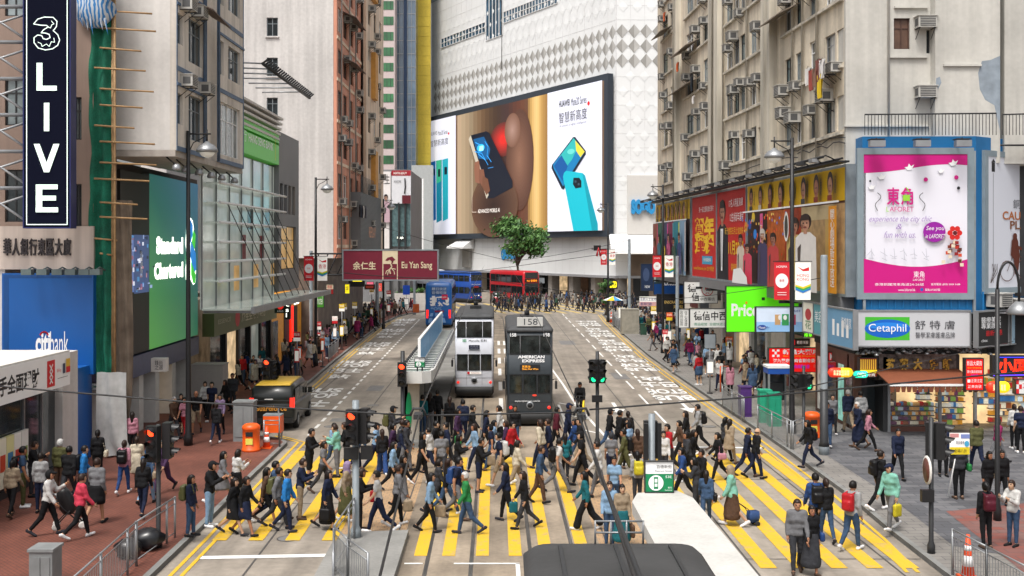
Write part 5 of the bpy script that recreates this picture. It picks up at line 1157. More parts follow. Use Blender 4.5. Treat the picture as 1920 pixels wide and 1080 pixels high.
P_ += [px.e(1733, 337, 4, 4, m_pk), px.e(1790, 333, 4, 4, m_pk), px.e(1629, 340, 2, 2, K['txtb']), px.e(1794, 353, 3, 3, K['txtb'])]
P_ += [px.t("東", 1660, 1684, 352, 385, m_pk, bold=.02), px.t("角", 1686, 1709, 352, 385, m_pk, bold=.02), px.r(1690, 1703, 366, 377, m_pg), px.l([(1696, 352), (1702, 360)], 2, m_pg), px.t("L", 1659, 1664, 388, 397, m_pg), px.t("AFORET", 1665, 1710, 388, 397, m_pk)]
for sgn, x in ((1, 1642), (-1, 1727)): P_.append(px.l([(x + sgn * 8 * math.sin(t * .5) * (1 - t / 18), 362 + t * 2.6) for t in range(14)], 1.2, K['txtb']))
P_ += [px.t("experience the city chic", 1625, 1741, 405, 419, m_pl, italic=.3), px.t("&", 1676, 1687, 420, 430, m_pl, italic=.3), px.t("fun with us.", 1653, 1713, 434, 446, m_pl, italic=.3), px.e(1748, 435, 21, 19, px_mat('8a1590', .5, .05, 0)), px.t("See you", 1732, 1765, 424, 434, K['txtw'], italic=.2), px.t("in LAFORET", 1731, 1767, 439, 447, K['txtw'], italic=.2)]
for k, x in enumerate((1630, 1654, 1672, 1690, 1709, 1731)): P_ += [px.l([(x - 7, 478 - 6 * (k % 2)), (x, 470 + 6 * (k % 3)), (x + 6, 480)], .8, m_gl), px.l([(x - 4, 484), (x + 5, 484 + (k % 2) * 4)], .8, m_gl), px.l([(x, 466), (x + 2, 486)], .8, m_gl)]
# generic flower and patchwork skirt in place of the doll
r_ = random.Random(4)
for k in range(22): yy = 452 + 46 * r_.random(); hw = 5 + (yy - 452) * .38; xx = 1782 + r_.uniform(-hw, hw); P_.append(px.r(xx - 3.4, xx + 3.4, yy - 3, yy + 3, px_mat(r_.choice(('b02a1c', '5a2a1c', 'd8c8b0', '7a3a2a', 'c84a2a', '8a1a1a')))))
for a in range(6): P_.append(px.e(1783 + 9 * math.cos(a * 1.05), 437 + 9 * math.sin(a * 1.05), 5, 5, px_mat('c8201c')))
P_ += [px.e(1783, 437, 4, 4, px_mat('5a0a10')), px.t("東角", 1706, 1726, 508, 520, K['txtw']), px.t("LAFORET", 1705, 1727, 522, 526, K['txtw']), px.t("香港銅鑼灣東角道24-26號", 1634, 1725, 530, 535, K['txtw']), px.t("查詢電話 (852) 2504 5188", 1738, 1792, 530, 535, K['txtw']), px.t("www.laforet.hk", 1677, 1709, 540, 545, K['txtw']), px.e(1721, 542, 3, 3, px_mat('2a5ab0')), px.t("東角LAFORET駅", 1727, 1755, 540, 545, K['txtw'])]
panel('poster', 'pink and white poster with purple disc and red flower in grey frame', 'poster', frU, box, .0, .12, m_pw, None, P_, frame=.26, fmat=mat('grey_teal_frame', (.2, .25, .28), .5, var=.1))
bx = (frV.u(1847), frV.u(1847) + 4.8, frV.z(1847, 540), frV.z(1847, 293)); px = Px(frV, bx); m_gy = px_mat('c2c4cc', .5, .05, 0)
panel('poster', 'pale grey poster with brown cyclist and lamp, right of the pink one', 'poster', frV, bx, .0, .12, m_gy, None,
      [px.l([(1857, 325), (1857, 530)], 1.2, K['txtb']), px.r(1854, 1860, 305, 322, K['txtb']), px.p([(1853, 305), (1861, 305), (1857, 298)], K['txtb']), px.t("銅鑼灣", 1894, 1935, 374, 391, px_mat('5a5a60')), px.t("CAUSEWAY", 1874, 1960, 396, 412, px_mat('a8602a'), bold=.02), px.t("PLACE", 1888, 1940, 414, 430, px_mat('7a4a2a'), bold=.02), px.t("FA", 1912, 1928, 328, 338, m_pg)] +
      [px.l([(1882 + 13 * math.cos(t * .45), 508 + 19 * math.sin(t * .45)) for t in range(15)], 1.6, px_mat('5a3a30')), px.l([(1914 + 13 * math.cos(t * .45), 504 + 19 * math.sin(t * .45)) for t in range(15)], 1.6, px_mat('5a3a30')), px.l([(1882, 508), (1892, 480), (1910, 482), (1914, 504)], 1.6, px_mat('5a3a30')),
       px.p([(1890, 452), (1897, 438), (1902, 452), (1905, 478), (1903, 505), (1896, 515), (1894, 486), (1888, 478)], px_mat('5a2a1c')), px.e(1896, 443, 4, 6, px_mat('5a2a1c')), px.p([(1898, 458), (1912, 466), (1910, 470), (1898, 466)], px_mat('5a2a1c'))] +
      [px.l([(1850, 530), (1856 + k * 2, 505 + 5 * (k % 2)), (1853 + k * 3, 495)], 1.6, px_mat('4a3a34')) for k in range(4)], frame=.24, fmat=mat('grey_teal_frame', (.2, .25, .28), .5, var=.1))
# lower sign band round the corner
def band(label, fr, x0, x1, yt, yb, face, items, d=.55):
    bx_ = (fr.u(x0, d), fr.u(x1, d), fr.z(x0, yb, d), fr.z(x0, yt, d)); return panel('shop_sign', label, 'sign', fr, bx_, d - .18, d, face, K['greypole'], items, frame=.06, fmat=K['steel'])
m_gp = px_mat('b4b5b8', .5, .05, 0)
band('grey sign with green and blue oval brand mark and Chinese words', frU, 1604, 1818, 584, 648, m_gp, [('r', .085, .475, .16, .84, px_mat('3ea82a', .5, .06, 0)), ('e', .28, .5, .2, .27, px_mat('0a5ab4', .5, .06, 0)), ('e', .28, .42, .18, .1, px_mat('1f7ad0', .5, .06, 0)), ('t', "Cetaphil", .115, .445, .36, .66, K['txtw']), ('t', "舒 特 膚", .52, .87, .26, .52, px_mat('34343a')), ('t', "醫學潔膚護膚品牌", .525, .87, .6, .78, px_mat('34343a'))])
band('black sign with white and red Chinese words at the corner', frV, 1834, 1890, 586, 650, K['black'], [('t', "醫療美容\n專業護理", .1, .75, .15, .5, K['txtw']), ('t', "最新優惠", .25, .8, .55, .72, K['txtr']), ('t', "clinic", .1, .3, .8, .88, K['txtw'])])
band('pale blue spectacle lens sign at the right edge', frV, 1896, 1980, 588, 644, px_mat('8aa4b4', .5, .05), [('e', .28, .4, .2, .3, px_mat('d8e4ee')), ('e', .28, .42, .14, .2, px_mat('4a9ad0')), ('t', "4色散光", .05, .5, .78, .92, px_mat('34343a'))])
band('pale blue skincare sign with rows of white bottles', frZ, 1545, 1600, 575, 640, px_mat('5f8aa8', .5, .08), [('r', .3 + .16 * k, .38 + .16 * k, .3 + .1 * (k % 2), .75, K['txtw']) for k in range(4)] + [('t', "護膚專家", .62, .95, .2, .5, K['txtw'])], .75)
band('teal sign panel beside the skincare sign', frZ, 1526, 1543, 570, 625, px_mat('4f8a92', .5, .08), [('t', "美容", .1, .9, .2, .6, K['txtw'])], .75)
band('cream sign with red flower shape behind grey pole', frZ, 1506, 1525, 566, 620, px_mat('d8d4c4', .5, .08), [('e', .5, .4, .3, .2, px_mat('b02a2a')), ('t', "花", .2, .8, .6, .9, px_mat('3a7a3a'))], .75)
# corner shop: gold lettered fascia, awning, goods
root = thing('corner_shop', 'bright corner medicine shop with brown awning and packed shelves', 'shop', (18, 43.5, 0))
frD = front(43.6); W = lambda x0, x1, y0, y1: frD.rect(x0, x1, y0, y1)
bx = W(1648, 1793, 664, 712)
b = MB(); b.fbox(frD, frD.u(1590), frD.u(1990), 5.0, 5.06, -6, .4, m_greyc); b.fbox(frD, frD.u(1605), frD.u(1990), 3.3, 5.0, -6, -.3, K['dark']); b.fbox(frD, frD.u(1640), frD.u(1800), 2.25, 3.3, -1, -.05, mat('dark_fascia', (.03, .025, .025), .4)); b.build('wall', root)
b = MB()
for k in range(60):
    x = 1480 + k * 5.6 + rr.uniform(-2, 2) if k > 20 else 1606 + k * 12; y = 650 + rr.uniform(0, 14); u_ = frD.u(x)
    if x > 1600: b.lathe(frD.pt(u_, frD.z(x, y), rr.uniform(.1, .7)), [(.02, .1), (.08, .05), (.1, 0)], K['steel'], 7); b.tube([frD.pt(u_, frD.z(x, y), .3), frD.pt(u_ + .2, frD.z(x, y) + .25, -.1)], .02, K['iron'], 4)
b.build('spotlight', root)
b = MB()
for k in range(6): z = 3.42 + .02 * k; b.tube([frD.pt(frD.u(1606) + i * .5, 3.75 + .22 * math.sin(i * 1.7 + k * 2), .15 + .1 * k) for i in range(12)], .02, K['iron'] if k % 2 else K['steel'], 4)
b.build('cable', root)
b = MB(); b.fbox(frD, *bx, -.05, .0, mat('patterned_fascia', (.12, .1, .09), .4, var=.9, scale=6))
for k, x in enumerate((1660, 1685, 1711, 1740, 1766)): put_text(b, frD, "芬藥大房新"[k], frD.u(x), frD.u(x + 17), frD.z(x, 693), frD.z(x, 672), .02, K['gold'], .06, .08)
put_text(b, frD, "FUNG YUEN MEDICINE COMPANY", frD.u(1660), frD.u(1775), frD.z(1700, 708), frD.z(1700, 698), .02, K['gold'], .03, .04); b.build('fascia', root)
m_awb = mat('brown_canvas', (.19, .058, .026), .7, var=.12)
b = MB(); ua, ub = frD.u(1637), frD.u(1797); vs = [frD.pt(ua, 2.72, .0), frD.pt(ub, 2.72, .0), frD.pt(ub, 2.34, 1.9), frD.pt(ua, 2.34, 1.9)]; b.hexa([v - Vector((0, 0, .04)) for v in vs] + vs, m_awb)
b.fbox(frD, ua, ub, 2.26, 2.345, 1.9, 1.94, K['white']); 
for k in range(16): u_ = ua + (ub - ua) * k / 16; b.add([frD.pt(u_, 2.26, 1.92), frD.pt(u_ + (ub - ua) / 16, 2.26, 1.92), frD.pt(u_ + (ub - ua) / 16 * .8, 2.02, 1.9), frD.pt(u_ + (ub - ua) / 16 * .2, 2.02, 1.9)], [(0, 1, 2, 3)], m_awb)
b.build('awning', root)
m_lit = mat('lit_shop_back', (.7, .5, .26), .6, em=.9, var=.4, scale=1.6)  # wall glows by itself, the shop's warm light put into its colour
b = MB(); b.fbox(frD, frD.u(1625), frD.u(1990), .13, 3.3, -5, -2.2, m_lit); b.build('back_wall', root)
frJ = Fr(frD.u(1606), 49.5, 0, -1); b = MB(); b.fbox(frJ, 0, 5.6, .13, 3.3, -.3, 0, mat('dark_wood_shopfront', (.09, .04, .025), .5, var=.3)); b.frect(frJ, .4, 1.7, .3, 2.7, .02, mat('pale_display', (.5, .5, .45), .3, em=.15, var=.5)); b.frect(frJ, 2.0, 3.2, .3, 2.7, .02, K['glass']); b.frect(frJ, 3.5, 4.3, .3, 2.7, .02, mat('teal_lit_display', (.25, .6, .5), .3, em=.25, var=.4)); b.frect(frJ, 4.6, 5.4, .3, 2.5, .02, K['glass']); b.build('side_shopfront', root)
def goods(name, x0, x1, z0, z1, d, rows, seed):
    r_ = random.Random(seed); b = MB(); h_ = (z1 - z0) / rows
    cs = ('c8b890', 'b02a24', 'd8d4c8', '3a6a9a', '7a9a4a', 'c88a2a', '6a3a5a', 'e0d8c0', '8a4a2a', 'b8c8d0', 'd0a060', '4a4a50')
    for k in range(rows):
        b.fbox(frD, frD.u(x0), frD.u(x1), z0 + k * h_, z0 + k * h_ + .04, d - .3, d, mat('shelf_board', (.25, .2, .15), .6)); u_ = frD.u(x0) + .04
        while u_ < frD.u(x1) - .1:
            w_ = r_.uniform(.07, .24); b.fbox(frD, u_, min(frD.u(x1) - .02, u_ + w_ * .93), z0 + k * h_ + .045, z0 + k * h_ + .05 + h_ * r_.uniform(.5, .85), d - .28, d - r_.uniform(.02, .1), px_mat(r_.choice(cs), .5, .3, .3)); u_ += w_  # boxes glow a little: warm shop light put into their colour
    return b.build(name, root)
goods('shelf', 1667, 1757, .35, 1.32, -.25, 5, 1); goods('shelf', 1667, 1682, 1.35, 2.3, -.5, 4, 2); goods('shelf', 1728, 1757, 1.35, 2.3, -.5, 4, 3); goods('shelf', 1766, 1820, .3, 2.5, -.5, 9, 4); goods('shelf', 1834, 1880, 1.2, 2.3, -.3, 4, 5); goods('shelf', 1690, 1728, 1.9, 2.25, -1.0, 1, 6)
goods('shelf', 1880, 1980, .3, 2.6, -1.2, 8, 7); goods('shelf', 1610, 1662, .4, 2.4, -1.2, 7, 8)
b = MB(); b.fbox(frD, frD.u(1663), frD.u(1763), .13, .34, -.6, -.1, mat('brown_plinth', (.12, .05, .035), .5))
for x in (1664, 1760, 1826): b.fbox(frD, frD.u(x), frD.u(x + 5), .13, 3.0, -.1, .05, K['steel'])
b.fbox(frD, frD.u(1666), frD.u(1758), .35, 1.3, -.1, -.08, mat('counter_glass', (.12, .12, .12), .05, alpha=.25)); b.build('counter', root)
b = MB(); 
for k in range(11): b.fbox(frD, frD.u(1686) + k * .11, frD.u(1686) + k * .11 + .07, 2.2, 2.5, -.3, -.2, px_mat('e8b82a', .5, .3))
for x in (1735, 1776, 1800): b.ball(frD.pt(frD.u(x), 2.35, -.1), .09, px_mat('ffd890', .5, 4.0, 0))
b.build('lamp', root)
b = MB(); b.fbox(frD, frD.u(1606), frD.u(1656), .13, 3.2, -1.2, -1.0, K['glass']); b.fbox(frD, frD.u(1656), frD.u(1664), .13, 3.2, -1.2, .0, K['iron']); b.build('side_window', root)
# hanging signs on the right
m_green = px_mat('5fe01a', .4, .22, 0)
hang('large bright green supermarket sign over the right pavement', 55, 1362, 1505, 537, 622, m_green, [('t', "Price", .065, .42, .38, .66, K['txtw'], dict(bold=.03)), ('e', .262, .36, .014, .03, px_mat('e08a1a'))])
hang('white milk powder sign in front of the green sign', 50, 1418, 1505, 576, 622, px_mat('c6d4e6', .4, .15), [('r', 0, 1, .6, 1, px_mat('8ab4dc', .4, .15)), ('r', .4, .52, .3, .72, px_mat('c8a070')), ('r', .55, .7, .28, .74, px_mat('3a9a5a')), ('r', .73, .85, .3, .72, px_mat('c84a6a')), ('e', .5, .42, .03, .1, K['txtw']), ('e', .62, .42, .04, .1, K['txtw']), ('e', .12, .82, .1, .1, px_mat('2a4a9a')), ('t', "Mead", .05, .19, .78, .87, K['txtw']), ('t', "A+", .22, .28, .76, .88, px_mat('2a4a9a')), ('t', "營養專家", .75, .95, .1, .2, px_mat('2a4a9a'))])
m_wh = px_mat('cfcfcc', .4, .1)
hang('white medicine shop sign with red ringed character', 70, 1283, 1345, 528, 568, m_wh, [('t', "德", .1, .36, .12, .5, K['txtb'], dict(bold=.02)), ('t', "信", .22, .46, .52, .92, K['txtb'], dict(bold=.02)), ('e', .7, .38, .18, .29, K['txtr']), ('e', .7, .38, .16, .25, m_wh), ('t', "藥", .61, .79, .2, .56, K['txtr'], dict(bold=.03)), ('t', "中西藥坊", .48, .92, .74, .9, K['txtb'])])
hang('long white medicine shop sign with four black characters', 66, 1294, 1363, 579, 614, m_wh, [('t', "德信中西", .1, 1.0, .14, .62, K['txtb'], dict(bold=.02)), ('t', "通過經營  全國快遞送", .1, .98, .74, .9, px_mat('3a8a6a'))])
hang('narrow white sign with two columns of black characters', 67, 1273, 1291, 580, 614, m_wh, [('t', "政府註冊", .12, .42, .08, .92, K['txtb'], dict(vertical=True)), ('t', "信心保證", .58, .88, .08, .92, K['txtb'], dict(vertical=True))])
hang('black optician sign with small gold lettering', 80, 1232, 1283, 552, 585, K['black'], [('t', "LENSCRAFTERS", .22, .95, .36, .52, px_mat('c8a860', .4, .2)), ('t', "亮視點", .6, .95, .6, .8, px_mat('c8a860', .4, .2))])
hang('blue and silver watch shop sign with bold white name', 88, 1226, 1284, 503, 552, px_mat('123a70', .4, .15), [('r', 0, 1, 0, .52, px_mat('a8b8b4')), ('p', [(0, .6), (.2, .3), (.5, .2), (1, .35), (1, .55)], px_mat('2a3a3a')), ('e', .53, .14, .05, .1, px_mat('1a1a1a')), ('t', "LONGINES", .28, .9, .5, .66, K['txtw'], dict(bold=.04))])
hang('dark poster panel beside the white store entrance', 120, 1202, 1226, 495, 545, px_mat('1c2a44', .4, .1), [('e', .4, .4, .25, .25, px_mat('3a4a6a')), ('t', "NEW", .3, .7, .8, .9, K['txtw'])])
hang('red dispensary sign with white chequered emblem', 50, 1442, 1539, 653, 697, px_mat('dc1410', .4, .3, 0), [('r', .06, .105, .05, .14, K['txtw']), ('r', .15, .2, .05, .14, K['txtw']), ('r', .105, .15, .14, .26, K['txtw']), ('r', .06, .105, .27, .37, K['txtw']), ('r', .15, .2, .27, .37, K['txtw']), ('t', "新昌大藥房", .26, .97, .04, .26, K['txtw'], dict(bold=.03)), ('t', "Sun Cheung Dispensary", .27, .95, .29, .38, m_y), ('t', "港九藥房總商會副會委員", .07, .97, .44, .6, K['txtw'], dict(bold=.02)), ('t', "正貨正貴", .07, .33, .67, .78, K['txtw']), ('t', "注定商號", .07, .33, .83, .94, K['txtw']), ('t', "中西成藥批發", .42, .78, .7, .85, px_mat('6a2ac0', .4, .4)), ('t', "囍", .85, .95, .68, .82, px_mat('f07a6a'))])
hang('small black sign with red K above the red dispensary sign', 51.5, 1484, 1517, 636, 648, K['black'], [('r', .0, .2, .1, .9, px_mat('c01a1a', .4, .4)), ('t', "觀奇洋服", .3, .95, .25, .75, m_lw)])
hang('black tailor sign with red K beside the grey pole', 47, 1553, 1600, 661, 676, K['black'], [('r', .02, .28, .02, .98, px_mat('c01a1a', .4, .4)), ('t', "K", .06, .24, .1, .9, K['txtw'], dict(bold=.05)), ('t', "觀奇", .36, .62, .1, .55, m_lw), ('t', "Kwun Kee Tailor", .36, .95, .65, .9, m_lw)])
hang('red vertical dispensary sign right of the brown awning', 41.5, 1811, 1843, 673, 731, px_mat('d41410', .4, .3, 0), [('t', "新昌大藥房", .06, .94, .06, .22, K['txtw']), ('t', "Sun Cheung", .1, .9, .26, .32, m_y), ('t', "港九藥房總商會", .06, .94, .36, .46, K['txtw']), ('t', "中西成藥", .3, .7, .5, .56, px_mat('6a2ac0', .4, .4)), ('r', .08, .25, .66, .76, K['txtw']), ('t', "正貨注定", .3, .95, .64, .76, K['txtw']), ('t', "正貴商號", .1, .9, .84, .94, K['txtw'])])
hang('neon red Chinese letters on dark board at the right edge', 42.2, 1862, 1960, 668, 706, K['black'], [('t', "小鳳新", .08, .95, .1, .85, px_mat('ff2a10', .4, 1.0, 0), dict(bold=.05)), ('l', [(.0, .95), (1, .9)], .05, px_mat('5a3ae0', .4, 1.0, 0)), ('l', [(.05, .05), (.9, .05)], .04, px_mat('3a3ae0', .4, 1.0, 0))])
hang('red and white chequered dispensary sign at the right edge', 41, 1905, 1960, 712, 738, m_wh, [('r', 0, .1, 0, .33, K['txtr']), ('r', .1, .2, .33, .66, K['txtr']), ('r', 0, .1, .66, 1, K['txtr']), ('t', "大藥房", .22, .9, .1, .6, K['txtr'])])
def capsule_sign(label, Y, x0, x1, yc, hh, ca, cb, t):
    f_ = front(Y); r_ = thing('capsule_sign', label, 'sign', f_.pt(f_.u((x0 + x1) / 2), f_.z(x0, yc + hh))); 
    ua_, ub_ = f_.u(x0), f_.u(x1); z = f_.z(x0, yc); R_ = hh / F * Y; um = (ua_ + ub_) / 2
    for a, c, m_ in ((0, .5, ca), (.5, 1, cb)):
        b_ = MB(); rings = []
        for k in range(9):
            s = a + (c - a) * k / 8; u_ = ua_ + (ub_ - ua_) * s; e_ = min(s, 1 - s) * (ub_ - ua_); rad = R_ if e_ > R_ else math.sqrt(max(0.0004, R_ * R_ - (R_ - e_) ** 2))
            rings.append([f_.pt(u_, z + rad * math.sin(q_ * .5236), rad * .6 * math.cos(q_ * .5236)) for q_ in range(12)])
        b_.loft(rings, m_); b_.build('shell', r_)
    l_ = MB(); put_text(l_, f_, t, ua_ + R_, ub_ - R_, z - R_ * .55, z + R_ * .55, R_ * .62, px_mat('f8e8b0', .4, .6)); l_.build('lettering', r_)
capsule_sign('capsule shaped sign, red on the left and yellow on the right', 42.9, 1552, 1600, 698.5, 9, px_mat('c8321a', .4, .6, 0), px_mat('e8b818', .4, .6, 0), "香港藥房信譽\n專業藥品保證")
capsule_sign('small glowing teal oval sign beside the capsule sign', 42.9, 1600, 1628, 702, 6.5, px_mat('1ac8a0', .4, 1.0, 0), px_mat('2ad0b0', .4, 1.0, 0), "OPEN")
capsule_sign('fat yellow and red capsule sign at right of the corner shop', 41.8, 1848, 1894, 726, 11, px_mat('c8321a', .4, .5, 0), px_mat('e8c818', .4, .7, 0), "藥品   專賣")
hang('orange sign strip with rows of yellow bottles under lights', 43.3, 1612, 1644, 672, 706, px_mat('7a2a14', .4, .2), [('r', .04 + .12 * k, .11 + .12 * k, .05, .6, px_mat('d8a83a', .4, .3)) for k in range(8)] + [('r', 0, 1, .62, .8, px_mat('e0c020', .4, .5)), ('t', "大特賣", .1, .9, .82, .98, m_lw)])
hang('bright green and orange neon strip above the pavement', 52, 1507, 1524, 624, 632, px_mat('1a2a10'), [('t', "推拿", .05, .95, .05, .95, px_mat('7aff2a', .4, 1.2, 0))], frame=0)
for k, (x, y) in enumerate(((1858, 562), (1885, 572))):
    o = place_ac(frV, frV.u(x), frV.z(x, y + 12), ('left', 'right')[k] + ' outdoor condenser under the grey cyclist poster', 'condensers under the cyclist poster', 1.2, .1)
# maroon billboard over the street
m_mar = mat('maroon_sign', (.16, .012, .03), .5, var=.08); m_crm = px_mat('d8c8a8', .5)
fM = front(70); bx = fM.rect(644, 820, 470, 524); px = Px(fM, bx)
def truss(r_):
    b_ = MB(); z0, z1 = bx[2] + .3, bx[3] - .2
    for z in (z0, z1): 
        b_.tube([fM.pt(-13.3, z, -.2), fM.pt(bx[0] + .3, z, -.2)], .06, K['iron'], 5); b_.tube([fM.pt(-13.3, z, -.9), fM.pt(bx[0] + .3, z, -.5)], .05, K['iron'], 5)
    for k in range(4): x_ = -13.3 + k * .6; b_.tube([fM.pt(x_, z0, -.2), fM.pt(x_ + .6, z1, -.2)], .04, K['iron'], 4)
    b_.build('truss', r_)
panel('billboard', 'long maroon billboard with tree emblem hung across the left lane', 'billboard', fM, bx, -.6, 0, m_mar, None,
      [('r', .415, .425, 0, 1, m_crm), ('r', .57, .578, 0, 1, m_crm), ('r', .425, .57, 0, .46, m_crm), ('t', "余仁生", .1, .345, .38, .66, m_crm, dict(bold=.02)), ('t', "Eu Yan Sang", .62, .945, .38, .68, m_crm, dict(bold=.015)),
       ('p', [(.445, .34), (.47, .24), (.52, .2), (.555, .32), (.53, .36), (.5, .3), (.47, .36)], m_mar), ('l', [(.5, .3), (.525, .38), (.505, .5)], .05, m_mar), ('l', [(.505, .46), (.515, .56), (.49, .66), (.5, .8)], .04, m_crm), ('l', [(.51, .6), (.54, .72), (.545, .82)], .025, m_crm), ('l', [(.5, .64), (.46, .7), (.45, .8)], .025, m_crm), ('l', [(.52, .62), (.555, .64)], .025, m_crm), ('l', [(.48, .7), (.47, .84)], .025, m_crm)], frame=.08, fmat=K['greypole'], extra=truss)
f_ = front(54); root = thing('side_street_block', 'plain grey block down the side street at the right edge', 'building', (42, 54, 0)); ops = [(28 + 3.2 * k, 29.6 + 3.2 * k, 4.5 + 3.1 * j, 6.2 + 3.1 * j) for k in range(8) for j in range(9)]
b = MB(); wall_open(b, f_, 26, 58, .13, 42, ops, m_tong); b.fbox(f_, 26, 58, .13, 42, -16, -.24, m_tong); b.build('wall', root)
for o_ in ops: window(root, f_, *o_, gm=K['glass2'])
# ---------------------------------------------------------------- trams, buses, cars
m_tglass = mat('vehicle_glass', (.012, .016, .018), .06, var=.3, scale=1, spec=.8)
m_inter = mat('tram_window_glass', (.02, .025, .024), .08, var=.9, scale=2.2, spec=.7)
m_chas = mat('black_chassis', (.012, .012, .012), .6)
m_tail = px_mat('e02a1e', .3, .9, 0); m_head = px_mat('f0ead0', .3, .5, 0)
def rring(x0, x1, y0, y1, z, r, n=4):
    out = []
    for cx, cy, a0 in ((x1 - r, y1 - r, 0), (x0 + r, y1 - r, 90), (x0 + r, y0 + r, 180), (x1 - r, y0 + r, 270)):
        for k in range(n + 1): a = R(a0 + 90 * k / n); out.append(Vector((cx + r * math.cos(a), cy + r * math.sin(a), z)))
    return out
def lwin(root, fr, u0, u1, z0, z1, d=.004, gm=None, fm=None, b=.03):
    g = MB(); g.frect(fr, u0, u1, z0, z1, d, gm or m_inter); o = g.build('window', root, True)
    f = MB()
    for a in ((u0 - b, u1 + b, z0 - b, z0), (u0 - b, u1 + b, z1, z1 + b), (u0 - b, u0, z0, z1), (u1, u1 + b, z0, z1)): f.fbox(fr, *a, d - .003, d + .018, fm or K['black'])
    f.build('frame', o, True); return o
def tram(label, loc, rz, bodym, roofm, sidem=None, length=8.2, W=1.96, face=None, pole=True, group='double decker trams', accent=None):
    root = thing('tram', label, 'tram', loc, rz, group); w = W / 2
    b = MB(); b.loft([rring(-w + .06, w - .06, .06, length - .06, .42, .12), rring(-w, w, 0, length, .55, .14), rring(-w, w, 0, length, 2.25, .14), rring(-w, w, 0, length, 4.05, .14)], bodym); b.build('body', root, True)
    b = MB(); b.loft([rring(-w - .02, w + .02, -.04, length + .04, 4.055, .16), rring(-w - .03, w + .03, -.05, length + .05, 4.16, .18), rring(-w + .08, w - .08, .1, length - .1, 4.28, .2), rring(-w + .45, w - .45, .5, length - .5, 4.34, .2)], roofm); b.build('roof', root, True)
    b = MB(); b.loft([rring(-w + .1, w - .1, .0, length, .12, .1), rring(-w - .01, w + .01, -.09, length + .09, .3, .12), rring(-w - .01, w + .01, -.09, length + .09, .6, .12)], m_chas); b.build('bumper', root, True)
    for s in (-1, 1):
        fs = Fr(s * w, length if s < 0 else 0, 0, -1 if s < 0 else 1)
        for k in range(6):
            u = .55 + k * (length - .7) / 6; lwin(root, fs, u, u + (length - .7) / 6 - .18, 3.0, 3.75); lwin(root, fs, u, u + (length - .7) / 6 - .18, 1.35, 2.15)
    for k in range(3):
        x0, x1 = ((-w + .13, -.46), (-.38, .38), (.46, w - .13))[k]
        lwin(root, LF, x0, x1, 3.13, 3.88); 
        x0, x1 = ((-w + .13, -.36), (-.26, .26), (.36, w - .13))[k]; lwin(root, LF, x0, x1, 1.45, 2.22)
    for s in (-1, 1):
        b = MB(); b.lathe((s * (w - .16), -.02, .82), [(.07, 0), (.07, .03)], m_tail, 8, 'y'); b.build('tail_light', root, True)
        b = MB(); b.tube([(s * w, .1, 2.0), (s * (w + .14), .0, 2.05), (s * (w + .14), 0, 1.8)], .02, K['black'], 5); b.box((s * (w + .14) - .05, -.04, 1.62), (s * (w + .14) + .05, .02, 1.95), K['black']); b.build('mirror', root, True)
    b = MB(); b.lathe((0, -.05, .92), [(.12, 0), (.16, .02), (.16, .05)], K['steel'], 14, 'y'); b.lathe((0, -.055, .92), [(.11, 0), (.11, .02)], K['dark'], 14, 'y'); b.build('lamp', root, True)
    if face: face = [('r', .01, .99, y, y + .004, K['iron']) for y in (.245, .49, .8)] + [('r', x, x + .004, .5, .9, K['iron']) for x in (.3, .7)] + face
    if face: l = MB(); art(l, LF, (-w, w, .3, 4.05), face, .002, .003); l.build('lettering', root, True)
    if pole:
        b = MB(); b.box((-.3, length * .45, 4.34), (.3, length * .62, 4.5), K['iron']); b.tube([(0, length * .55, 4.5), (0, length * .55, 4.72)], .12, K['iron'], 8); b.tube([(0, length * .55, 4.7), (-.1, -.8, 5.55)], [.035, .02], K['steel'], 5); b.build('trolley_pole', root, True)
    return root
LF = Fr(0, 0, 1, 0)
def tx(s, x0, x1, y0, y1, m_, **k): return ('t', s, x0, x1, y0, y1, m_, k)
m_tw = mat('tram_white', (.72, .74, .8), .35, var=.05, coat=.3); m_tg = mat('tram_charcoal', (.035, .043, .05), .35, var=.08, coat=.3); m_roofg = mat('tram_roof_grey', (.06, .062, .065), .7, var=.2)
p = gs(-1.05, 54.2); r = tram('white double decker tram with green insurance logo in the left track', p, R(.9), m_tw, m_roofg, face=[
    tx("Manulife 宏利", .36, .82, .275, .315, K['txtb']), ('r', .2, .22, .275, .315, px_mat('1a9a5a')), ('r', .235, .255, .275, .315, px_mat('1a9a5a')), ('r', .27, .29, .275, .315, px_mat('1a9a5a')), ('r', .36, .64, .355, .415, px_mat('1c2436')), tx("跑馬地", .4, .6, .36, .385, px_mat('8a8a9a')), tx("HAPPY VALLEY", .39, .61, .39, .408, px_mat('8a8a9a')),
    ('r', .34, .66, .43, .438, m_chas), ('r', .32, .68, .715, .75, m_lw), ('r', .32, .38, .715, .75, K['txtr']), tx("PLEASE MIND", .42, .64, .725, .742, px_mat('b06060')), tx("6", .86, .9, .93, .96, K['txtw'])])
p = gs(1.5, 45.7); r = tram('charcoal double decker tram numbered 158 with credit card lettering', p, R(.9), m_tg, m_roofg, face=[
    tx("AMERICAN", .235, .82, .265, .3, K['txtw'], bold=.04), tx("EXPRESS", .33, .82, .31, .345, K['txtw'], bold=.04), tx("158", .07, .2, .01, .05, K['txtw'], bold=.02), tx("158", .8, .93, .01, .05, K['txtw'], bold=.02), ('r', .28, .72, .37, .44, K['dark']), tx("筲箕灣\nShau Kei Wan", .33, .68, .38, .43, px_mat('e89a2a', .4, .8, 0)),
    tx("explorelplatinum.com.hk", .17, .72, .775, .8, K['txtw']), ('l', [(.22, .935), (.3, .955), (.45, .962), (.6, .96), (.75, .95), (.82, .938)], .02, K['txtw']), tx("158", .84, .96, .925, .955, K['txtw']), ('e', .6, .72, .05, .012, px_mat('c03a2a', .4, .5))])
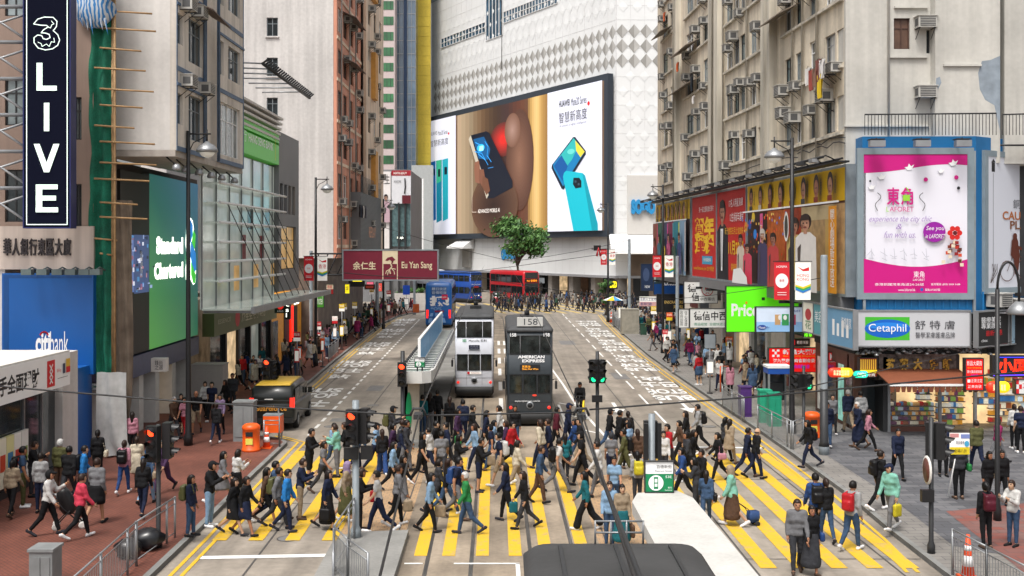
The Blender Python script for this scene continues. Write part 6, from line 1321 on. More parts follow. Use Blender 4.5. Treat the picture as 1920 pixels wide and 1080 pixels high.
b = MB(); b.box((-.55, .02, 4.3), (.55, .2, 4.68), K['offwhite']); b.build('roof_sign', r, True)
l = MB(); art(l, LF, (-.55, .55, 4.3, 4.68), [('r', .0, 1, 0, 1, px_mat('b8b8b4')), tx("158", .27, .8, .15, .85, px_mat('30343a'))], -.018, .003); l.build('lettering', r, True)
r = tram('dark grey tram roof with a long black trolley pole nearest the camera', (1.2, 3.9, 0), R(.3), m_tw, mat('near_tram_roof', (.045, .045, .045), .75, var=.25, scale=1.2, bump=.1), pole=False, length=8.5, W=2.0)
b = MB(); b.tube([Vector(v) - Vector((1.2, 3.9, 0)) for v in ((1.25, 6.9, 4.45), (1.139, 9.3, 4.83), (.988, 12.2, 5.28))], [.036, .029, .02], K['iron'], 8); b.tube([(-.212, 8.3, 5.28), (-.315, 9.5, 5.6), (-.25, 9.6, 5.66)], .014, K['iron'], 6); b.box((-.3, 2.6, 4.33), (.3, 3.6, 4.5), K['iron']); b.build('trolley_pole', r, True)
b = MB()
for x in (-.62, 0, .62): b.box((x - .02, .4, 4.3), (x + .02, 8.1, 4.355), K['iron'])
b.build('roof_batten', r, True)
b = MB()
for z in (4.42, 4.55): b.tube([(-.2, 8.35, z), (.35, 8.35, z)], .012, K['steel'], 4)
for x in (-.2, -.02, .16, .35): b.tube([(x, 8.35, 4.28), (x, 8.35, 4.56)], .012, K['steel'], 4)
b.build('roof_rail', r, True)
m_tb = mat('tram_blue', (.01, .06, .3), .35, var=.1, coat=.3)
tram('blue tram turning the bend between blue and red buses', (-4.9, 146, 0), R(38), m_tb, mat('tram_roof_blue', (.02, .05, .16), .6), face=[tx("Samsung Galaxy", .1, .9, .37, .42, K['txtw']), ('r', .3, .7, .45, .52, px_mat('7a1a1a', .4, .3)), ('e', .3, .8, .06, .02, m_head), ('e', .7, .8, .06, .02, m_head)], pole=False)
tram('white tram behind the maroon billboard and blue bus', (-10.8, 160, 0), R(48), m_tw, m_tw, pole=False)
def bus(label, loc, rz, bodym, front_face, rear_face, length=11.2, W=2.5, group=None, rearlights=False):
    root = thing('double_decker_bus', label, 'bus', loc, rz, group); w = W / 2
    b = MB(); b.loft([rring(-w + .03, w - .03, .05, length - .05, .32, .2), rring(-w, w, 0, length, .5, .22), rring(-w, w, 0, length, 2.3, .22), rring(-w, w, .04, length, 3.9, .24), rring(-w + .06, w - .06, .1, length - .06, 4.25, .26), rring(-w + .3, w - .3, .35, length - .3, 4.36, .3)], bodym); b.build('body', root, True)
    b = MB(); b.loft([rring(-w + .12, w - .12, .1, length - .1, .16, .15), rring(-w + .05, w - .05, .04, length - .04, .33, .2)], m_chas); b.build('chassis', root, True)
    for s in (-1, 1):
        fs = Fr(s * w, length if s < 0 else 0, 0, -1 if s < 0 else 1)
        for k in range(6): u = .5 + k * 1.75; lwin(root, fs, u, u + 1.62, 2.75, 3.75, gm=m_tglass); lwin(root, fs, u, u + 1.62, 1.25, 2.2, gm=m_tglass)
        for y in (2.4, length - 2.6):
            t = MB(); t.lathe((s * (w - .26), y, .48), [(.2, -.12), (.46, -.12), (.48, -.08), (.48, .26), (.46, .29), (.26, .29), (.22, .24)] if s > 0 else [(.22, -.24 + .24), (.46, -.03), (.48, 0), (.48, .3), (.2, .3)], K['rubber'], 16, 'x'); t.build('wheel', root, True)
    if front_face: l = MB(); art(l, LF, (-w, w, .33, 4.3), front_face, .006, .006); l.build('front_panel', root, True)
    for s in (-1, 1):
        b = MB(); b.box((s * (w - .2) - .11, -.03, .95), (s * (w - .2) + .11, .02, 1.75 if rearlights else 1.15), m_tail if rearlights else m_head); b.build('tail_light' if rearlights else 'headlight', root, True)
        b = MB(); b.tube([(s * w, .1, 2.9), (s * (w + .22), -.12, 2.75)], .025, K['black'], 5); b.box((s * (w + .2) - .07, -.2, 2.3), (s * (w + .2) + .07, -.08, 2.75), K['black']); 
        if not rearlights: b.build('mirror', root, True)
    return root
m_blu = mat('bus_blue', (.01, .12, .42), .35, var=.06, coat=.3); m_rdb = mat('bus_red', (.5, .012, .02), .35, var=.06, coat=.3)
bl = px_mat('0f4f9a'); 
bus('blue advertising double decker bus seen from behind in the left lane', (-6.95, 101, 0), R(1.2), m_blu, [('r', .2, .8, .1, .28, px_mat('1c4f8c')), tx("聽日放送", .25, .8, .11, .18, px_mat('c8d4e0')), tx("官價呃貨", .25, .8, .2, .27, px_mat('c8d4e0')), tx("抵!", .16, .9, .31, .56, K['txtw'], bold=.07), ('r', .62, .84, .28, .4, px_mat('d0204a')), tx("sale", .65, .8, .31, .36, K['txtw']), tx("9O%", .2, .62, .58, .66, px_mat('6a94c8'), bold=.06), ('r', .35, .7, .66, .7, px_mat('8a2040')),
    ('p', [(.1, .95), (.2, .72), (.3, .72), (.24, .95)], px_mat('7aa4d8')), ('p', [(.36, .95), (.38, .72), (.48, .72), (.5, .95)], px_mat('7aa4d8')), ('p', [(.62, .95), (.55, .72), (.66, .72), (.78, .95)], px_mat('7aa4d8')), ('r', .1, .9, .8, .83, bl)], None, rearlights=True)
bus('red double decker bus facing the far crossing with lit orange display', (2.7, 147.5, 0), R(26), m_rdb, [('r', .1, .9, .03, .24, m_tglass), ('r', .08, .92, .26, .38, K['dark']), tx("962 銅鑼灣", .2, .84, .28, .36, px_mat('f08a1a', .4, 1.0, 0)), ('r', .08, .92, .4, .74, m_tglass), ('r', .36, .64, .84, .9, K['txtw'])], None)
def car(label, loc, rz, bodym, L=4.4, W=1.78, Hh=1.46, kind='parked_car', group=None, name='car'):
    root = thing(name, label, 'car', loc, rz, group); w = W / 2
    secs = [(0.0, .45, .78, .82), (.12, .32, .95, .94), (.9, .25, 1.0, 1.0), (2.0, .24, .98, 1.0), (3.3, .25, .9, 1.0), (4.1, .3, .78, .92), (4.4, .42, .66, .8)]
    def ring(y, z0, z1, ws, k=L / 4.4): return [Vector((x * w * ws, y * k, z)) for x, z in ((-.94, z0), (.94, z0), (1, z0 + .15), (1, z1 - .12), (.93, z1), (-.93, z1), (-1, z1 - .12), (-1, z0 + .15))]
    b = MB(); b.loft([ring(*s) for s in secs], bodym); b.build('body', root, True)
    b = MB(); b.loft([[Vector((x * w * ws, y, z)) for x, z in ((-.92, .95), (.92, .95), (.74, Hh - .06), (.66, Hh), (-.66, Hh), (-.74, Hh - .06))] if 0 < i < 3 else [Vector((x * w * .86, y, .94)) for x in (-1, 1, .9, .8, -.8, -.9)] for i, (y, ws) in enumerate(((.25, 1), (.9, 1), (2.3, 1), (3.15, 1)))], m_tglass); b.build('window', root, True)
    b = MB(); b.box((-w * .64, .92, Hh - .005), (w * .64, 2.28, Hh + .02), bodym); b.build('roof', root, True)
    for s in (-1, 1):
        for y in (.85, L - .85):
            t = MB(); t.lathe((s * (w - .1), y, .31), [(.12, -.1), (.3, -.1), (.31, -.07), (.31, .07), (.3, .1), (.12, .1)], K['rubber'], 14, 'x'); o = t.build('wheel', root, True); t = MB(); t.lathe((s * (w - .1), y, .31), [(.19, -.105), (.19, .105)], K['steel'], 10, 'x'); t.build('rim', o, True)
        b = MB(); b.box((s * w * .72 - .14, -.01, .68), (s * w * .72 + .14, .06, .84), m_tail); b.build('tail_light', root, True)
        b = MB(); b.box((s * w * .68 - .16, L - .09, .58), (s * w * .68 + .16, L - .01, .7), m_head); b.build('headlight', root, True)
    return root
car('silver car waiting beside the front of red bus', (-1.7, 146, 0), R(8), mat('car_silver', (.32, .33, .34), .25, .6, coat=.5))
car('white car beyond the hedge at the far end of left lane', (-14.5, 158, 0), R(70), mat('car_white', (.65, .65, .64), .3, coat=.5))
# black security van
m_van = mat('van_black', (.012, .014, .013), .3, var=.1, coat=.15, spec=.4); m_vy = mat('van_yellow', (.6, .38, .04), .4, var=.1)
def van():
    root = thing('van', 'black security van with yellow roof and gold company name parked at kerb', 'van', (-10.02, 44.5, 0), R(2)); W, L = 1.86, 5.1; w = W / 2
    S = [(0, .42, .92, 1.0), (.06, .34, .98, 1.45), (.5, .3, 1, 1.2), (4.1, .3, 1, 1.05), (4.9, .34, .94, .98), (5.1, .45, .8, .8)]
    b = MB(); b.loft([[Vector((x * w * ws, y, z)) for x, z in ((-.93, z0), (.93, z0), (1, z0 + .14), (1.0, 1.0 if z1 > 1.0 else z1 - .05), (.97, max(z1, .8)), (-.97, max(z1, .8)), (-1.0, 1.0 if z1 > 1.0 else z1 - .05), (-1, z0 + .14))] for y, z0, ws, z1 in S], m_van); b.build('body', root, True)
    b = MB(); b.loft([[Vector((x * w, y, z)) for x, z in ((-.97, z0), (.97, z0), (.9, z1 - .12), (.8, z1), (-.8, z1), (-.9, z1 - .12))] for y, z0, z1 in ((.02, 1.0, 1.5), (.16, 1.0, 1.9), (1.2, 1.0, 1.93), (3.2, 1.0, 1.9), (3.75, 1.0, 1.7), (4.35, 1.0, 1.12))], m_van); b.build('cabin', root, True)
    b = MB(); b.loft([[Vector((x * w, y, z)) for x, z in ((-.8, z1), (.8, z1), (.7, z1 + .03), (-.7, z1 + .03))] for y, z1 in ((.14, 1.895), (1.2, 1.932), (3.2, 1.902))], m_vy); b.build('roof', root, True)
    b = MB(); b.add([(-.72, -.012 + .03, 1.28), (.72, .018, 1.28), (.68, .115, 1.76), (-.68, .115, 1.76)], [(0, 1, 2, 3)], m_tglass); b.build('window', root, True)
    b = MB(); b.add([(-.3, .012, 1.32), (.05, .012, 1.32), (.02, .07, 1.62), (-.3, .07, 1.62)], [(0, 1, 2, 3)], K['offwhite']); b.build('sticker', root, True)
    for s in (-1, 1):
        fs = Fr(s * w * .965, 5.1 if s < 0 else 0, 0, -1 if s < 0 else 1)
        for a, c in ((.4, 1.5), (1.6, 2.7), (2.8, 3.6)):
            q = MB(); a_, c_ = (a, c) if s > 0 else (5.1 - c, 5.1 - a); q.frect(fs, a_, c_, 1.18, 1.72, .012, m_tglass); q.build('window', root, True)
        t_ = MB(); t_.add([(s * w * .97, -.008, .95), (s * w * .8, -.03, .95), (s * w * .8, -.0, 1.4), (s * w * .95, .02, 1.4)], [(0, 1, 2, 3)], m_tail); t_.box((s * w * .98 - .02, -.0, .95), (s * w * .98 + .02, .14, 1.4), m_tail); t_.build('tail_light', root, True)
        for y in (.95, 4.15):
            t = MB(); t.lathe((s * (w - .09), y, .34), [(.14, -.11), (.33, -.11), (.34, -.08), (.34, .08), (.33, .11), (.14, .11)], K['rubber'], 16, 'x'); o = t.build('wheel', root, True); t = MB(); t.lathe((s * (w - .09), y, .34), [(.21, -.115), (.21, .115)], K['steel'], 10, 'x'); t.build('rim', o, True)
        q = MB(); q.box((s * (w + .1) - .09, 3.55, 1.15), (s * (w + .1) + .09, 3.7, 1.4), m_van); q.build('mirror', root, True)
    l = MB(); put_text(l, LF, "Guardforce", -.72, .62, .86, 1.08, .035, px_mat('c88a3a', .4, .05), .02); put_text(l, LF, "PT 5231", -.24, .24, .6, .7, .05, K['txtb']); l.frect(LF, -.28, .28, .57, .73, .045, m_vy); l.build('lettering', root, True)
    b = MB(); b.box((-w * .95, -.08, .36), (w * .95, .02, .56), m_chas); b.build('bumper', root, True)
van()
# ---------------------------------------------------------------- shelters, poles, signals, railings, signs
m_wsh = mat('shelter_white', (.56, .56, .54), .5, var=.12, scale=1.2, streak=.06); m_sroof = mat('shelter_green_roof', (.2, .27, .24), .25, var=.4, scale=1, spec=.6); m_tgr = px_mat('0a7a4a', .4, .05, 0)
# left tram shelter
root = thing('tram_shelter', 'long tram shelter with green glass roof and blue advert board', 'shelter', (-3.8, 41, .2))
def q(s, Y, z): return gs(s, Y, z)
b = MB(); Y0, Y1 = 40.2, 60.5
ring0 = [(-3.68, Y1), (-3.68, Y0 + .9), (-3.6, Y0 + .3), (-3.3, Y0), (-2.75, Y0), (-2.42, Y0 + .3), (-2.32, Y0 + .9), (-2.32, Y1)]
n = len(ring0); vs = [q(s, Y, 2.55) for s, Y in ring0] + [q(s, Y, 3.0) for s, Y in ring0]
b.add(vs, [(i, (i + 1) % n, n + (i + 1) % n, n + i) for i in range(n)] + [tuple(range(n))[::-1]], m_wsh); ins = [(max(-3.6, min(-2.4, s)) + (.06 if s < -3 else -.06), min(Y + .08, Y1 - .05)) for s, Y in ring0]
b.add([q(s, Y, 3.0) for s, Y in ring0] + [q(s, Y, 3.0) for s, Y in ins], [(i, (i + 1) % n, n + (i + 1) % n, n + i) for i in range(n)], m_wsh); b.build('fascia', root)
b = MB(); b.add([q(s, Y, 2.93) for s, Y in ins], [tuple(range(n))], m_sroof); b.build('roof', root)
b = MB()
for k in range(27): Y = Y0 + 1.2 + k * .72; b.tube([q(-3.56, Y, 2.97), q(-2.44, Y, 2.97)], .028, m_wsh, 4)
for k in range(27): Y = Y0 + 1.0 + k * .72; b.ball(q(-3.6, Y, 3.05), .07, K['iron'], 6, 4); b.ball(q(-2.4, Y + .2, 3.04), .05, K['steel'], 6, 4)
b.build('roof_rib', root)
for k in range(5): 
    Y = 41.6 + k * 4.5; b = MB(); b.hexa([q(-3.62, Y, .2), q(-3.4, Y, .2), q(-3.4, Y + .25, .2), q(-3.62, Y + .25, .2), q(-3.62, Y, 2.55), q(-3.4, Y, 2.55), q(-3.4, Y + .25, 2.55), q(-3.62, Y + .25, 2.55)], mat('shelter_beige', (.36, .33, .28), .6, var=.15)); b.build('pillar', root)
b = MB(); b.hexa([q(-3.64, 41.6, .2), q(-2.95, 41.6, .2), q(-2.95, 41.7, .2), q(-3.64, 41.7, .2), q(-3.64, 41.6, 2.55), q(-2.95, 41.6, 2.55), q(-2.95, 41.7, 2.55), q(-3.64, 41.7, 2.55)], mat('shelter_beige', (.36, .33, .28), .6)); 
b.hexa([q(-3.64, 42, .2), q(-3.58, 42, .2), q(-3.58, 60, .2), q(-3.64, 60, .2), q(-3.64, 42, 2.4), q(-3.58, 42, 2.4), q(-3.58, 60, 2.4), q(-3.64, 60, 2.4)], K['glass']); b.build('screen', root)
fz = front(41.58); b = MB(); b.fpoly(fz, [(-4.02 + .12 * math.cos(t * .449), 1.3 + .75 * math.sin(t * .449)) for t in range(14)], .0, m_tgr); b.build('roundel', root)
def local_panel(name, label, a, c, z0, z1, face, items, th=.08, legs=None, **k):
    fr = Fr(a.x, a.y, c.x - a.x, c.y - a.y); L_ = math.hypot(c.x - a.x, c.y - a.y); return panel(name, label, 'sign', fr, (0, L_, z0, z1), -th, 0, face, K['white'], items, extra=legs, **k)
local_panel('advert_board', 'long blue advertising board standing on the tram shelter roof', q(-2.98, 42.4, 0), q(-2.98, 60, 0), 3.02, 4.0, px_mat('5a94c0', .4, .08), [('t', "bnv", .05, .2, .25, .8, px_mat('8abce0')), ('r', .28, .3, .1, .9, px_mat('8abce0')), ('t', "PARTNER NEW YEAR", .4, .75, .3, .7, px_mat('8abce0')), ('r', .8, .82, .1, .9, px_mat('8abce0'))], frame=.06, fmat=K['white'])
def stop_sign(label, Y, x0, x1, y0, y1, code, big, small):
    f_ = front(Y); bx = f_.rect(x0, x1, y0, y1)
    def legs(r_):
        for k in (.25, .75): 
            l = MB(); u_ = bx[0] + (bx[1] - bx[0]) * k; l.fbox(f_, u_ - .03, u_ + .03, bx[2] - .32, bx[2], -.06, -.02, K['iron']); l.fbox(f_, u_ - .12, u_ + .12, bx[2] - .36, bx[2] - .32, -.1, .02, K['iron']); l.build('leg', r_)
    panel('tram_stop_sign', label, 'sign', f_, bx, -.08, 0, m_tgr, K['iron'], [('r', 0, 1, 0, .4, K['txtw']), ('t', big, .4, .95, .1, .22, K['txtb']), ('t', small, .35, .95, .27, .33, K['txtb']), ('e', .38, .7, .27, .26, K['txtw']), ('r', .3, .46, .5, .9, m_tgr), ('r', .33, .43, .56, .68, K['txtw']), ('r', .33, .43, .72, .82, K['txtw']), ('t', code, .72, .94, .45, .53, K['txtw']), ('t', "東行", .8, .95, .82, .88, K['txtw']), ('t', "Eastbound", .7, .95, .91, .95, K['txtw'])], extra=legs, frame=.015, fmat=K['iron'])
stop_sign('green and white tram stop sign standing on the left shelter roof', 40.6, 778, 796, 671, 688, "51E", "邊寧頓街", "Pennington Street")
# near shelter on the right of the tracks
root = thing('tram_shelter', 'white shelter roof beside the near tram with stop sign', 'shelter', (3, 18, .2))
m_wr = mat('white_weathered_roof', (.5, .49, .46), .7, var=.14, scale=1.1, fine=.08, streak=.0)
b = MB(); P_ = [(2.56, 4), (2.56, 19.9), (2.75, 20.6), (3.55, 20.8), (3.75, 20.2), (3.95, 4)]; n = len(P_)
b.add([q(s, Y, 2.72) for s, Y in P_] + [q(s, Y, 2.95) for s, Y in P_], [tuple(range(n, 2 * n))[::-1], tuple(range(n))] + [((i + 1) % n, i, n + i, n + (i + 1) % n) for i in range(n)], m_wr); b.build('roof', root)
for Y in (20, 14, 8): b = MB(); b.tube([q(3.2, Y, .2), q(3.2, Y, 2.72)], .09, m_wsh, 8); b.build('pillar', root)
stop_sign('large green and white tram stop sign 53E on the near shelter', 20.6, 1210, 1262, 866, 922, "53E", "百德新街", "Paterson Street")
# street lamps
m_lamp = px_mat('dcdcd4', .4, .1, 0)
def lamp(label, x, y, side, top=12.0, z0=.13):
    p = gp(x, y, z0); root = thing('street_lamp', label, 'street lamp', p, 0 if side > 0 else R(180), 'black street lamps')
    b = MB(); b.lathe((0, 0, 0), [(.17, 0), (.17, .35), (.12, .5), (.1, 2), (.085, 7), (.075, top)], K['black'], 10); b.build('pole', root, True)
    b = MB(); b.tube([(0, 0, top - .12), (.86, 0, top - .12)], .035, K['black'], 6); b.tube([(.05, 0, top - .75), (.2, 0, top - .45), (.5, 0, top - .3), (.72, 0, top - .14)], .022, K['black'], 5); b.tube([(.72, 0, top + .05), (.72, 0, top - .45)], .03, K['black'], 6); b.build('arm', root, True)
    b = MB(); b.lathe((.72, 0, top - .85), [(.3, .02), (.42, .05), (.4, .15), (.28, .3), (.12, .38), (.06, .45)], K['steel'], 14); b.build('hood', root, True)
    b = MB(); b.lathe((.72, 0, top - 1.02), [(.06, 0), (.22, .06), (.29, .17), (.3, .19)], m_lamp, 12); b.build('lens', root, True)
    return p
L1 = lamp('tall black street lamp by the green bank board', 353, 835, 1); L2 = lamp('tall black street lamp before the white end wall', 592, 686, 1); L3 = lamp('distant black street lamp above the maroon billboard', 719, 617, 1)
L4 = lamp('tall black street lamp in front of the long film poster', 1485, 812, -1); L5_ = lamp('black street lamp beside the far film poster', 1243, 662, -1); L6 = lamp('distant black street lamp before the white store fascia', 1140, 604, -1)
p7 = gp(1870, 1000, .13); p7 = Vector((910 / 2000 * 29.5, 29.5, .13)); root = thing('street_lamp', 'black hooked street lamp near the right edge', 'street lamp', p7, R(0), 'black street lamps')
b = MB(); b.lathe((0, 0, 0), [(.11, 0), (.11, .3), (.07, .5), (.06, 6.4)], K['black'], 10); b.build('pole', root, True); b = MB(); b.tube([(.6 * .5 - .3 * math.cos(R(a)) * 1.0, 0, 6.4 + .75 * math.sin(R(a))) for a in range(0, 181, 15)] + [(.6, 0, 6.05)], .035, K['black'], 6); b.build('arm', root, True); b = MB(); b.lathe((.6, 0, 5.7), [(.3, 0), (.34, .04), (.25, .2), (.1, .36)], K['steel'], 12); b.build('hood', root, True)
def banners(P, side, sc, wd=.62, ht=1.55):
    fr = front(P.y - .06); gap = .12
    for k, (lab, m_) in enumerate((('red', K['red']), ('white', m_lw))):
        x0 = P.x - gap - wd if k == 0 else P.x + gap; z0 = 5.55 if P.y < 90 else 5.9
        ex = lambda r_: (lambda b_: (b_.fbox(fr, x0 - .05, x0 + wd + .05, z0 + ht, z0 + ht + .03, -.03, .02, K['iron']), b_.build('bracket', r_)))(MB())
        it = [('t', "HSBC" if 0 else "HONMA", .15, .85, .1, .16, K['txtw']), ('e', .5, .5, .42, .19, K['txtw']), ('t', "香港", .34, .66, .46, .53, K['txtr']), ('r', .2, .8, .8, .815, K['txtw']), ('r', .2, .8, .86, .875, K['txtw'])] if k == 0 else \
             [('p', [(.1, .12), (.5, .2), (.9, .14), (.9, .24), (.5, .25)], K['txtr']), ('t', sc, .1, .9, .32, .5, K['txtr'])] + [('p', [(0, .6 + .04 * j), (.5, .66 + .05 * j), (1, .58 + .05 * j), (1, .63 + .05 * j), (.5, .72 + .05 * j), (0, .66 + .04 * j)], px_mat(c_)) for j, c_ in enumerate(('e0c82a', '3aa04a', '2a7ac0'))]
        panel('banner', '%s banner on the %s' % (lab, side), 'banner', fr, (x0, x0 + wd, z0, z0 + ht), -.012, 0, m_, None, it, group='pole banners', extra=ex, board='cloth')
banners(L4, 'lamp post before the long film poster', "HONG\nKONG"); banners(L2, 'lamp post before the white end wall', "香港"); banners(L3, 'distant lamp post above the maroon billboard', "香港"); banners(L5_, 'lamp post beside the far film poster', "香港"); banners(L6, 'distant lamp post before the white store', "香港")
def pole(label, x, y, ytop, r_, m_, name='pole', z0=.13, low=None):
    p = gp(x, y, z0); zt_ = H - (ytop - HY) / F * p.y; b = MB(); b.lathe((0, 0, 0), [(r_ * 1.5, 0), (r_ * 1.5, .3), (r_, .45), (r_, zt_ - z0 - .05), (r_ * .8, zt_ - z0)], m_, 10)
    root = thing(name, label, 'pole', p); b.build('shaft', root, True)
    if low: c = MB(); c.lathe((0, 0, 0), [(r_ * 1.55, .31), (r_ * 1.2, .46), (r_ * 1.1, low)], K['iron'], 10); c.build('painted_base', root, True)
    return p
pole('thick grey tramway pole beside the capsule sign', 1545, 852, 478, .13, K['greypole'], low=2.4); pole('grey tramway pole before the white banner on the left pavement', 583, 668, 470, .12, K['greypole'], low=1.8); pole('grey tramway pole between lamp post and medicine signs', 1270, 672, 480, .12, K['greypole'], low=2.2)
pole('grey tramway pole near the far right kerb', 1180, 612, 448, .14, K['greypole']); pole('grey tramway pole near the left crowd under maroon billboard', 707, 612, 528, .16, K['greypole']); pole('pale thin pole before the white store fascia', 793, 545, 335, .12, K['white']); pole('grey pole rising behind the blue bus', 777, 590, 525, .14, K['greypole'])
# signals
LR, LG, LO = px_mat('ff3a1a', .3, 3.0, 0), px_mat('1ae08a', .3, 1.6, 0), mat('unlit_lens', (.03, .03, .03), .3, var=0)
def sig_head(root, x, y, z, ang, lit, n=3, off=.24):
    M = Matrix.Translation((x, y, z)) @ Matrix.Rotation(R(ang), 4, 'Z') @ Matrix.Translation((0, -off, 0)); h = .3 * n
    b = MB(); b.M = M; b.box((-.16, -.1, 0), (.16, .1, h), K['black'])
    o = b.build('signal_head', root, True)
    for k in range(n):
        zc = h - .15 - .3 * k; b = MB(); b.M = M; b.lathe((0, -.105, zc), [(.105, 0), (.09, -.015), (.02, -.02)], {0: LR, 1: LO, 2: LG}[k if n == 3 else (0 if k == 0 else 2)] if lit == k else LO, 12, 'y'); b.build('lens', o, True)
        b = MB(); b.M = M; vs = []
        for j in range(9):
            a = R(-20 + 220 * j / 8); ca, sa = math.cos(a), math.sin(a); vs += [(.12 * ca, -.1, zc + .12 * sa), (.12 * ca, -.3 if 20 < -20 + 220 * j / 8 < 160 else -.2, zc + .12 * sa - .02)]
        b.add(vs, [(2 * j, 2 * j + 2, 2 * j + 3, 2 * j + 1) for j in range(8)], K['black'], True); b.build('visor', o, True)
def signal(label, x, y, ztop, heads, z0=.13, r_=.06, m_=None):
    p = gp(x, y, z0); root = thing('traffic_light', label, 'traffic light', p, 0, 'traffic lights'); b = MB(); b.lathe((0, 0, 0), [(r_ * 1.6, 0), (r_ * 1.6, .2), (r_, .3), (r_, ztop)], m_ or K['iron'], 10); b.build('pole', root, True)
    for h in heads: sig_head(root, 0, 0, *h)
    return root
def box_on(root, z, x, w_, h_, m_=None): b = MB(); b.box((x - w_ / 2, -.2, z), (x + w_ / 2, -.06, z + h_), m_ or K['black']); b.build('sign_box', root, True)
signal('red traffic light on the left pavement in front of the railing', 297, 1026, 3.1, [(2.2, -12, 0), (2.25, 90, 9)])
r = signal('red traffic light at the middle island with black box below', 667, 1007, 3.55, [(2.45, -10, 0), (2.45, 80, 9)], .17, .09, K['greypole']); box_on(r, 2.05, -.1, .36, .3); box_on(r, 2.05, .3, .3, .34)
signal('red traffic light at the end of the left tram shelter', 755, 838, 3.6, [(2.3, 0, 0)], .2, .08, K['iron'])
signal('red traffic light in the crowd by the left bus stops', 503, 790, 2.75, [(1.85, 0, 0), (1.75, 60, 9)])
r = signal('black traffic light with green lamps before tram number 158', 1120, 835, 3.65, [(2.45, -28, 2), (2.45, 28, 2), (2.4, 150, 9), (2.4, 210, 9)], .0, .07, K['iron']); box_on(r, 1.7, -.02, .4, .26)
signal('green pedestrian light beside the green bin on right pavement', 1507, 832, 3.0, [(2.1, 20, 1, 2), (2.1, -70, 9, 2)])
r = signal('black traffic light on the right pavement with a round mirror sign', 1746, 1037, 3.35, [(2.3, 150, 9), (2.35, 60, 9)]); b = MB(); b.M = Matrix.Rotation(R(-96), 4, 'Z'); b.lathe((.0, -.12, 2.05), [(.34, 0), (.36, .03), (.34, .05)], K['offwhite'], 16, 'y'); b.lathe((.0, -.125, 2.05), [(.3, 0), (.3, .02)], mat('sign_maroon', (.12, .04, .03), .5), 16, 'y'); b.build('round_sign', r, True); box_on(r, 1.3, -.15, .3, .3)
r = signal('traffic light seen from behind at the end of near shelter', 1222, 1050, 3.5, [(2.4, 180, 9)], .2, .08, K['greypole']); box_on(r, 2.3, -.16, .1, 1.0); box_on(r, 2.35, .17, .08, .95)
for k, (x, y, zt_, t) in enumerate(((925, 556, 3.6, 'silver car'), (874, 560, 3.6, 'blue tram'))):
    p_ = gp(x, y + 5, 0); signal('distant red traffic light near the ' + t, x, y + 5, 3.8, [(2.8, 0, 0)], 0, .08)
# railings
def railing(label, pts, h=1.05, closed=False, step=.11, name='railing'):
    root = thing(name, label, 'railing', pts[0], 0, 'pavement railings'); b = MB(); pb = MB(); L_ = 0
    for i in range(len(pts) - 1):
        a, c = Vector(pts[i]), Vector(pts[i + 1]); n_ = max(1, int((c - a).length / step)); up = Vector((0, 0, 1))
        for z in (h, h - .16, .14): b.tube([a + up * z, c + up * z], .022 if z == h else .014, K['steel'], 5)
        for k in range(n_ + 1):
            p_ = a.lerp(c, k / n_)
            if k % max(1, int(1.9 / step)) == 0 or k == n_: pb.tube([p_, p_ + up * (h + .02)], .03, K['steel'], 6)
            elif closed: b.tube([p_ + up * .14, p_ + up * (h - .16)], .009, K['steel'], 3, caps=False)
    b.build('bars', root); pb.build('posts', root); return root
def G(x, y, z=.13): return gp(x, y, z)
railing('steel railing along the near left kerb beside rubbish bags', [G(130, 1190), G(255, 1062)], closed=True); railing('open steel railing behind the near left traffic light', [G(256, 1061), G(328, 1008)])
railing('curved steel railing on the middle island', [G(625, 1130, .17), G(626, 1072, .17), G(652, 1100, .17), G(690, 1130, .17)], closed=True); railing('steel handrail rising behind the island traffic light', [G(627, 1070, .17), G(664, 1010, .17)])
railing('steel railing on the right pavement around the traffic cone', [G(1786, 1078), G(1850, 1115), G(1935, 1165)], closed=True)
railing('steel railing along the right kerb by the purple bin', [G(1355, 763), G(1395, 790)], closed=True); railing('steel railing along the right kerb by the green bins', [G(1421, 806), G(1483, 842)], closed=True); railing('stacked crowd barriers beside the grey tramway pole', [G(1487, 843), G(1506, 835)], closed=True)
railing('grey railing by the left bus stop queue', [G(616, 678), G(634, 662)], closed=True); railing('far railing along the left kerb before the white hoarding', [G(742, 590), G(775, 583), G(800, 580)], closed=True, step=.25); railing('far railing along the right kerb beside the stone cabinet', [G(1148, 608), G(1165, 620)], closed=True, step=.2)
railing('small railing around the red barrier on the left kerb', [G(495, 838), G(524, 838), G(522, 812)], h=1.0)
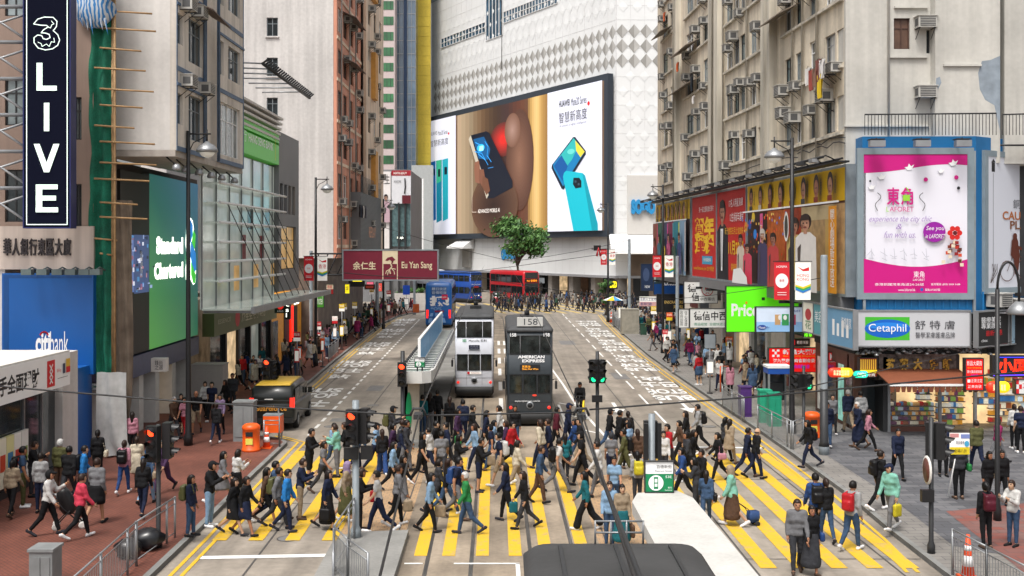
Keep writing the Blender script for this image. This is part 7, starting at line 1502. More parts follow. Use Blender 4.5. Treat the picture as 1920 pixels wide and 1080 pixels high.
# bins, cabinets, cones, bags
def bin_(label, x, y, m_, z0=.13, rr_=.32, h=1.0):
    p = gp(x, y, z0); root = thing('litter_bin', label, 'litter bin', p); b = MB(); b.lathe((0, 0, 0), [(rr_ + .03, 0), (rr_ + .03, .08), (rr_, .1), (rr_, h - .2), (rr_ + .02, h - .18), (rr_ + .01, h - .08), (rr_ * .75, h), (rr_ * .2, h + .03)], m_, 16); b.build('body', root, True)
    b = MB(); b.box((-.13, -rr_ - .02, h - .42), (.13, -rr_ + .05, h - .26), K['dark']); b.build('slot', root, True); b = MB(); b.box((-.13, -rr_ - .015, h - .72), (.13, -rr_ + .06, h - .5), px_mat('d8d05a')); b.build('sticker', root, True)
bin_('orange litter bin on the left kerb build-out', 471, 845, K['orange']); bin_('orange litter bin behind the grey tramway pole', 1522, 820, K['orange'])
def cabinet(label, x, y, w_, d_, h_, m_, name='cabinet', topm=None, cat='cabinet', extra=None):
    p = gp(x, y, .13); root = thing(name, label, cat, p); b = MB(); b.box((-w_ / 2, 0, 0), (w_ / 2, d_, h_), m_); b.box((-w_ / 2 - .03, -.03, h_), (w_ / 2 + .03, d_ + .03, h_ + .06), topm or m_); b.build('body', root, True)
    b = MB(); b.box((-w_ * .4, -.02, h_ * .12), (-.01, -.001, h_ * .88), m_); b.box((.01, -.02, h_ * .12), (w_ * .4, -.001, h_ * .88), m_); b.build('door', root, True)
    return root
m_cab = mat('cabinet_grey', (.2, .21, .21), .6, var=.2, scale=2)
cabinet('grey metal utility cabinet beside the orange bin on the left', 456, 828, .78, .6, 1.5, m_cab)
cabinet('purple collection bin on the right kerb', 1399, 782, .5, .5, 1.3, px_mat('4a2a6a', .5, 0, .1), 'collection_bin', cat='bin'); cabinet('nearer of the two green collection bins at right kerb', 1454, 800, .52, .5, 1.35, px_mat('1a8a6a', .5, 0, .1), 'collection_bin', cat='bin'); cabinet('farther green collection bin beside the purple one', 1436, 793, .5, .5, 1.35, px_mat('2a9a78', .5, 0, .1), 'collection_bin', cat='bin')
cabinet('pale stone cabinet at the far right kerb', 1182, 626, 1.5, 1.2, 2.1, mat('stone_cabinet', (.3, .28, .23), .8, var=.2)); cabinet('small dark green box beside the stone cabinet', 1207, 628, .5, .5, .9, px_mat('2a4a3a', .6))
cabinet('grey cabinet top at the bottom left corner', 76, 1122, .5, .5, 1.0, m_cab)
r = cabinet('white wrapped box on the pavement under the glass canopy', 388, 760, 1.5, 1.0, 1.9, px_mat('a8a09c', .7), 'crate', cat='crate')
root = thing('phone_booth', 'glass phone booth with blue and white roof on right pavement', 'phone booth', gp(1462, 790, .13)); b = MB(); b.box((-.5, 0, 2.05), (.5, .9, 2.3), px_mat('1a4a9a')); b.box((-.52, -.02, 2.3), (.52, .92, 2.4), K['white']); b.build('roof', root, True)
b = MB()
for x, y in ((-.46, .04), (.46, .04), (-.46, .86), (.46, .86)): b.box((x - .04, y - .04, 0), (x + .04, y + .04, 2.05), K['steel'])
b.box((-.42, .82, .8), (.42, .86, 2.0), K['glass']); b.box((-.3, .6, .9), (.3, .8, 1.6), K['iron']); b.build('frame', root, True)
def cone(label, x, y, h=.75, z0=.13):
    root = thing('traffic_cone', label, 'traffic cone', gp(x, y, z0), 0, 'traffic cones'); b = MB(); b.box((-.2, -.2, 0), (.2, .2, .05), K['orange']); b.lathe((0, 0, .05), [(.15, 0), (.04, h)], mat('cone_orange', (.7, .08, .02), .5), 12); b.build('body', root, True); b = MB(); b.lathe((0, 0, .05), [(.125, h * .25), (.095, h * .5)], K['txtw'], 12); b.lathe((0, 0, .05), [(.084, h * .62), (.07, h * .74)], K['txtw'], 12); b.build('band', root, True)
cone('orange cone by the red barrier on the left kerb', 500, 840); cone('orange and white cone behind the near right railing', 1815, 1084, .95); cone('distant orange cone at the far right kerb', 1146, 604, 1.0)
r = thing('barrier', 'red and grey barrier box on the left kerb beside the cone', 'barrier', gp(510, 826, .13)); b = MB(); b.box((-.35, 0, .3), (.35, .5, .95), K['orange']); b.box((-.35, 0, .95), (.35, .5, 1.0), K['greypole']); b.build('box', r, True); b = MB()
for x in (-.33, .33): b.box((x - .03, .2, 0), (x + .03, .26, .3), K['steel'])
b.build('stand', r, True)
for k, (x, y, s, t) in enumerate(((278, 1030, .34, 'upright black rubbish bag against the railing'), (240, 1046, .3, 'lower crumpled black rubbish bag beside the railing'))):
    b = MB(); rr2 = random.Random(k); rings = []
    for j in range(8):
        ph = j / 7 * math.pi; rings.append([Vector((s * math.sin(ph) * (1 + .26 * rr2.uniform(-1, 1)) * math.cos(t_ * .449) * 1.1 + .001, s * math.sin(ph) * (1 + .26 * rr2.uniform(-1, 1)) * math.sin(t_ * .449), s * .8 * (1 - math.cos(ph)))) for t_ in range(14)])
    b.loft(rings, mat('black_bag', (.01, .01, .012), .3, spec=.6)); b.V = [v + gp(x, y, .13) for v in b.V]; solo(b, 'rubbish_bag', t, 'rubbish bag', 'rubbish bags', gp(x, y, .13))
# bus stop poles
def stop(label, x, ybase, ytop, kind, wpx):
    p = gp(x, ybase, .13); zt_ = H - (ytop - HY) / F * p.y; w_ = wpx / F * p.y; root = thing('bus_stop_sign', label, 'bus stop sign', p, 0, 'bus stop signs'); zt_ -= .13
    b = MB(); b.tube([(0, 0, 0), (0, 0, zt_)], .04, K['steel'], 6); b.lathe((0, 0, 0), [(.16, 0), (.16, .05)], K['iron'], 8); b.build('pole', root, True)
    A_, B_ = {'rw': (K['red'], m_lw), 'wr': (m_lw, K['red']), 'y': (K['yellow'], m_lw), 'ro': (K['orange'], K['yellow']), 'o': (K['orange'], K['orange']), 'g': (K['greypole'], K['greypole']), 'b': (px_mat('1a4ab0'), px_mat('1a4ab0'))}[kind]
    h_ = w_ * (1.35 if kind != 'g' else 1.3); b = MB(); b.box((-w_ / 2, -.06, zt_ - h_ * .62), (w_ / 2, -.0, zt_), A_); b.box((-w_ / 2, -.06, zt_ - h_), (w_ / 2, 0, zt_ - h_ * .62 - .002), B_); b.build('plate', root, True)
    if kind in ('rw', 'wr', 'ro', 'y'): l = MB(); art(l, LF, (-w_ / 2, w_ / 2, zt_ - h_, zt_), [('t', "巴士站", .12, .88, .12, .42, m_lw if kind != 'wr' else K['txtr']), ('r', .15, .85, .5, .54, K['txtb'])], .061); l.build('lettering', root, True)
    b = MB(); b.box((-w_ * .35, -.09, 1.0), (w_ * .35, -.0, 1.75), A_ if kind in ('o', 'rw', 'y') else K['steel']); b.box((-w_ * .28, -.095, 1.08), (w_ * .28, -.092, 1.65), m_lw); b.build('timetable', root, True)
for a in ((557, 712, 622, 'rw', 13, 'red and white bus stop sign nearest on the left pavement'), (562, 706, 655, 'o', 9, 'orange timetable post in the left bus queue'), (597, 672, 603, 'rw', 11, 'red and white bus stop sign right of grey pole'), (605, 688, 634, 'o', 8, 'orange post by the left queue railing'), (628, 658, 593, 'wr', 10, 'white and red double bus stop sign on the left'), (641, 655, 570, 'y', 10, 'yellow bus stop sign with lower yellow timetable box'), (646, 640, 568, 'y', 9, 'yellow bus stop sign farther along left pavement'), (665, 632, 566, 'y', 9, 'yellow bus stop sign close to grey shop pillar'), (697, 612, 541, 'y', 8, 'tall yellow route stack sign under maroon billboard'), (729, 603, 545, 'rw', 8, 'small red bus stop sign near the far left crowd'), (762, 588, 535, 'b', 13, 'blue square sign before the hedge at far left'),
          (1226, 645, 574, 'y', 11, 'yellow bus stop sign near the protest banner'), (1255, 665, 586, 'ro', 11, 'orange and yellow bus stop sign beside black lamp post'), (1247, 672, 618, 'rw', 10, 'red and white timetable post by right kerb'), (1290, 662, 596, 'y', 9, 'yellow bus stop sign under the narrow medicine sign'), (1367, 690, 631, 'ro', 13, 'orange and yellow bus stop sign below the green sign'), (1331, 738, 627, 'g', 20, 'grey back of a square sign on right kerb')):
    stop(a[5], *a[:5])
p = gp(1358, 735, .13); root = thing('barrier', 'orange tubular frame behind the person in teal jacket', 'frame', p); b = MB(); b.tube([(-.2, 0, 0), (-.2, 0, 1.35), (.25, 0, 1.35), (.25, 0, 0)], .035, K['orange'], 6); b.build('tube', root, True)
# tree, hedge, hoarding, umbrella, banner
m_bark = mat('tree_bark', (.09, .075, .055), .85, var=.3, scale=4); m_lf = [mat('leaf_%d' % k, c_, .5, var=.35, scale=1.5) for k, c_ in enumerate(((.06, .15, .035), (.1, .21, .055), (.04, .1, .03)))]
def tree(label, base, h0, crown_c, crown_r, nl, leaf, seed, clumps=16, name='street_tree'):
    root = thing(name, label, 'tree', base); r_ = random.Random(seed); b = MB(); tips = []
    b.tube([(0, 0, 0), (.12, 0, h0 * .5), (-.05, .1, h0)], [.22, .17, .13], m_bark, 8)
    for k in range(clumps):
        a = r_.uniform(0, 6.28); rad = math.sqrt(r_.random()); zz = r_.uniform(-.75, .85); q_ = math.sqrt(max(.1, 1 - zz * zz)); c_ = Vector((crown_c[0] + crown_r[0] * rad * q_ * math.cos(a), crown_c[1] + crown_r[1] * rad * q_ * math.sin(a), crown_c[2] + crown_r[2] * zz)); tips.append(c_)
        b.tube([(-.05, .1, h0 * r_.uniform(.75, 1)), tuple(Vector((0, 0, h0 + .5)).lerp(c_, .5)), tuple(c_)], [.09, .05, .02], m_bark, 5)
    b.build('trunk', root, True); V, Q, mi = [], [], []
    for k in range(nl):
        c_ = r_.choice(tips); d = Vector((r_.gauss(0, 1), r_.gauss(0, 1), r_.gauss(0, .75))); p_ = c_ + d * crown_r[0] * .17; n_ = Vector((r_.gauss(0, 1), r_.gauss(0, 1), r_.gauss(.6, 1))).normalized(); u_ = n_.orthogonal().normalized(); v_ = n_.cross(u_); s = leaf * r_.uniform(.6, 1.3); o = len(V)
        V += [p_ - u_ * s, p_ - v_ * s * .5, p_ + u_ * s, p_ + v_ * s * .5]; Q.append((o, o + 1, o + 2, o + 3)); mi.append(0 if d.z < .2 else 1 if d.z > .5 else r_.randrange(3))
    me = np_mesh('crown', np.array([tuple(v) for v in V]), np.array(Q), m_lf, mi); link('crown', me, root)
tree('street tree with rounded green crown before the giant screen', (.8, 153, .0), 6.2, (0, 0, 9.3), (3.5, 3.2, 3.4), 4600, .3, 12, 20)
tree('small dark potted tree beside the yellow shop sign', (10.4, 118, .13), 1.2, (0, 0, 2.6), (.9, .9, 1.4), 700, .16, 5, 8, 'potted_tree')
for k in range(5): tree(('first', 'second', 'third', 'fourth', 'fifth')[k] + ' low shrub from the left in the far planter', (-15.8 + k * 1.5, 150, .3), .4, (0, 0, .9), (.95, .8, .7), 320, .14, 20 + k, 6, 'shrub')
fh = front(127); b = MB(); bx = fh.rect(740, 772, 560, 580); b.fbox(fh, -14.0, -8.6, .13, 2.2, -.06, 0, K['offwhite']); solo(b, 'hoarding', 'white hoarding panels behind the far left railing', 'hoarding')
fh = front(140); panel('barrier_banner', 'orange net barrier panel at the far left kerb', 'barrier', front(112), front(112).rect(774, 786, 570, 586), -.05, 0, mat('orange_net', (.6, .12, .03), .7, var=.3), None)
p = gp(1150, 612, .13); root = thing('umbrella', 'blue white and yellow striped umbrella over the stall', 'umbrella', p); 
for k in range(8):
    b = MB(); a0, a1 = k * math.pi / 4, (k + 1) * math.pi / 4; b.add([(0, 0, 2.9), (math.cos(a0), math.sin(a0), 2.5), (math.cos(a1), math.sin(a1), 2.5)], [(0, 1, 2)], (px_mat('2a8ac0'), K['txtw'], K['yellow'])[k % 3]); b.build('canopy_panel', root, True)
b = MB(); b.tube([(0, 0, 0), (0, 0, 2.9)], .03, K['steel'], 5); b.build('pole', root, True)
fb = front(100); panel('protest_banner', 'white banner with red and blue writing above the far right crowd', 'banner', fb, fb.rect(1199, 1232, 556, 574), -.02, 0, m_lw, None, [('r', 0, 1, .55, 1, px_mat('d8a8a8')), ('t', "反對人士支持", .05, .95, .1, .45, px_mat('2a3a7a')), ('t', "香港行動", .05, .7, .6, .92, px_mat('2a3a7a'))])
fb = front(96); panel('notice_board', 'small white notice board at the far right kerb', 'sign', fb, fb.rect(1160, 1172, 577, 596), -.05, 0, m_lw, None, [('r', .45, .55, .1, .9, K['txtr'])])
fb = front(150); panel('direction_sign', 'grey road sign back before the store arcade', 'sign', fb, fb.rect(1011, 1021, 521, 531), -.05, 0, K['greypole'], None)
b = MB(); fb = front(104); u = fb.u(1140); b.tube([fb.pt(u, fb.z(1140, 467), 0), fb.pt(u - 1.6, fb.z(1140, 467), 0)], .05, K['black'], 5); b.fbox(fb, u - 1.4, u - .7, fb.z(1140, 470), fb.z(1140, 460), -.1, .1, K['black']); solo(b, 'bracket_sign', 'black sign arm on the distant right lamp post', 'sign')
b = MB(); fb = front(103.9); b.tube([fb.pt(fb.u(1119), 6.8, 0), fb.pt(fb.u(1122), 7.6, 0), fb.pt(fb.u(1126), 6.8, 0)], .12, K['red'], 5); solo(b, 'sign_shape', 'small red pedestrian shaped sign beside black sign arm', 'sign')
# overhead wires
def wire(label, pts, r_=.012, sag=0.0):
    b = MB(); out = []
    for i in range(len(pts) - 1):
        a, c = Vector(pts[i]), Vector(pts[i + 1])
        for k in range(9 if i == len(pts) - 2 else 8): t = k / 8; q_ = a.lerp(c, t); q_.z -= sag * 4 * t * (1 - t); out.append(q_)
    b.tube(out, r_, K['black'], 4); base = out[0]; solo(b, 'overhead_wire', label, 'wire', 'tramway overhead wires', base)
def wp(x, y, Y): return Vector(((x - CX) / F * Y, Y, H - (y - HY) / F * Y))
wire('span wire across the street in the foreground, left half', [wp(-30, 722, 13.4), wp(330, 752, 13.4), wp(772, 779, 13.4)], .011); wire('short span wire between the two trolley fittings', [wp(797, 779, 13.4), wp(1076, 773, 13.4)], .011); wire('span wire across the street in the foreground, right half', [wp(1105, 768, 13.4), wp(1440, 742, 13.4), wp(1990, 690, 13.4)], .011)
wire('contact wire over the left track', [Vector((-.75, 5, 5.62)), gs(-.95, 13.4, 5.6), gs(-1.1, 60, 5.7), gs(-1.1, 112, 5.8)], .01); wire('contact wire over the right track', [Vector((.72, 4, 5.62)), gs(1.1, 13.4, 5.6), gs(1.43, 60, 5.7), gs(1.43, 112, 5.8)], .01)
wire('span wire at the height of the long medicine sign', [wp(560, 500, 70), wp(900, 520, 70), wp(1270, 560, 70)], .02, .3); wire('span wire near the giant screen', [wp(700, 420, 118), wp(960, 490, 118), wp(1180, 450, 118)], .025, .2); wire('low span wire near the store arcade', [wp(707, 530, 105), wp(960, 500, 105), wp(1180, 470, 105)], .025)
wire('wire crossing in front of the green sign', [wp(1270, 560, 60), wp(1545, 520, 44)], .015, .1); wire('wire from tramway pole to the shop corner', [wp(1440, 742, 20), wp(1900, 640, 42)], .012)
for k, (x, t) in enumerate(((784, 'left'), (1090, 'right'))):
    b = MB(); o_ = wp(x, 775, 13.4); b.tube([o_ + Vector((-.1, 0, -.03)), o_ + Vector((-.06, 0, .06)), o_ + Vector((.06, 0, .06)), o_ + Vector((.1, 0, -.03))], .018, K['iron'], 5); b.box(o_ + Vector((-.05, -.12, -.06)), o_ + Vector((.05, .12, -.0)), K['iron']); solo(b, 'wire_fitting', 'iron fitting holding the contact wire over the %s track' % t, 'fitting', 'wire fittings')
# ---------------------------------------------------------------- people
def obj_mat(name, rough, bump, skin=False):
    m = bpy.data.materials.new(name); m.use_nodes = True; t = m.node_tree; N, L = t.nodes, t.links; b = N["Principled BSDF"]; oi = N.new("ShaderNodeObjectInfo"); tc = N.new("ShaderNodeTexCoord")
    n = N.new("ShaderNodeTexNoise"); n.inputs["Scale"].default_value = 9; n.inputs["Detail"].default_value = 4; mr = N.new("ShaderNodeMapRange"); mr.inputs[1].default_value = .3; mr.inputs[2].default_value = .7; mr.inputs[3].default_value = .78; mr.inputs[4].default_value = 1.12
    mx = N.new("ShaderNodeMix"); mx.data_type = 'RGBA'; mx.blend_type = 'MULTIPLY'; mx.inputs[0].default_value = .25 if skin else 1
    L.new(tc.outputs["Object"], n.inputs["Vector"]); L.new(n.outputs["Fac"], mr.inputs[0]); L.new(oi.outputs["Color"], mx.inputs[6]); L.new(mr.outputs[0], mx.inputs[7]); L.new(mx.outputs[2], b.inputs["Base Color"])
    if bump: bp = N.new("ShaderNodeBump"); bp.inputs["Strength"].default_value = bump; bp.inputs["Distance"].default_value = .04; L.new(n.outputs["Fac"], bp.inputs["Height"]); L.new(bp.outputs[0], b.inputs["Normal"])
    b.inputs["Roughness"].default_value = rough; b.inputs["Specular IOR Level"].default_value = .25; return m
M_SKIN, M_CLOTH, M_HAIR = obj_mat('skin', .55, 0, True), obj_mat('cloth', .85, .5), obj_mat('hair', .45, .3)
M_EYE = mat('eye', (.015, .012, .01), .3, var=0); M_LIP = mat('lip', (.3, .09, .08), .5, var=0); M_LEATH = obj_mat('leather', .4, .1)
class Field:
    """Signed distance grid; surface() turns it into one continuous mesh."""
    def __init__(s, lo, hi, h):
        s.lo = np.array(lo, float); s.h = h; s.n = np.ceil((np.array(hi) - s.lo) / h).astype(int) + 1
        s.ax = [s.lo[i] + h * np.arange(s.n[i]) for i in range(3)]; s.f = np.full(s.n, .3)
    def sub(s, mn, mx, pad):
        a = np.clip(np.floor((np.array(mn) - pad - s.lo) / s.h).astype(int), 0, s.n - 1); b = np.clip(np.ceil((np.array(mx) + pad - s.lo) / s.h).astype(int) + 1, 1, s.n)
        sl = tuple(slice(a[i], b[i]) for i in range(3)); X, Y, Z = np.meshgrid(*[s.ax[i][sl[i]] for i in range(3)], indexing='ij', sparse=True); return sl, X, Y, Z
    def mix(s, sl, d, k):
        g = s.f[sl]; hh = np.clip(.5 + .5 * (g - d) / k, 0, 1); s.f[sl] = g + (d - g) * hh - k * hh * (1 - hh)
    def cap(s, a, b, ra, rb, k=.03, ys=1.0):
        a, b = np.array(a, float), np.array(b, float); r = max(ra, rb)
        sl, X, Y, Z = s.sub(np.minimum(a, b) - r, np.maximum(a, b) + r, k + .03); ba = b - a; L2 = max(ba @ ba, 1e-9)
        h = np.clip(((X - a[0]) * ba[0] + (Y - a[1]) * ba[1] + (Z - a[2]) * ba[2]) / L2, 0, 1)
        d = np.sqrt((X - a[0] - ba[0] * h) ** 2 + ((Y - a[1] - ba[1] * h) * ys) ** 2 + (Z - a[2] - ba[2] * h) ** 2) - (ra + (rb - ra) * h); s.mix(sl, d, k)
    def ell(s, c, r, k=.02):
        sl, X, Y, Z = s.sub(np.array(c) - r, np.array(c) + r, k + .03); q = np.sqrt(((X - c[0]) / r[0]) ** 2 + ((Y - c[1]) / r[1]) ** 2 + ((Z - c[2]) / r[2]) ** 2); s.mix(sl, (q - 1) * min(r), k)
    def rbox(s, c, hd, r, k=.01):
        sl, X, Y, Z = s.sub(np.array(c) - hd, np.array(c) + hd, k + .04); qs = [np.maximum(np.abs(A - c[i]) - (hd[i] - r), 0) for i, A in enumerate((X, Y, Z))]; s.mix(sl, np.sqrt(qs[0] ** 2 + qs[1] ** 2 + qs[2] ** 2) - r, k)
    def surface(s):
        f = s.f; nx, ny, nz = f.shape; ins = f < 0; cs = np.zeros((nx - 1, ny - 1, nz - 1), np.int8)
        for i in (0, 1):
            for j in (0, 1):
                for k in (0, 1): cs += ins[i:nx - 1 + i, j:ny - 1 + j, k:nz - 1 + k]
        cell = np.argwhere((cs > 0) & (cs < 8)); idx = np.full(cs.shape, -1, np.int32); idx[tuple(cell.T)] = np.arange(len(cell)); acc = np.zeros((len(cell), 3)); cnt = np.zeros(len(cell))
        for a in range(3):
            o = [q for q in range(3) if q != a]
            for i in (0, 1):
                for j in (0, 1):
                    p = cell.copy(); p[:, o[0]] += i; p[:, o[1]] += j; q = p.copy(); q[:, a] += 1; fa, fb = f[tuple(p.T)], f[tuple(q.T)]; m = (fa < 0) != (fb < 0); t = np.where(m, fa / np.where(m, fa - fb, 1), 0); pt = p.astype(float); pt[:, a] += t; acc[m] += pt[m]; cnt[m] += 1
        V = s.lo + acc / np.maximum(cnt, 1)[:, None] * s.h; Q = []
        for a in range(3):
            u, v = (a + 1) % 3, (a + 2) % 3; A = [slice(None)] * 3; B = [slice(None)] * 3; A[a] = slice(0, -1); B[a] = slice(1, None); e = np.argwhere(ins[tuple(A)] != ins[tuple(B)]); e = e[(e[:, u] > 0) & (e[:, v] > 0) & (e[:, u] < f.shape[u] - 1) & (e[:, v] < f.shape[v] - 1)]
            if not len(e): continue
            c = []
            for du, dv in ((1, 1), (0, 1), (0, 0), (1, 0)): p = e.copy(); p[:, u] -= du; p[:, v] -= dv; c.append(idx[tuple(p.T)])
            q = np.stack(c, 1); fl = ~ins[tuple(e.T)]; q[fl] = q[fl][:, ::-1]; Q.append(q)
        return V, np.concatenate(Q) if Q else np.zeros((0, 4), int)
def skeleton(pose, r):
    J = {}; S = lambda d: math.sin(R(d)); Cc = lambda d: math.cos(R(d)); lead = r.choice((-1, 1)); A = r.uniform(13, 27) if pose in 'wcq' else 3
    lean = {'w': .04, 'c': .04, 'q': .03, 's': 0, 'p': .02, 'b': .12}[pose]
    for s in (-1, 1):
        hip = np.array((0, s * .09, .91)); fr_ = s == lead
        a, fl = ((A, r.uniform(4, 12)) if fr_ else (-A * .85, r.uniform(18, 34))) if pose in 'wcq' else (r.uniform(-3, 5), r.uniform(1, 6))
        if pose == 'b': a, fl = 70 - 12 * s, 80 - 10 * s
        kn = hip + .43 * np.array((S(a), s * .01, -Cc(a))); b = a - fl; an = kn + .41 * np.array((S(b), 0, -Cc(b))); pit = (12 if fr_ else -32) if pose in 'wcq' else 0
        J[s] = dict(hip=hip, knee=kn, ankle=an, heel=an + np.array((-.05 * Cc(pit) + .06 * S(pit), 0, -.05 * S(pit) - .045)), toe=an + np.array((.17 * Cc(pit), s * .025, .17 * S(pit) - .055)))
        sh = np.array((lean, s * .165, 1.38)); sw = (-A * .8 if fr_ else A * .7) if pose in 'wcq' else r.uniform(-6, 6); ef = r.uniform(12, 30)
        if pose == 'p' or (pose in 'cq' and s == (1 if r.random() < .5 else -1)) or pose == 'b': sw, ef = r.uniform(18, 34), r.uniform(70, 100) if pose != 'b' else 25
        inn = -.13 * s if ef > 60 else .02 * s
        el = sh + .28 * np.array((S(sw), s * .13, -Cc(sw))); w_ = el + .25 * np.array((S(sw + ef), inn * 2, -Cc(sw + ef))); J[s].update(sh=sh, el=el, wr=w_, hd=w_ + .075 * np.array((S(sw + ef + 8), inn, -Cc(sw + ef + 8))))
    dz = min(min(J[s]['heel'][2], J[s]['toe'][2]) for s in (-1, 1)) - .035
    for s in (-1, 1):
        for k in J[s]: J[s][k] = J[s][k] - (0, 0, dz)
    J['dz'] = dz; J['x'] = lean; J['nod'] = .05 if pose == 'p' else .01; return J
def torso(F_, J, g, slim=1.0):
    o = np.array((0, 0, -J['dz'])); x = J['x']
    for a, b, ra, rb in (((0, -.06, .93), (0, .06, .93), .1, .1), ((x * .4, -.045, 1.08), (x * .4, .045, 1.08), .088 * slim, .088 * slim), ((x * .8, -.065, 1.25), (x * .8, .065, 1.25), .098, .098), ((x, -.115, 1.375), (x, .115, 1.375), .06, .06)): F_.cap(np.array(a) + o, np.array(b) + o, ra + g, rb + g, .045)
def arms(F_, J, g, short=False):
    for s in (-1, 1):
        j = J[s]; e = j['sh'] + (j['el'] - j['sh']) * (.62 if short else 1); F_.cap(j['sh'], e, .056 + g, (.05 if short else .043) + g, .035)
        if not short: F_.cap(j['el'], j['wr'], .043 + g, .03 + g, .02)
def legs(F_, J, g, to=1.0, wide=0.0):
    for s in (-1, 1):
        j = J[s]; F_.cap(j['hip'], j['knee'], .085 + g, .056 + g + wide * .4, .03)
        if to > 0: F_.cap(j['knee'], j['knee'] + (j['ankle'] - j['knee']) * to, .054 + g + wide * .4, .036 + g + wide, .02)
def bbox(J, pad): P = np.array([v for s in (-1, 1) for v in J[s].values()]); return P.min(0) - pad, P.max(0) + pad
PAL = dict(k=('black', '17171a'), n=('navy', '1c2540'), g=('grey', '7d7d80'), d=('dark grey', '3c3d42'), w=('white', 'dcdad6'), c=('cream', 'd8ccb4'), b=('blue', '2c4c84'), l=('light blue', '8fb0cf'), r=('red', 'c0242c'), p=('pink', 'c8899a'), h=('hot pink', 'e0465e'), o=('olive', '5f5f3a'), e=('green', '2f8a4a'), t=('teal', '1f6f78'), i=('mint', '8fd0bc'), u=('purple', '4a3052'), y=('yellow', 'd8c832'), a=('orange', 'd8642a'), s=('beige', 'a8957c'), q=('brown', '5f4636'), j=('denim blue', '3f5878'), v=('lilac', '9c86a8'), f=('bright blue', '2f86d0'), z=('burgundy', '5c1c2c'), x=('silver', 'a8a8a8'), m=('magenta', '98285f'))
def col(c): return (*[v * .66 for v in hexc(PAL[c][1])], 1)
def fold(F_, r): a, b, c, d = r.uniform(14, 24), r.uniform(18, 30), r.uniform(20, 30), r.uniform(0, 6); return .0045 * np.sin(F_.ax[2][None, None, :] * c + b * F_.ax[1][None, :, None] + d) * np.sin(a * F_.ax[0][:, None, None] + 15 * F_.ax[2][None, None, :] + 2 * d)
TOPN = dict(J='jacket', T='T-shirt', D='dress', C='coat', R='robe'); BOTN = dict(P='trousers', S='skirt', H='shorts', W='wide trousers', L='long skirt')
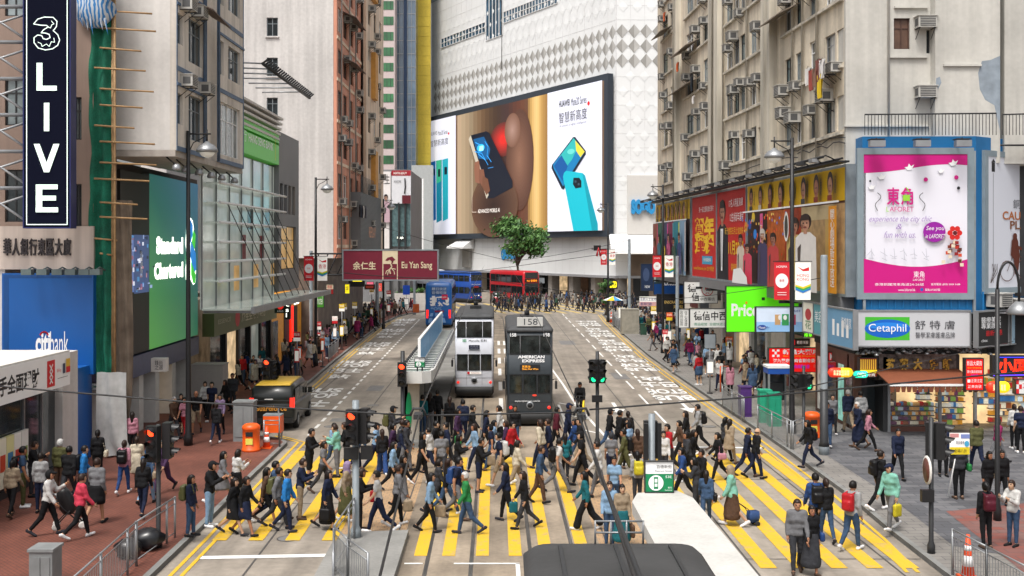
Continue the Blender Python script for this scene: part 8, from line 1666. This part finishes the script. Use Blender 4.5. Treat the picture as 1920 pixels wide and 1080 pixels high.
def build_person(spec, J, r, h):
    """Meshes of one figure: list of (name, mesh, colour)."""
    hair, top, bot = spec['hair'], spec['top'], spec['bot']; out = []; o = np.array((0, 0, -J['dz'])); lo, hi = bbox(J, .2); hi[2] = 1.78 - J['dz']; lo[2] = -.02; T0, B0 = top[0], bot[0]; nod = J['nod'] + J['x']
    F_ = Field(lo, hi, h); torso(F_, J, 0, spec['slim']); arms(F_, J, 0); legs(F_, J, 0)
    for s in (-1, 1): j = J[s]; F_.cap(j['ankle'], j['heel'], .036, .036, .02); F_.cap(j['heel'], j['toe'], .034, .03, .02); F_.cap(j['wr'], j['hd'], .03, .034, .02, 1.0)
    hc = np.array((.015 + nod, 0, 1.575)) + o; F_.cap(np.array((J['x'] * .9, 0, 1.4)) + o, hc - (.02, 0, .06), .055, .05, .03); F_.ell(hc, np.array((.096, .077, .113))); F_.cap(hc + (.02, 0, -.045), hc + (.05, 0, -.085), .06, .038, .03); F_.cap(hc + (.09, 0, .005), hc + (.106, 0, -.022), .012, .017, .012)
    for s in (-1, 1): F_.ell(hc + (-.005, s * .08, -.01), np.array((.026, .014, .034)), .008)
    V, Q = F_.surface(); V, Q = [V], [Q]; n = len(V[0])
    for s in (-1, 1):                           # five separate fingers, bent and unequal
        j = J[s]; ax = j['hd'] - j['wr']; ax /= np.linalg.norm(ax); sd = np.array((0, 1., 0)); sd -= ax * (sd @ ax); sd /= np.linalg.norm(sd); nr = np.cross(ax, sd); side = np.array((1., 0, 0)) - ax * ax[0]; side /= np.linalg.norm(side) + 1e-9
        for k in range(5):
            L_ = (.05, .075, .082, .076, .06)[k]; base = j['hd'] + side * ((-1.6 + .85 * k) * .017 if k else .036) + ax * (.015 if k else -.04); d1 = ax + (side * .8 if k == 0 else 0); d1 = d1 / np.linalg.norm(d1); d2 = d1 - sd * s * .7; d2 /= np.linalg.norm(d2); pts = [base, base + d1 * L_ * .5, base + d1 * L_ * .5 + d2 * L_ * .5]
            for p_, rr_ in zip(pts, (.011, .0095, .007)): V.append(np.array([p_ + rr_ * (sd * math.cos(a) + side * math.sin(a)) for a in (0, 1.571, 3.142, 4.712)]))
            Q.append(np.array([(n + 4 * i + a, n + 4 * i + (a + 1) % 4, n + 4 * i + 4 + (a + 1) % 4, n + 4 * i + 4 + a) for i in (0, 1) for a in range(4)] + [(n + 8, n + 9, n + 10, n + 11)])); n += 12
    V, Q = np.concatenate(V), np.concatenate(Q); c_ = V[Q].mean(1) - hc; mi = np.zeros(len(Q), int); ay = np.abs(c_[:, 1]); mi[(c_[:, 0] > .05) & (np.abs(ay - .034) < .015) & (np.abs(c_[:, 2] - .012) < .013)] = 1; mi[(c_[:, 0] > .05) & (ay < .024) & (np.abs(c_[:, 2] + .062) < .01)] = 2
    out.append(('body', np_mesh('body', V, Q, [M_SKIN, M_EYE, M_LIP], mi, True), (*hexc(spec['skin']), 1)))
    def emit(name, F_, c, m_): 
        V, Q = F_.surface()
        if len(Q): out.append((name, np_mesh(name, V, Q, [m_], None, True), c))
    # trousers / skirt
    F_ = Field(lo, (hi[0], hi[1], 1.15 - J['dz']), h); g = .014
    if B0 in 'PWH': torso(F_, J, g * .8); legs(F_, J, g, {'P': .93, 'W': .86, 'H': .0}[B0], .06 if B0 == 'W' else 0); F_.f = np.maximum(F_.f, F_.ax[2][None, None, :] - (1.03 - J['dz']))
    elif T0 != 'D' or B0 in 'SL':
        zz = {'S': .52, 'L': .2}[B0]; mid = (J[1]['knee'] + J[-1]['knee']) / 2; F_.cap(np.array((0, -.05, .98)) + o, np.array((0, .05, .98)) + o, .115, .115, .05); legs(F_, J, .03, 0); e = np.array((mid[0] * .8, 0, zz + .12 - J['dz'])); F_.cap(np.array((0, 0, .9)) + o, e, .15, .19 + .05 * (B0 == 'L'), .08, .85); F_.f = np.maximum(F_.f, np.maximum(F_.ax[2][None, None, :] - (1.02 - J['dz']), zz - J['dz'] - F_.ax[2][None, None, :]))
    F_.f += fold(F_, r)
    emit('skirt' if B0 in 'SL' else 'trousers', F_, col(bot[1]), M_CLOTH)
    # top
    g = {'J': .026, 'T': .016, 'D': .018, 'C': .032, 'R': .036}[T0]; hem = {'J': .86, 'T': .9, 'D': .55, 'C': .6, 'R': .42}[T0] - J['dz']; F_ = Field(lo, hi, h); torso(F_, J, g); arms(F_, J, g * .7, T0 == 'T')
    if T0 in 'DCR': legs(F_, J, .024, 0); mid = (J[1]['knee'] + J[-1]['knee']) / 2; F_.cap(np.array((0, 0, 1.0)) + o, np.array((mid[0] * .7, 0, hem + .02)), .14, .2, .08, .85)
    F_.cap(np.array((J['x'] * .9, 0, 1.4)) + o, np.array((J['x'], 0, 1.44)) + o, .075, .066, .03); F_.f += fold(F_, r); F_.f = np.maximum(F_.f, np.maximum(hem - F_.ax[2][None, None, :], F_.ax[2][None, None, :] - (1.465 - J['dz'])))
    emit('dress' if T0 == 'D' else 'shirt' if T0 == 'T' else 'jacket', F_, col(top[1]), M_CLOTH)
    # hair, cap or scarf
    F_ = Field(hc - .36, hc + .24, min(h, .02)); X, Y, Z = [F_.ax[i] - hc[i] for i in range(3)]; X = X[:, None, None]; Z = Z[None, None, :]; g = .03 if hair[0] == 'h' else .016
    F_.ell(hc + (-.008, 0, .008), np.array((.1 + g, .08 + g, .113 + g)))
    if hair[0] == 'l': F_.cap(hc + (-.05, 0, -.02), hc + (-.09, 0, -.25), .088, .06, .03)
    if hair[0] == 'b': F_.cap(hc + (-.11, 0, .03), hc + (-.14, 0, -.1), .035, .025, .02)
    if hair[0] == 'h': F_.cap(hc + (-.03, 0, -.08), hc + (-.02, 0, -.2), .1, .13, .04)
    F_.f = np.maximum(F_.f, -np.maximum((.03 if hair[0] != 'h' else .07) - X, Z - (.05 if hair[0] != 'h' else .065)) + 0 * F_.f)
    if hair[0] in 'mgz': F_.f = np.maximum(F_.f, -(Z + .045 + .0 * X))
    if hair[0] == 'z': F_.f = np.maximum(F_.f, Z - .0)
    if hair[0] == 'c': F_.cap(hc + (.08, -.03, .055), hc + (.16, 0, .045), .03, .02, .02); F_.cap(hc + (.08, .03, .055), hc + (.16, 0, .045), .03, .02, .02)
    nm = {'c': 'cap', 'h': 'headscarf'}.get(hair[0], 'hair'); emit(nm, F_, col(hair[1]) if len(hair) > 1 else (*hexc({'g': 'a8a4a0'}.get(hair[0], r.choice(('14100e', '1c1512', '2a1c16', '100e0e')))), 1), M_CLOTH if nm != 'hair' else M_HAIR)
    sc = (*hexc(r.choice(('e0e0e0', '1a1a1c', '1a1a1c', 'd0d0d0', '4a3a30', '2a2a30'))), 1)
    for s in (-1, 1): j = J[s]; F_ = Field(np.minimum(j['heel'], j['toe']) - .1, np.maximum(j['heel'], np.maximum(j['toe'], j['ankle'])) + .1, h); F_.cap(j['heel'], j['toe'], .043, .038, .02); F_.cap(j['ankle'] - (0, 0, .02), j['heel'], .045, .043, .02); emit('shoe', F_, sc, M_CLOTH)
    return out
def assemble(label, loc, rz, parts, sc, group, part_cols=None):
    root = thing('person', label, 'person', loc, rz, group); root.scale = (sc, sc * (.9 if label.find('hair') < 0 and sc < 1 else 1), sc)
    for k, (nm, me, c) in enumerate(parts): o = link(nm, me, root); o.color = (part_cols or {}).get(nm, c)
    return root
BAGN = dict(b='backpack', t='tote bag', s='shoulder bag', g='carrier bag')
def add_bag(code, J, loc, rz, sc, place, r):
    o = np.array((0, 0, -J['dz'])); k = code[0]; sd = r.choice((-1, 1)); F_ = Field((-.5, -.5, -.05), (.5, .5, 1.7), .028)
    if k == 'b':
        F_.rbox(np.array((-.2 + J['x'], 0, 1.2)) + o, np.array((.085, .155, .22)), .06); F_.rbox(np.array((-.28 + J['x'], 0, 1.13)) + o, np.array((.05, .12, .12)), .04, .02)
        for s in (-1, 1): F_.cap(np.array((-.13, s * .1, 1.42)) + o, np.array((.09 + J['x'], s * .11, 1.44)) + o, .022, .022, .01); F_.cap(np.array((.09 + J['x'], s * .11, 1.44)) + o, np.array((.14 + J['x'], s * .12, 1.22)) + o, .02, .02, .01)
    elif k == 's':
        c = np.array((-.02, sd * .27, .92)) + o; F_.rbox(c, np.array((.15, .06, .11)), .04); F_.cap(c + (-.1, 0, .1), np.array((0, sd * .12, 1.46)) + o, .016, .016, .01); F_.cap(c + (.1, 0, .1), np.array((0.03, sd * .12, 1.46)) + o, .016, .016, .01)
    else:
        h_ = J[sd]['hd']; c = h_ - (0, -sd * .02, .3 if k == 't' else .25); F_.rbox(c, np.array((.16 if k == 't' else .13, .05, .17 if k == 't' else .16)), .035); F_.cap(c + (-.08, 0, .15), h_ - (.01, 0, .03), .014, .014, .01); F_.cap(c + (.08, 0, .15), h_ - (-.01, 0, .03), .014, .014, .01)
    V, Q = F_.surface(); ob = link(BAGN[k].replace(' ', '_'), np_mesh('bag', V, Q, [M_LEATH], None, True)); ob.location = loc; ob.rotation_euler = (0, 0, rz); ob.scale = (sc, sc, sc); ob.color = col(code[1]); tag(ob, '%s %s of the person %s' % (PAL[code[1]][0], BAGN[k], place), 'bag', 'bags carried by pedestrians')
ANG = dict(R=0, A=90, L=180, T=270, RA=35, RT=-35, LA=145, LT=215)
SKINS = ('a87e62', 'b08a70', '98694e', 'a4765a', 'b89478'); rp = random.Random(21); SEEN = {}
def describe(hair, top, bot, pose):
    a = {'h': ' headscarf', 'c': ' cap'}.get(hair[0]); s = 'person in '
    if a: s += PAL[hair[1]][0] + a + ', '
    s += PAL[top[1]][0] + ' ' + TOPN[top[0]]
    if top[0] not in 'DR': s += (' and ' + PAL[bot[1]][0] + ' ' if bot[1] != top[1] else ' and ') + BOTN[bot[0]]
    return s + {'p': ' with phone'}.get(pose, '')
def fit(d, place):
    for cut in (' with phone', ' and '):
        if len((d + ' ' + place).split()) > 16: d = d.split(cut)[0]
    return d + ', ' + place
WHO = {}
def crowd(text, group, h=.026, zf=lambda x, y: 0.0):
    for ln in text.strip().split('\n'):
        a, place = ln.split('|'); f = a.split(); x, y = float(f[0]), float(f[1]); hair, top, bot = f[4], f[5], f[6]; pose = f[3]
        z = .13 if pose.isupper() else .0; pose = pose.lower(); r = rp; spec = dict(hair=hair, top=top, bot=bot, slim=r.uniform(.88, 1.08), skin=r.choice(SKINS)); J = skeleton(pose, r)
        p = gp(x, y, z); rz = R(ANG[f[2]] + r.uniform(-14, 14)); sc = r.uniform(.93, .99) if hair[0] in 'lbh' else r.uniform(.98, 1.06)
        if len(f) > 7 and f[-1] == 'kid': sc = .6; f = f[:-1]
        pt = p - Vector((J['x'], 0, 0)); lab = fit(describe(hair, top, bot, pose), place); WHO[place] = assemble(lab, p, rz, build_person(spec, J, r, h), sc, group)
        for c in f[7:]: add_bag(c, J, p, rz, sc, place, r)
crowd('''
22 970 A W b Js Pk|at the left edge of pavement
42 952 RA S m Tj Po bk|under the white canopy sign
60 932 R P m Jk Pd|by the shop window
76 962 A S m Jx Pn|in front of the blue pillar
112 930 A S cw Jo Pq|left of the blue jacket
128 945 A W m Jk Pd|behind the black stroller
155 942 RA W m Jf Pd bk|walking toward the plastic sheet
170 938 RA W m Ty Pk kid|held by the blue jacketed one
183 905 A S b Jk Pk sc|near the plastic sheet
89 1004 R C ck Jw Pk|pushing the stroller
150 1010 RA W m Jh Pk|nearest the front left corner
180 983 A W m Jg Sk|in patterned knit nearest stroller
232 927 A W b Jp Pb bk|on open brick paving
248 857 A S l Jp Pk|by the cream shop pillar
256 917 A W b Dc Sc sq|between two others on brick paving
276 946 A W cf Jj Pl ss|left of red traffic light
268 970 A W l Jk Pn|just left of the signal pole
306 925 T W m Ju Pu|behind the signal pole
325 822 RT W g Jq Pd|by the black lamp post
340 812 T W l Dk Sk|behind the brown jacket
347 822 T W m Tp Pr|left side of lamp post
368 814 T W z Tk Hs|right side of lamp post
405 832 A W b Jk Pn|approaching the grey cabinet
413 816 T W l Jv Pk|before the grey cabinet
385 784 T W l Jw Pk|in the group by the wrapped box
398 790 T W m Tn Pk|in checked shirt by wrapped box
424 778 LT W l Jk Pk|behind the wrapped box
436 770 T S m Jd Pd|near the left bus queue end
358 1006 R S l Jn Pj bo|standing at the near left kerb
393 988 R p ck Jk Pl|stepping off the near left kerb
416 947 R W l Dg Sg|at the kerb above phone user
443 946 RA p l Jw Sk|holding a coffee cup
437 1003 R w l Dk Sk sk|stepping onto the first stripe
459 1005 R w b Jk Sn|beside the first yellow stripe
497 982 R w l Jq Hk|on second stripe in shawl
513 978 R w m Jj Pn|behind the brown shawl
520 990 R w m Jg Pd bo|beside the bright blue jacket
536 998 R w m Jf Pn|on the third stripe front
563 974 R p m Jn Ps|between third and fourth stripes
580 908 R p m Jk Hk|at the top of stripe three
632 895 L p m Ji Pg|in red sided jersey up the crossing
650 886 L p m Jk Pk bk|behind the jersey wearer
605 925 R w b Tg Pd|on the fourth stripe upper half
613 993 R w l Jn Lk tk|on the fourth stripe front
648 978 R w hv Js Lo ty|left of island traffic light
673 995 R p b Jk Pk gr|directly behind the island signal
710 1000 L w m Tw Pn|striding right of island signal
717 892 A w l Jk Wb|on the upper left of paving strip
735 884 R w b Ju Pk|in upper crowd, left of paving
760 886 R w m Jd Pg bd|stepping onto paver strip
733 852 R p ck Jd Pd bo|at the shelter end, backpack on
752 878 R w m Jk Pd|behind the dark grey jacket
735 922 R w l Jl Pk tw|with white tote, paver strip
753 955 R w l Jk Lg|in flowing skirt on pavers
744 986 R w m Jg Pk gs|carrying bread on the pavers
790 908 R w l Tk Pk|mid paver strip
805 998 R w l Jl Pk ts|in red shoes on left track
820 962 R w b Jd Pd|behind the red shoes walker
838 964 R w l Jk Pj|on the left rail stripe
828 908 A w m Tg Pd|between rails near stripe tops
857 975 R w m Tn Pg bb|with blue backpack on left track
876 1002 L w g Je Pj|in green and white, front of left track
857 908 R p l Jk Pk|phone user near left rail
898 923 R p m Jk Hn ts|bowed over a phone
938 912 L w m Tn Hs bw|in khaki shorts between tracks
950 978 L w l Jn Pk|at centre front between tracks
884 845 R w m Jk Pd|near the white tram tail
868 832 A w m Jn Pn|walking up toward white tram
843 822 A s l Jk Pk|on the tram platform end
856 852 R w b Ju Pk ge|with green bag near platform
910 852 R w l Jn Pk|in the upper centre crowd
924 872 R w b Jl Pd|under the upper centre crowd
938 845 L w b Jw Pk|before the charcoal tram, left
951 872 L w l Ju Pd|left front of charcoal tram
815 880 R w m Jk Pk|by the platform edge
966 842 T s l Jk Pj|left corner of charcoal tram
1011 945 R w m Jj Pq|in brown trousers on right track
968 922 R w b Jc Ps|behind the teal bag holder
984 992 L w l Jk Pd gt|with teal bag, right track front
1046 924 R w m Tw Pg bk|striding in white on right track
1060 902 A w l Jt Pk|beside the white shirt strider
1030 874 L w m Jn Pn|in suit before charcoal tram
1064 842 R w cn Jn Pn|at right corner of charcoal tram
1042 850 R w m Jz Pk|behind the navy uniform
1092 912 L w ck Tk Pk gs|holding paper bags
1090 879 L w m Jk Ps|in pale trousers near signal
1080 868 L w l Jb Pj|left of the pale trousers
1099 994 L w l Jt Wk|with arms crossed near front
1142 848 R w ck Jk Pj|right of black signal pole
1146 908 A s cd Tg Pn|in striped sports trousers
1160 858 R w m Jk Pk|upper right of black signal
1172 899 L w m Jo Po bk|in the middle right crowd
1182 872 L w l Jd Pq|behind the olive backpacker
1178 852 A w b Jk Pk|behind the right crowd
1196 895 A w l Jq Pd|left of the stop sign
1123 936 L w m Jw Pg|in white shirt before near tram
1152 966 T w m Tl Pj|in front of near shelter corner
1143 1026 T s m Jl Pj st|waiting on platform in striped shirt
1166 1030 T s l Js Lt tq|waiting on platform in patterned skirt
1195 948 A s l Jx Pd by|at the corner of near shelter
1244 902 T s l Jw Pd|left behind the stop sign
1254 892 LT w m Jr Pd|above the stop sign
1281 940 L w b Jb Pk|right of the stop sign
1290 905 L w b Jd Pk|behind the floral shirt
1318 945 LT w m Jk Pk|in suit by second right stripe
1306 962 LA p l Jd Pd|beside the suited one
1324 988 A w l Jj Pj sk|right of the white shelter roof
1298 896 R w l Jk Pk gw|with white carrier bag
1311 845 L w m Jx Pk bk|hurrying at far right stripes
1288 852 L w l Jk Pd|left of the hurrying one
1276 870 L w b Jq Pk|left in the right lane crowd
1348 902 L w b Jk Pk sp|with pink floral bag
1367 872 RA w l Cs Ps|in long coat at far stripes
1358 866 RA w l Jd Pk|behind the long coat
1400 894 R w m Jn Pn|left of two suits
1417 898 R w z Jk Pn|right of two suits
1373 986 L w hs Ri Lq|pulling the blue trolley
1517 877 L W l Jk Pn bk|stepping off right pavement
1551 838 T W m Jn Pj|behind the grey tramway pole
1561 814 T W b Jg Pk|right of the tramway pole
1591 812 A W g Jn Ps|walking away to the shops
1610 840 L W g Jn Ln|by the shop side window
1615 816 A W m Jx Pd|near the shop corner
1627 846 R W b Jp Pk|beside the shop corner pillar
1683 899 T W m Jn Pk|facing us on grey paving
1648 957 R W m Jk Pk bk|walking right along the kerb
1671 995 LT W cn Ji Pg gy|with yellow bag at kerb
1597 1032 RA w m Jx Pj br|with red backpack on last stripes
1530 1014 A w m Jb Pd bk|in the right lane, backpack
1550 1018 A w b Jk Pj|with purple sleeves on right stripes
1494 1078 T w m Jg Pd sk|elder with scarf at bottom
1520 1078 T w b Jk Ld sb|with blue bag at bottom
1768 893 T S m Jn Pk|behind the black signal
1798 936 A S cd Jd Pk se|holding up the placard
1832 884 A W m Jo Pn|past the placard
1870 868 R W l Jm Pg|by the open stall
1853 952 T W l Jk Pk|in pink blouse on grey slabs
1878 946 T W l Jk Pk ss|in tartan scarf
1848 1028 A S b Jk Pk bz|standing on red slabs
1900 1024 LT P m Jw Pj|on phone at right edge
1902 842 A S b Jw Pk|shopping at the open stall
1914 850 A S m Tn Pk|at the stall, right edge
776 826 A s b Jk Pk|first under the tram shelter
792 818 A s m Jt Pj|second under the tram shelter
806 812 A s l Jk Pg sr|in the shelter with red bag
820 808 A s m Jk Pk|rightmost under the tram shelter
''', 'pedestrians around the crossing')
# mid-distance queues and the far crossing: shared figures, each placed and dressed for itself
POOL = []
for k in range(14):
    hr_ = ('l', 'm', 'b', 'm', 'l', 'ck', 'm')[k % 7]; tp, bt = ('Jk', 'Tk', 'Jk', 'Ck', 'Jk', 'Dk', 'Jk')[(k * 3) % 7], ('Pk', 'Pk', 'Hk', 'Pk', 'Sk', 'Pk', 'Pk')[(k * 2) % 7]; ps = 'wwspwswswpwsww'[k]; J = skeleton(ps, rp)
    POOL.append((ps, hr_, tp, bt, build_person(dict(hair=hr_, top=tp, bot=bt, slim=1, skin=rp.choice(SKINS)), J, rp, .034)))
CW = 'kkknndggwwwccxxllrbjpqsutmoz'
def extras(pts, group, place, ang, ps='sp'):
    for k, (x, y, z) in enumerate(pts):
        for _ in range(40):
            ps_, hr_, tp, bt, parts = rp.choice([q_ for q_ in POOL if q_[0] in ps]); c1, c2 = rp.choice(CW), rp.choice('kkknndjjsg'); p_ = gp(x, y, z); lab = fit(describe(hr_, tp[0] + c1, bt[0] + c2, ps_), place(p_))
            if lab not in SEEN: break
        SEEN[lab] = 1
        c = col(c1); assemble(lab, p_, R(ang(k) + rp.uniform(-40, 40)), parts, rp.uniform(.93, 1.04), group, {'jacket': c, 'shirt': c, 'dress': c, 'trousers': col(c2), 'skirt': col(c2)})
def scatter(n, poly, z, seed, dmin):
    r = random.Random(seed); out = []; tries = 0
    while len(out) < n and tries < 20000:
        tries += 1; t, s = r.random(), r.random(); i = min(int(t * (len(poly) - 1)), len(poly) - 2); f = t * (len(poly) - 1) - i; (xa, ya, wa), (xb, yb, wb) = poly[i], poly[i + 1]; x = xa + (xb - xa) * f; y = ya + (yb - ya) * f; x += (s - .5) * (wa + (wb - wa) * f); p_ = gp(x, y, z)
        if all((p_ - q_).length > dmin for q_, _ in out): out.append((p_, (x, y, z)))
    return [o for _, o in out]
lm = lambda p_: 'in left queue ' + ('by the orange shop' if p_.y < 62 else 'by the bus stop poles' if p_.y < 76 else 'under the maroon billboard' if p_.y < 95 else 'near the white hoarding')
extras(scatter(12, [(640, 880, 60), (800, 890, 70), (940, 880, 60), (1090, 880, 60), (1220, 880, 70)], 0, 31, .45), 'pedestrians around the crossing', lambda p_: 'in the crossing crowd ' + ('left of the tracks' if p_.x < -3.4 else 'between the trams' if p_.x < 2 else 'right of the tracks'), lambda k: (0, 180)[k % 2], 'w')
extras(scatter(72, [(470, 735, 90), (515, 705, 100), (590, 668, 60), (655, 636, 50), (700, 605, 40), (760, 583, 40)], .13, 5, .5), 'people queueing on the left pavement', lm, lambda k: (0, 90, 270, 180, 300)[k % 5], 'spsw')
rmk = lambda p_: 'on right pavement ' + ('below the green sign' if p_.y < 66 else 'below the medicine signs' if p_.y < 84 else 'by the protest banner')
extras(scatter(max(10, 299 - len([o for o in bpy.data.objects if o.get('category') == 'person'])), [(1400, 745, 110), (1340, 705, 140), (1290, 672, 120), (1250, 640, 80), (1215, 608, 50)], .13, 8, .7), 'people waiting on the right pavement', rmk, lambda k: (90, 200, 270, 120)[k % 4], 'spw')
# the far crossing reads as one mass of walkers
SM = [build_person(dict(hair=h_, top=t_, bot='Pk', slim=1, skin=SKINS[0]), skeleton(q_, rp), rp, .036) for q_, h_, t_ in (('w', 'm', 'Jk'), ('s', 'l', 'Jk'), ('s', 'm', 'Tk'), ('w', 'l', 'Ck'))]
def arr(me): v = np.zeros(len(me.vertices) * 3); me.vertices.foreach_get('co', v); q = np.zeros(len(me.loops), int); me.loops.foreach_get('vertex_index', q); return v.reshape(-1, 3), q
MM = [px_mat(c_, .8, 0, .2) for c_ in ('8a6a54', '15110f', '141417', '1a2238', '34343a', '8a8a88', '6a1c24', '2a4a78', '5a4a3c', '2a4a3a', '7a5a6a', '9a8f80')]
def mass(label, pts, jit, seed, angs):
    VV, QQ, MI, nv = [], [], [], 0
    for x, y, z in pts:
        p_ = gp(x, y + rp.uniform(-jit, jit), z); a = rp.choice(angs) + rp.uniform(-.5, .5); ct = rp.choice((2, 2, 2, 3, 3, 4, 5, 5, 6, 7, 8, 9, 10, 11)); cb = rp.choice((2, 2, 3, 4))
        for nm, me, c in rp.choice(SM):
            if len(me.polygons) == 0 or any(len(f.vertices) != 4 for f in me.polygons): continue
            v, q = arr(me); VV.append(np.stack([v[:, 0] * math.cos(a) - v[:, 1] * math.sin(a) + p_.x, v[:, 0] * math.sin(a) + v[:, 1] * math.cos(a) + p_.y, v[:, 2] + z], 1)); QQ.append(q.reshape(-1, 4) + nv); nv += len(v); MI += [{'body': 0, 'hair': 1, 'trousers': cb, 'shoe': 2}.get(nm, ct)] * (len(q) // 4)
    tag(link('crowd', np_mesh('crowd', np.concatenate(VV), np.concatenate(QQ), MM, MI, True)), label, 'crowd', None, 'stuff')
mass('dense crowd walking over the far crossing before the white store', scatter(150, [(930, 580, 30), (990, 576, 90), (1050, 574, 130), (1110, 574, 110), (1150, 578, 70), (1175, 580, 40)], 0, 9, .6), 10, 1, (0, math.pi))
mass('dense far crowd on the left pavement under the maroon billboard', scatter(80, [(600, 650, 60), (650, 622, 50), (690, 602, 45), (740, 585, 45)], .13, 15, .4), 3, 2, (0, 1.5, 3, 4.7))
mass('dense far crowd on the right pavement beyond the medicine signs', scatter(45, [(1260, 632, 60), (1225, 612, 50), (1200, 597, 45)], .13, 16, .4), 3, 3, (0, 1.5, 3, 4.7))
# things people push, pull or hold
root = thing('stroller', 'black pushchair with white wheels pushed by person in white', 'stroller', gp(128, 990, .13), R(20)); b = MB(); b.loft([[Vector((x + .22 * math.cos(t * .628) * w_, .2 * math.sin(t * .628), z)) for t in range(10)] for x, z, w_ in ((.0, .4, .6), (0, .5, 1), (-.05, .75, 1.05), (-.12, 1.0, .8), (-.1, 1.08, .3))], K['black']); b.build('seat', root, True)
b = MB()
for s in (-.2, .2): b.tube([(-.45, s, 1.0), (-.1, s, .55), (.35, s, .12)], .018, K['iron'], 5); b.tube([(.05, s, .5), (-.3, s, .12)], .018, K['iron'], 5)
b.build('frame', root, True)
for x in (-.3, .36):
    for s in (-.22, .22): b = MB(); b.lathe((x, s, .1), [(.05, -.02), (.1, -.02), (.1, .02), (.05, .02)], K['offwhite'], 12, 'y'); b.build('wheel', root, True)
root = thing('shopping_trolley', 'small blue folding trolley pulled by person in mint robe', 'trolley', gp(1412, 985, 0), R(15)); root.scale = (.8, .8, .8); b = MB(); b.loft([rring(-.16, .16, -.14, .14, .14, .05), rring(-.2, .2, -.16, .16, .3, .05), rring(-.18, .18, -.15, .15, .5, .05)], px_mat('23406e', .7, 0, .2)); b.build('bag', root, True); b = MB(); b.tube([(.1, -.12, .08), (-.25, -.12, .6), (-.75, -.05, .95)], .015, K['iron'], 5); b.tube([(.1, .12, .08), (-.25, .12, .6), (-.75, .05, .95), (-.75, -.05, .95)], .015, K['iron'], 5); b.build('handle', root, True)
for s in (-.17, .17): b = MB(); b.lathe((.08, s, .09), [(.04, -.02), (.09, -.02), (.09, .02), (.04, .02)], K['rubber'], 12, 'y'); b.build('wheel', root, True)
pp = gp(1785, 934, .13); f_ = front(pp.y - .25)
def stick(r_): b = MB(); b.tube([f_.pt(f_.u(1779), .2, -.06), f_.pt(f_.u(1800), 2.0, -.06)], .02, K['white'], 5); b.build('pole', r_)
panel('placard', 'white and yellow advertising placard held on a tilted pole', 'placard', f_, f_.rect(1781, 1818, 812, 852), -.03, 0, m_lw, None, [('r', 0, 1, .66, 1, px_mat('e0c82a')), ('r', 0, .45, .02, .2, px_mat('c88a8a')), ('r', .55, 1, .05, .25, px_mat('7a8ac0')), ('e', .85, .5, .12, .14, px_mat('4aa0c8')), ('t', "開張優惠", .3, .72, .36, .52, px_mat('3a3a60')), ('t', "全場八折", .2, .85, .74, .9, K['txtb'])], extra=stick)
p = gp(1088, 784, 0); root = thing('cargo_bicycle', 'bicycle with yellow wheeled load beside the charcoal tram', 'bicycle', p, R(262)); b = MB(); 
for x0, x1, z0, z1 in ((-.5, .1, .34, .8), (.1, .5, .8, .34), (-.2, .45, .85, .8), (-.2, .0, .85, .3), (0, -.5, .3, .34), (.45, .45, .8, 1.05)): b.tube([(x0, 0, z0), (x1, 0, z1)], .02, K['iron'], 5)
b.tube([(.42, -.25, 1.05), (.45, 0, 1.06), (.42, .25, 1.05)], .015, K['iron'], 5); b.build('frame', root, True)
for x in (-.5, .5): b = MB(); b.tube([(x + .33 * math.cos(t * .393), 0, .34 + .33 * math.sin(t * .393)) for t in range(17)], .022, K['rubber'], 5); b.build('wheel', root, True)
b = MB(); b.lathe((.5, .16, .45), [(.1, 0), (.42, 0), (.42, .06), (.1, .06)], K['yellow'], 18, 'y'); b.build('load', root, True)
J = skeleton('b', rp); o_ = assemble('person in black jacket riding the cargo bicycle toward us', p + Vector((0, .1, .12)), R(262), build_person(dict(hair='ck', top='Jk', bot='Pk', slim=1, skin=SKINS[2]), J, rp, .028), 1.0, 'pedestrians around the crossing')
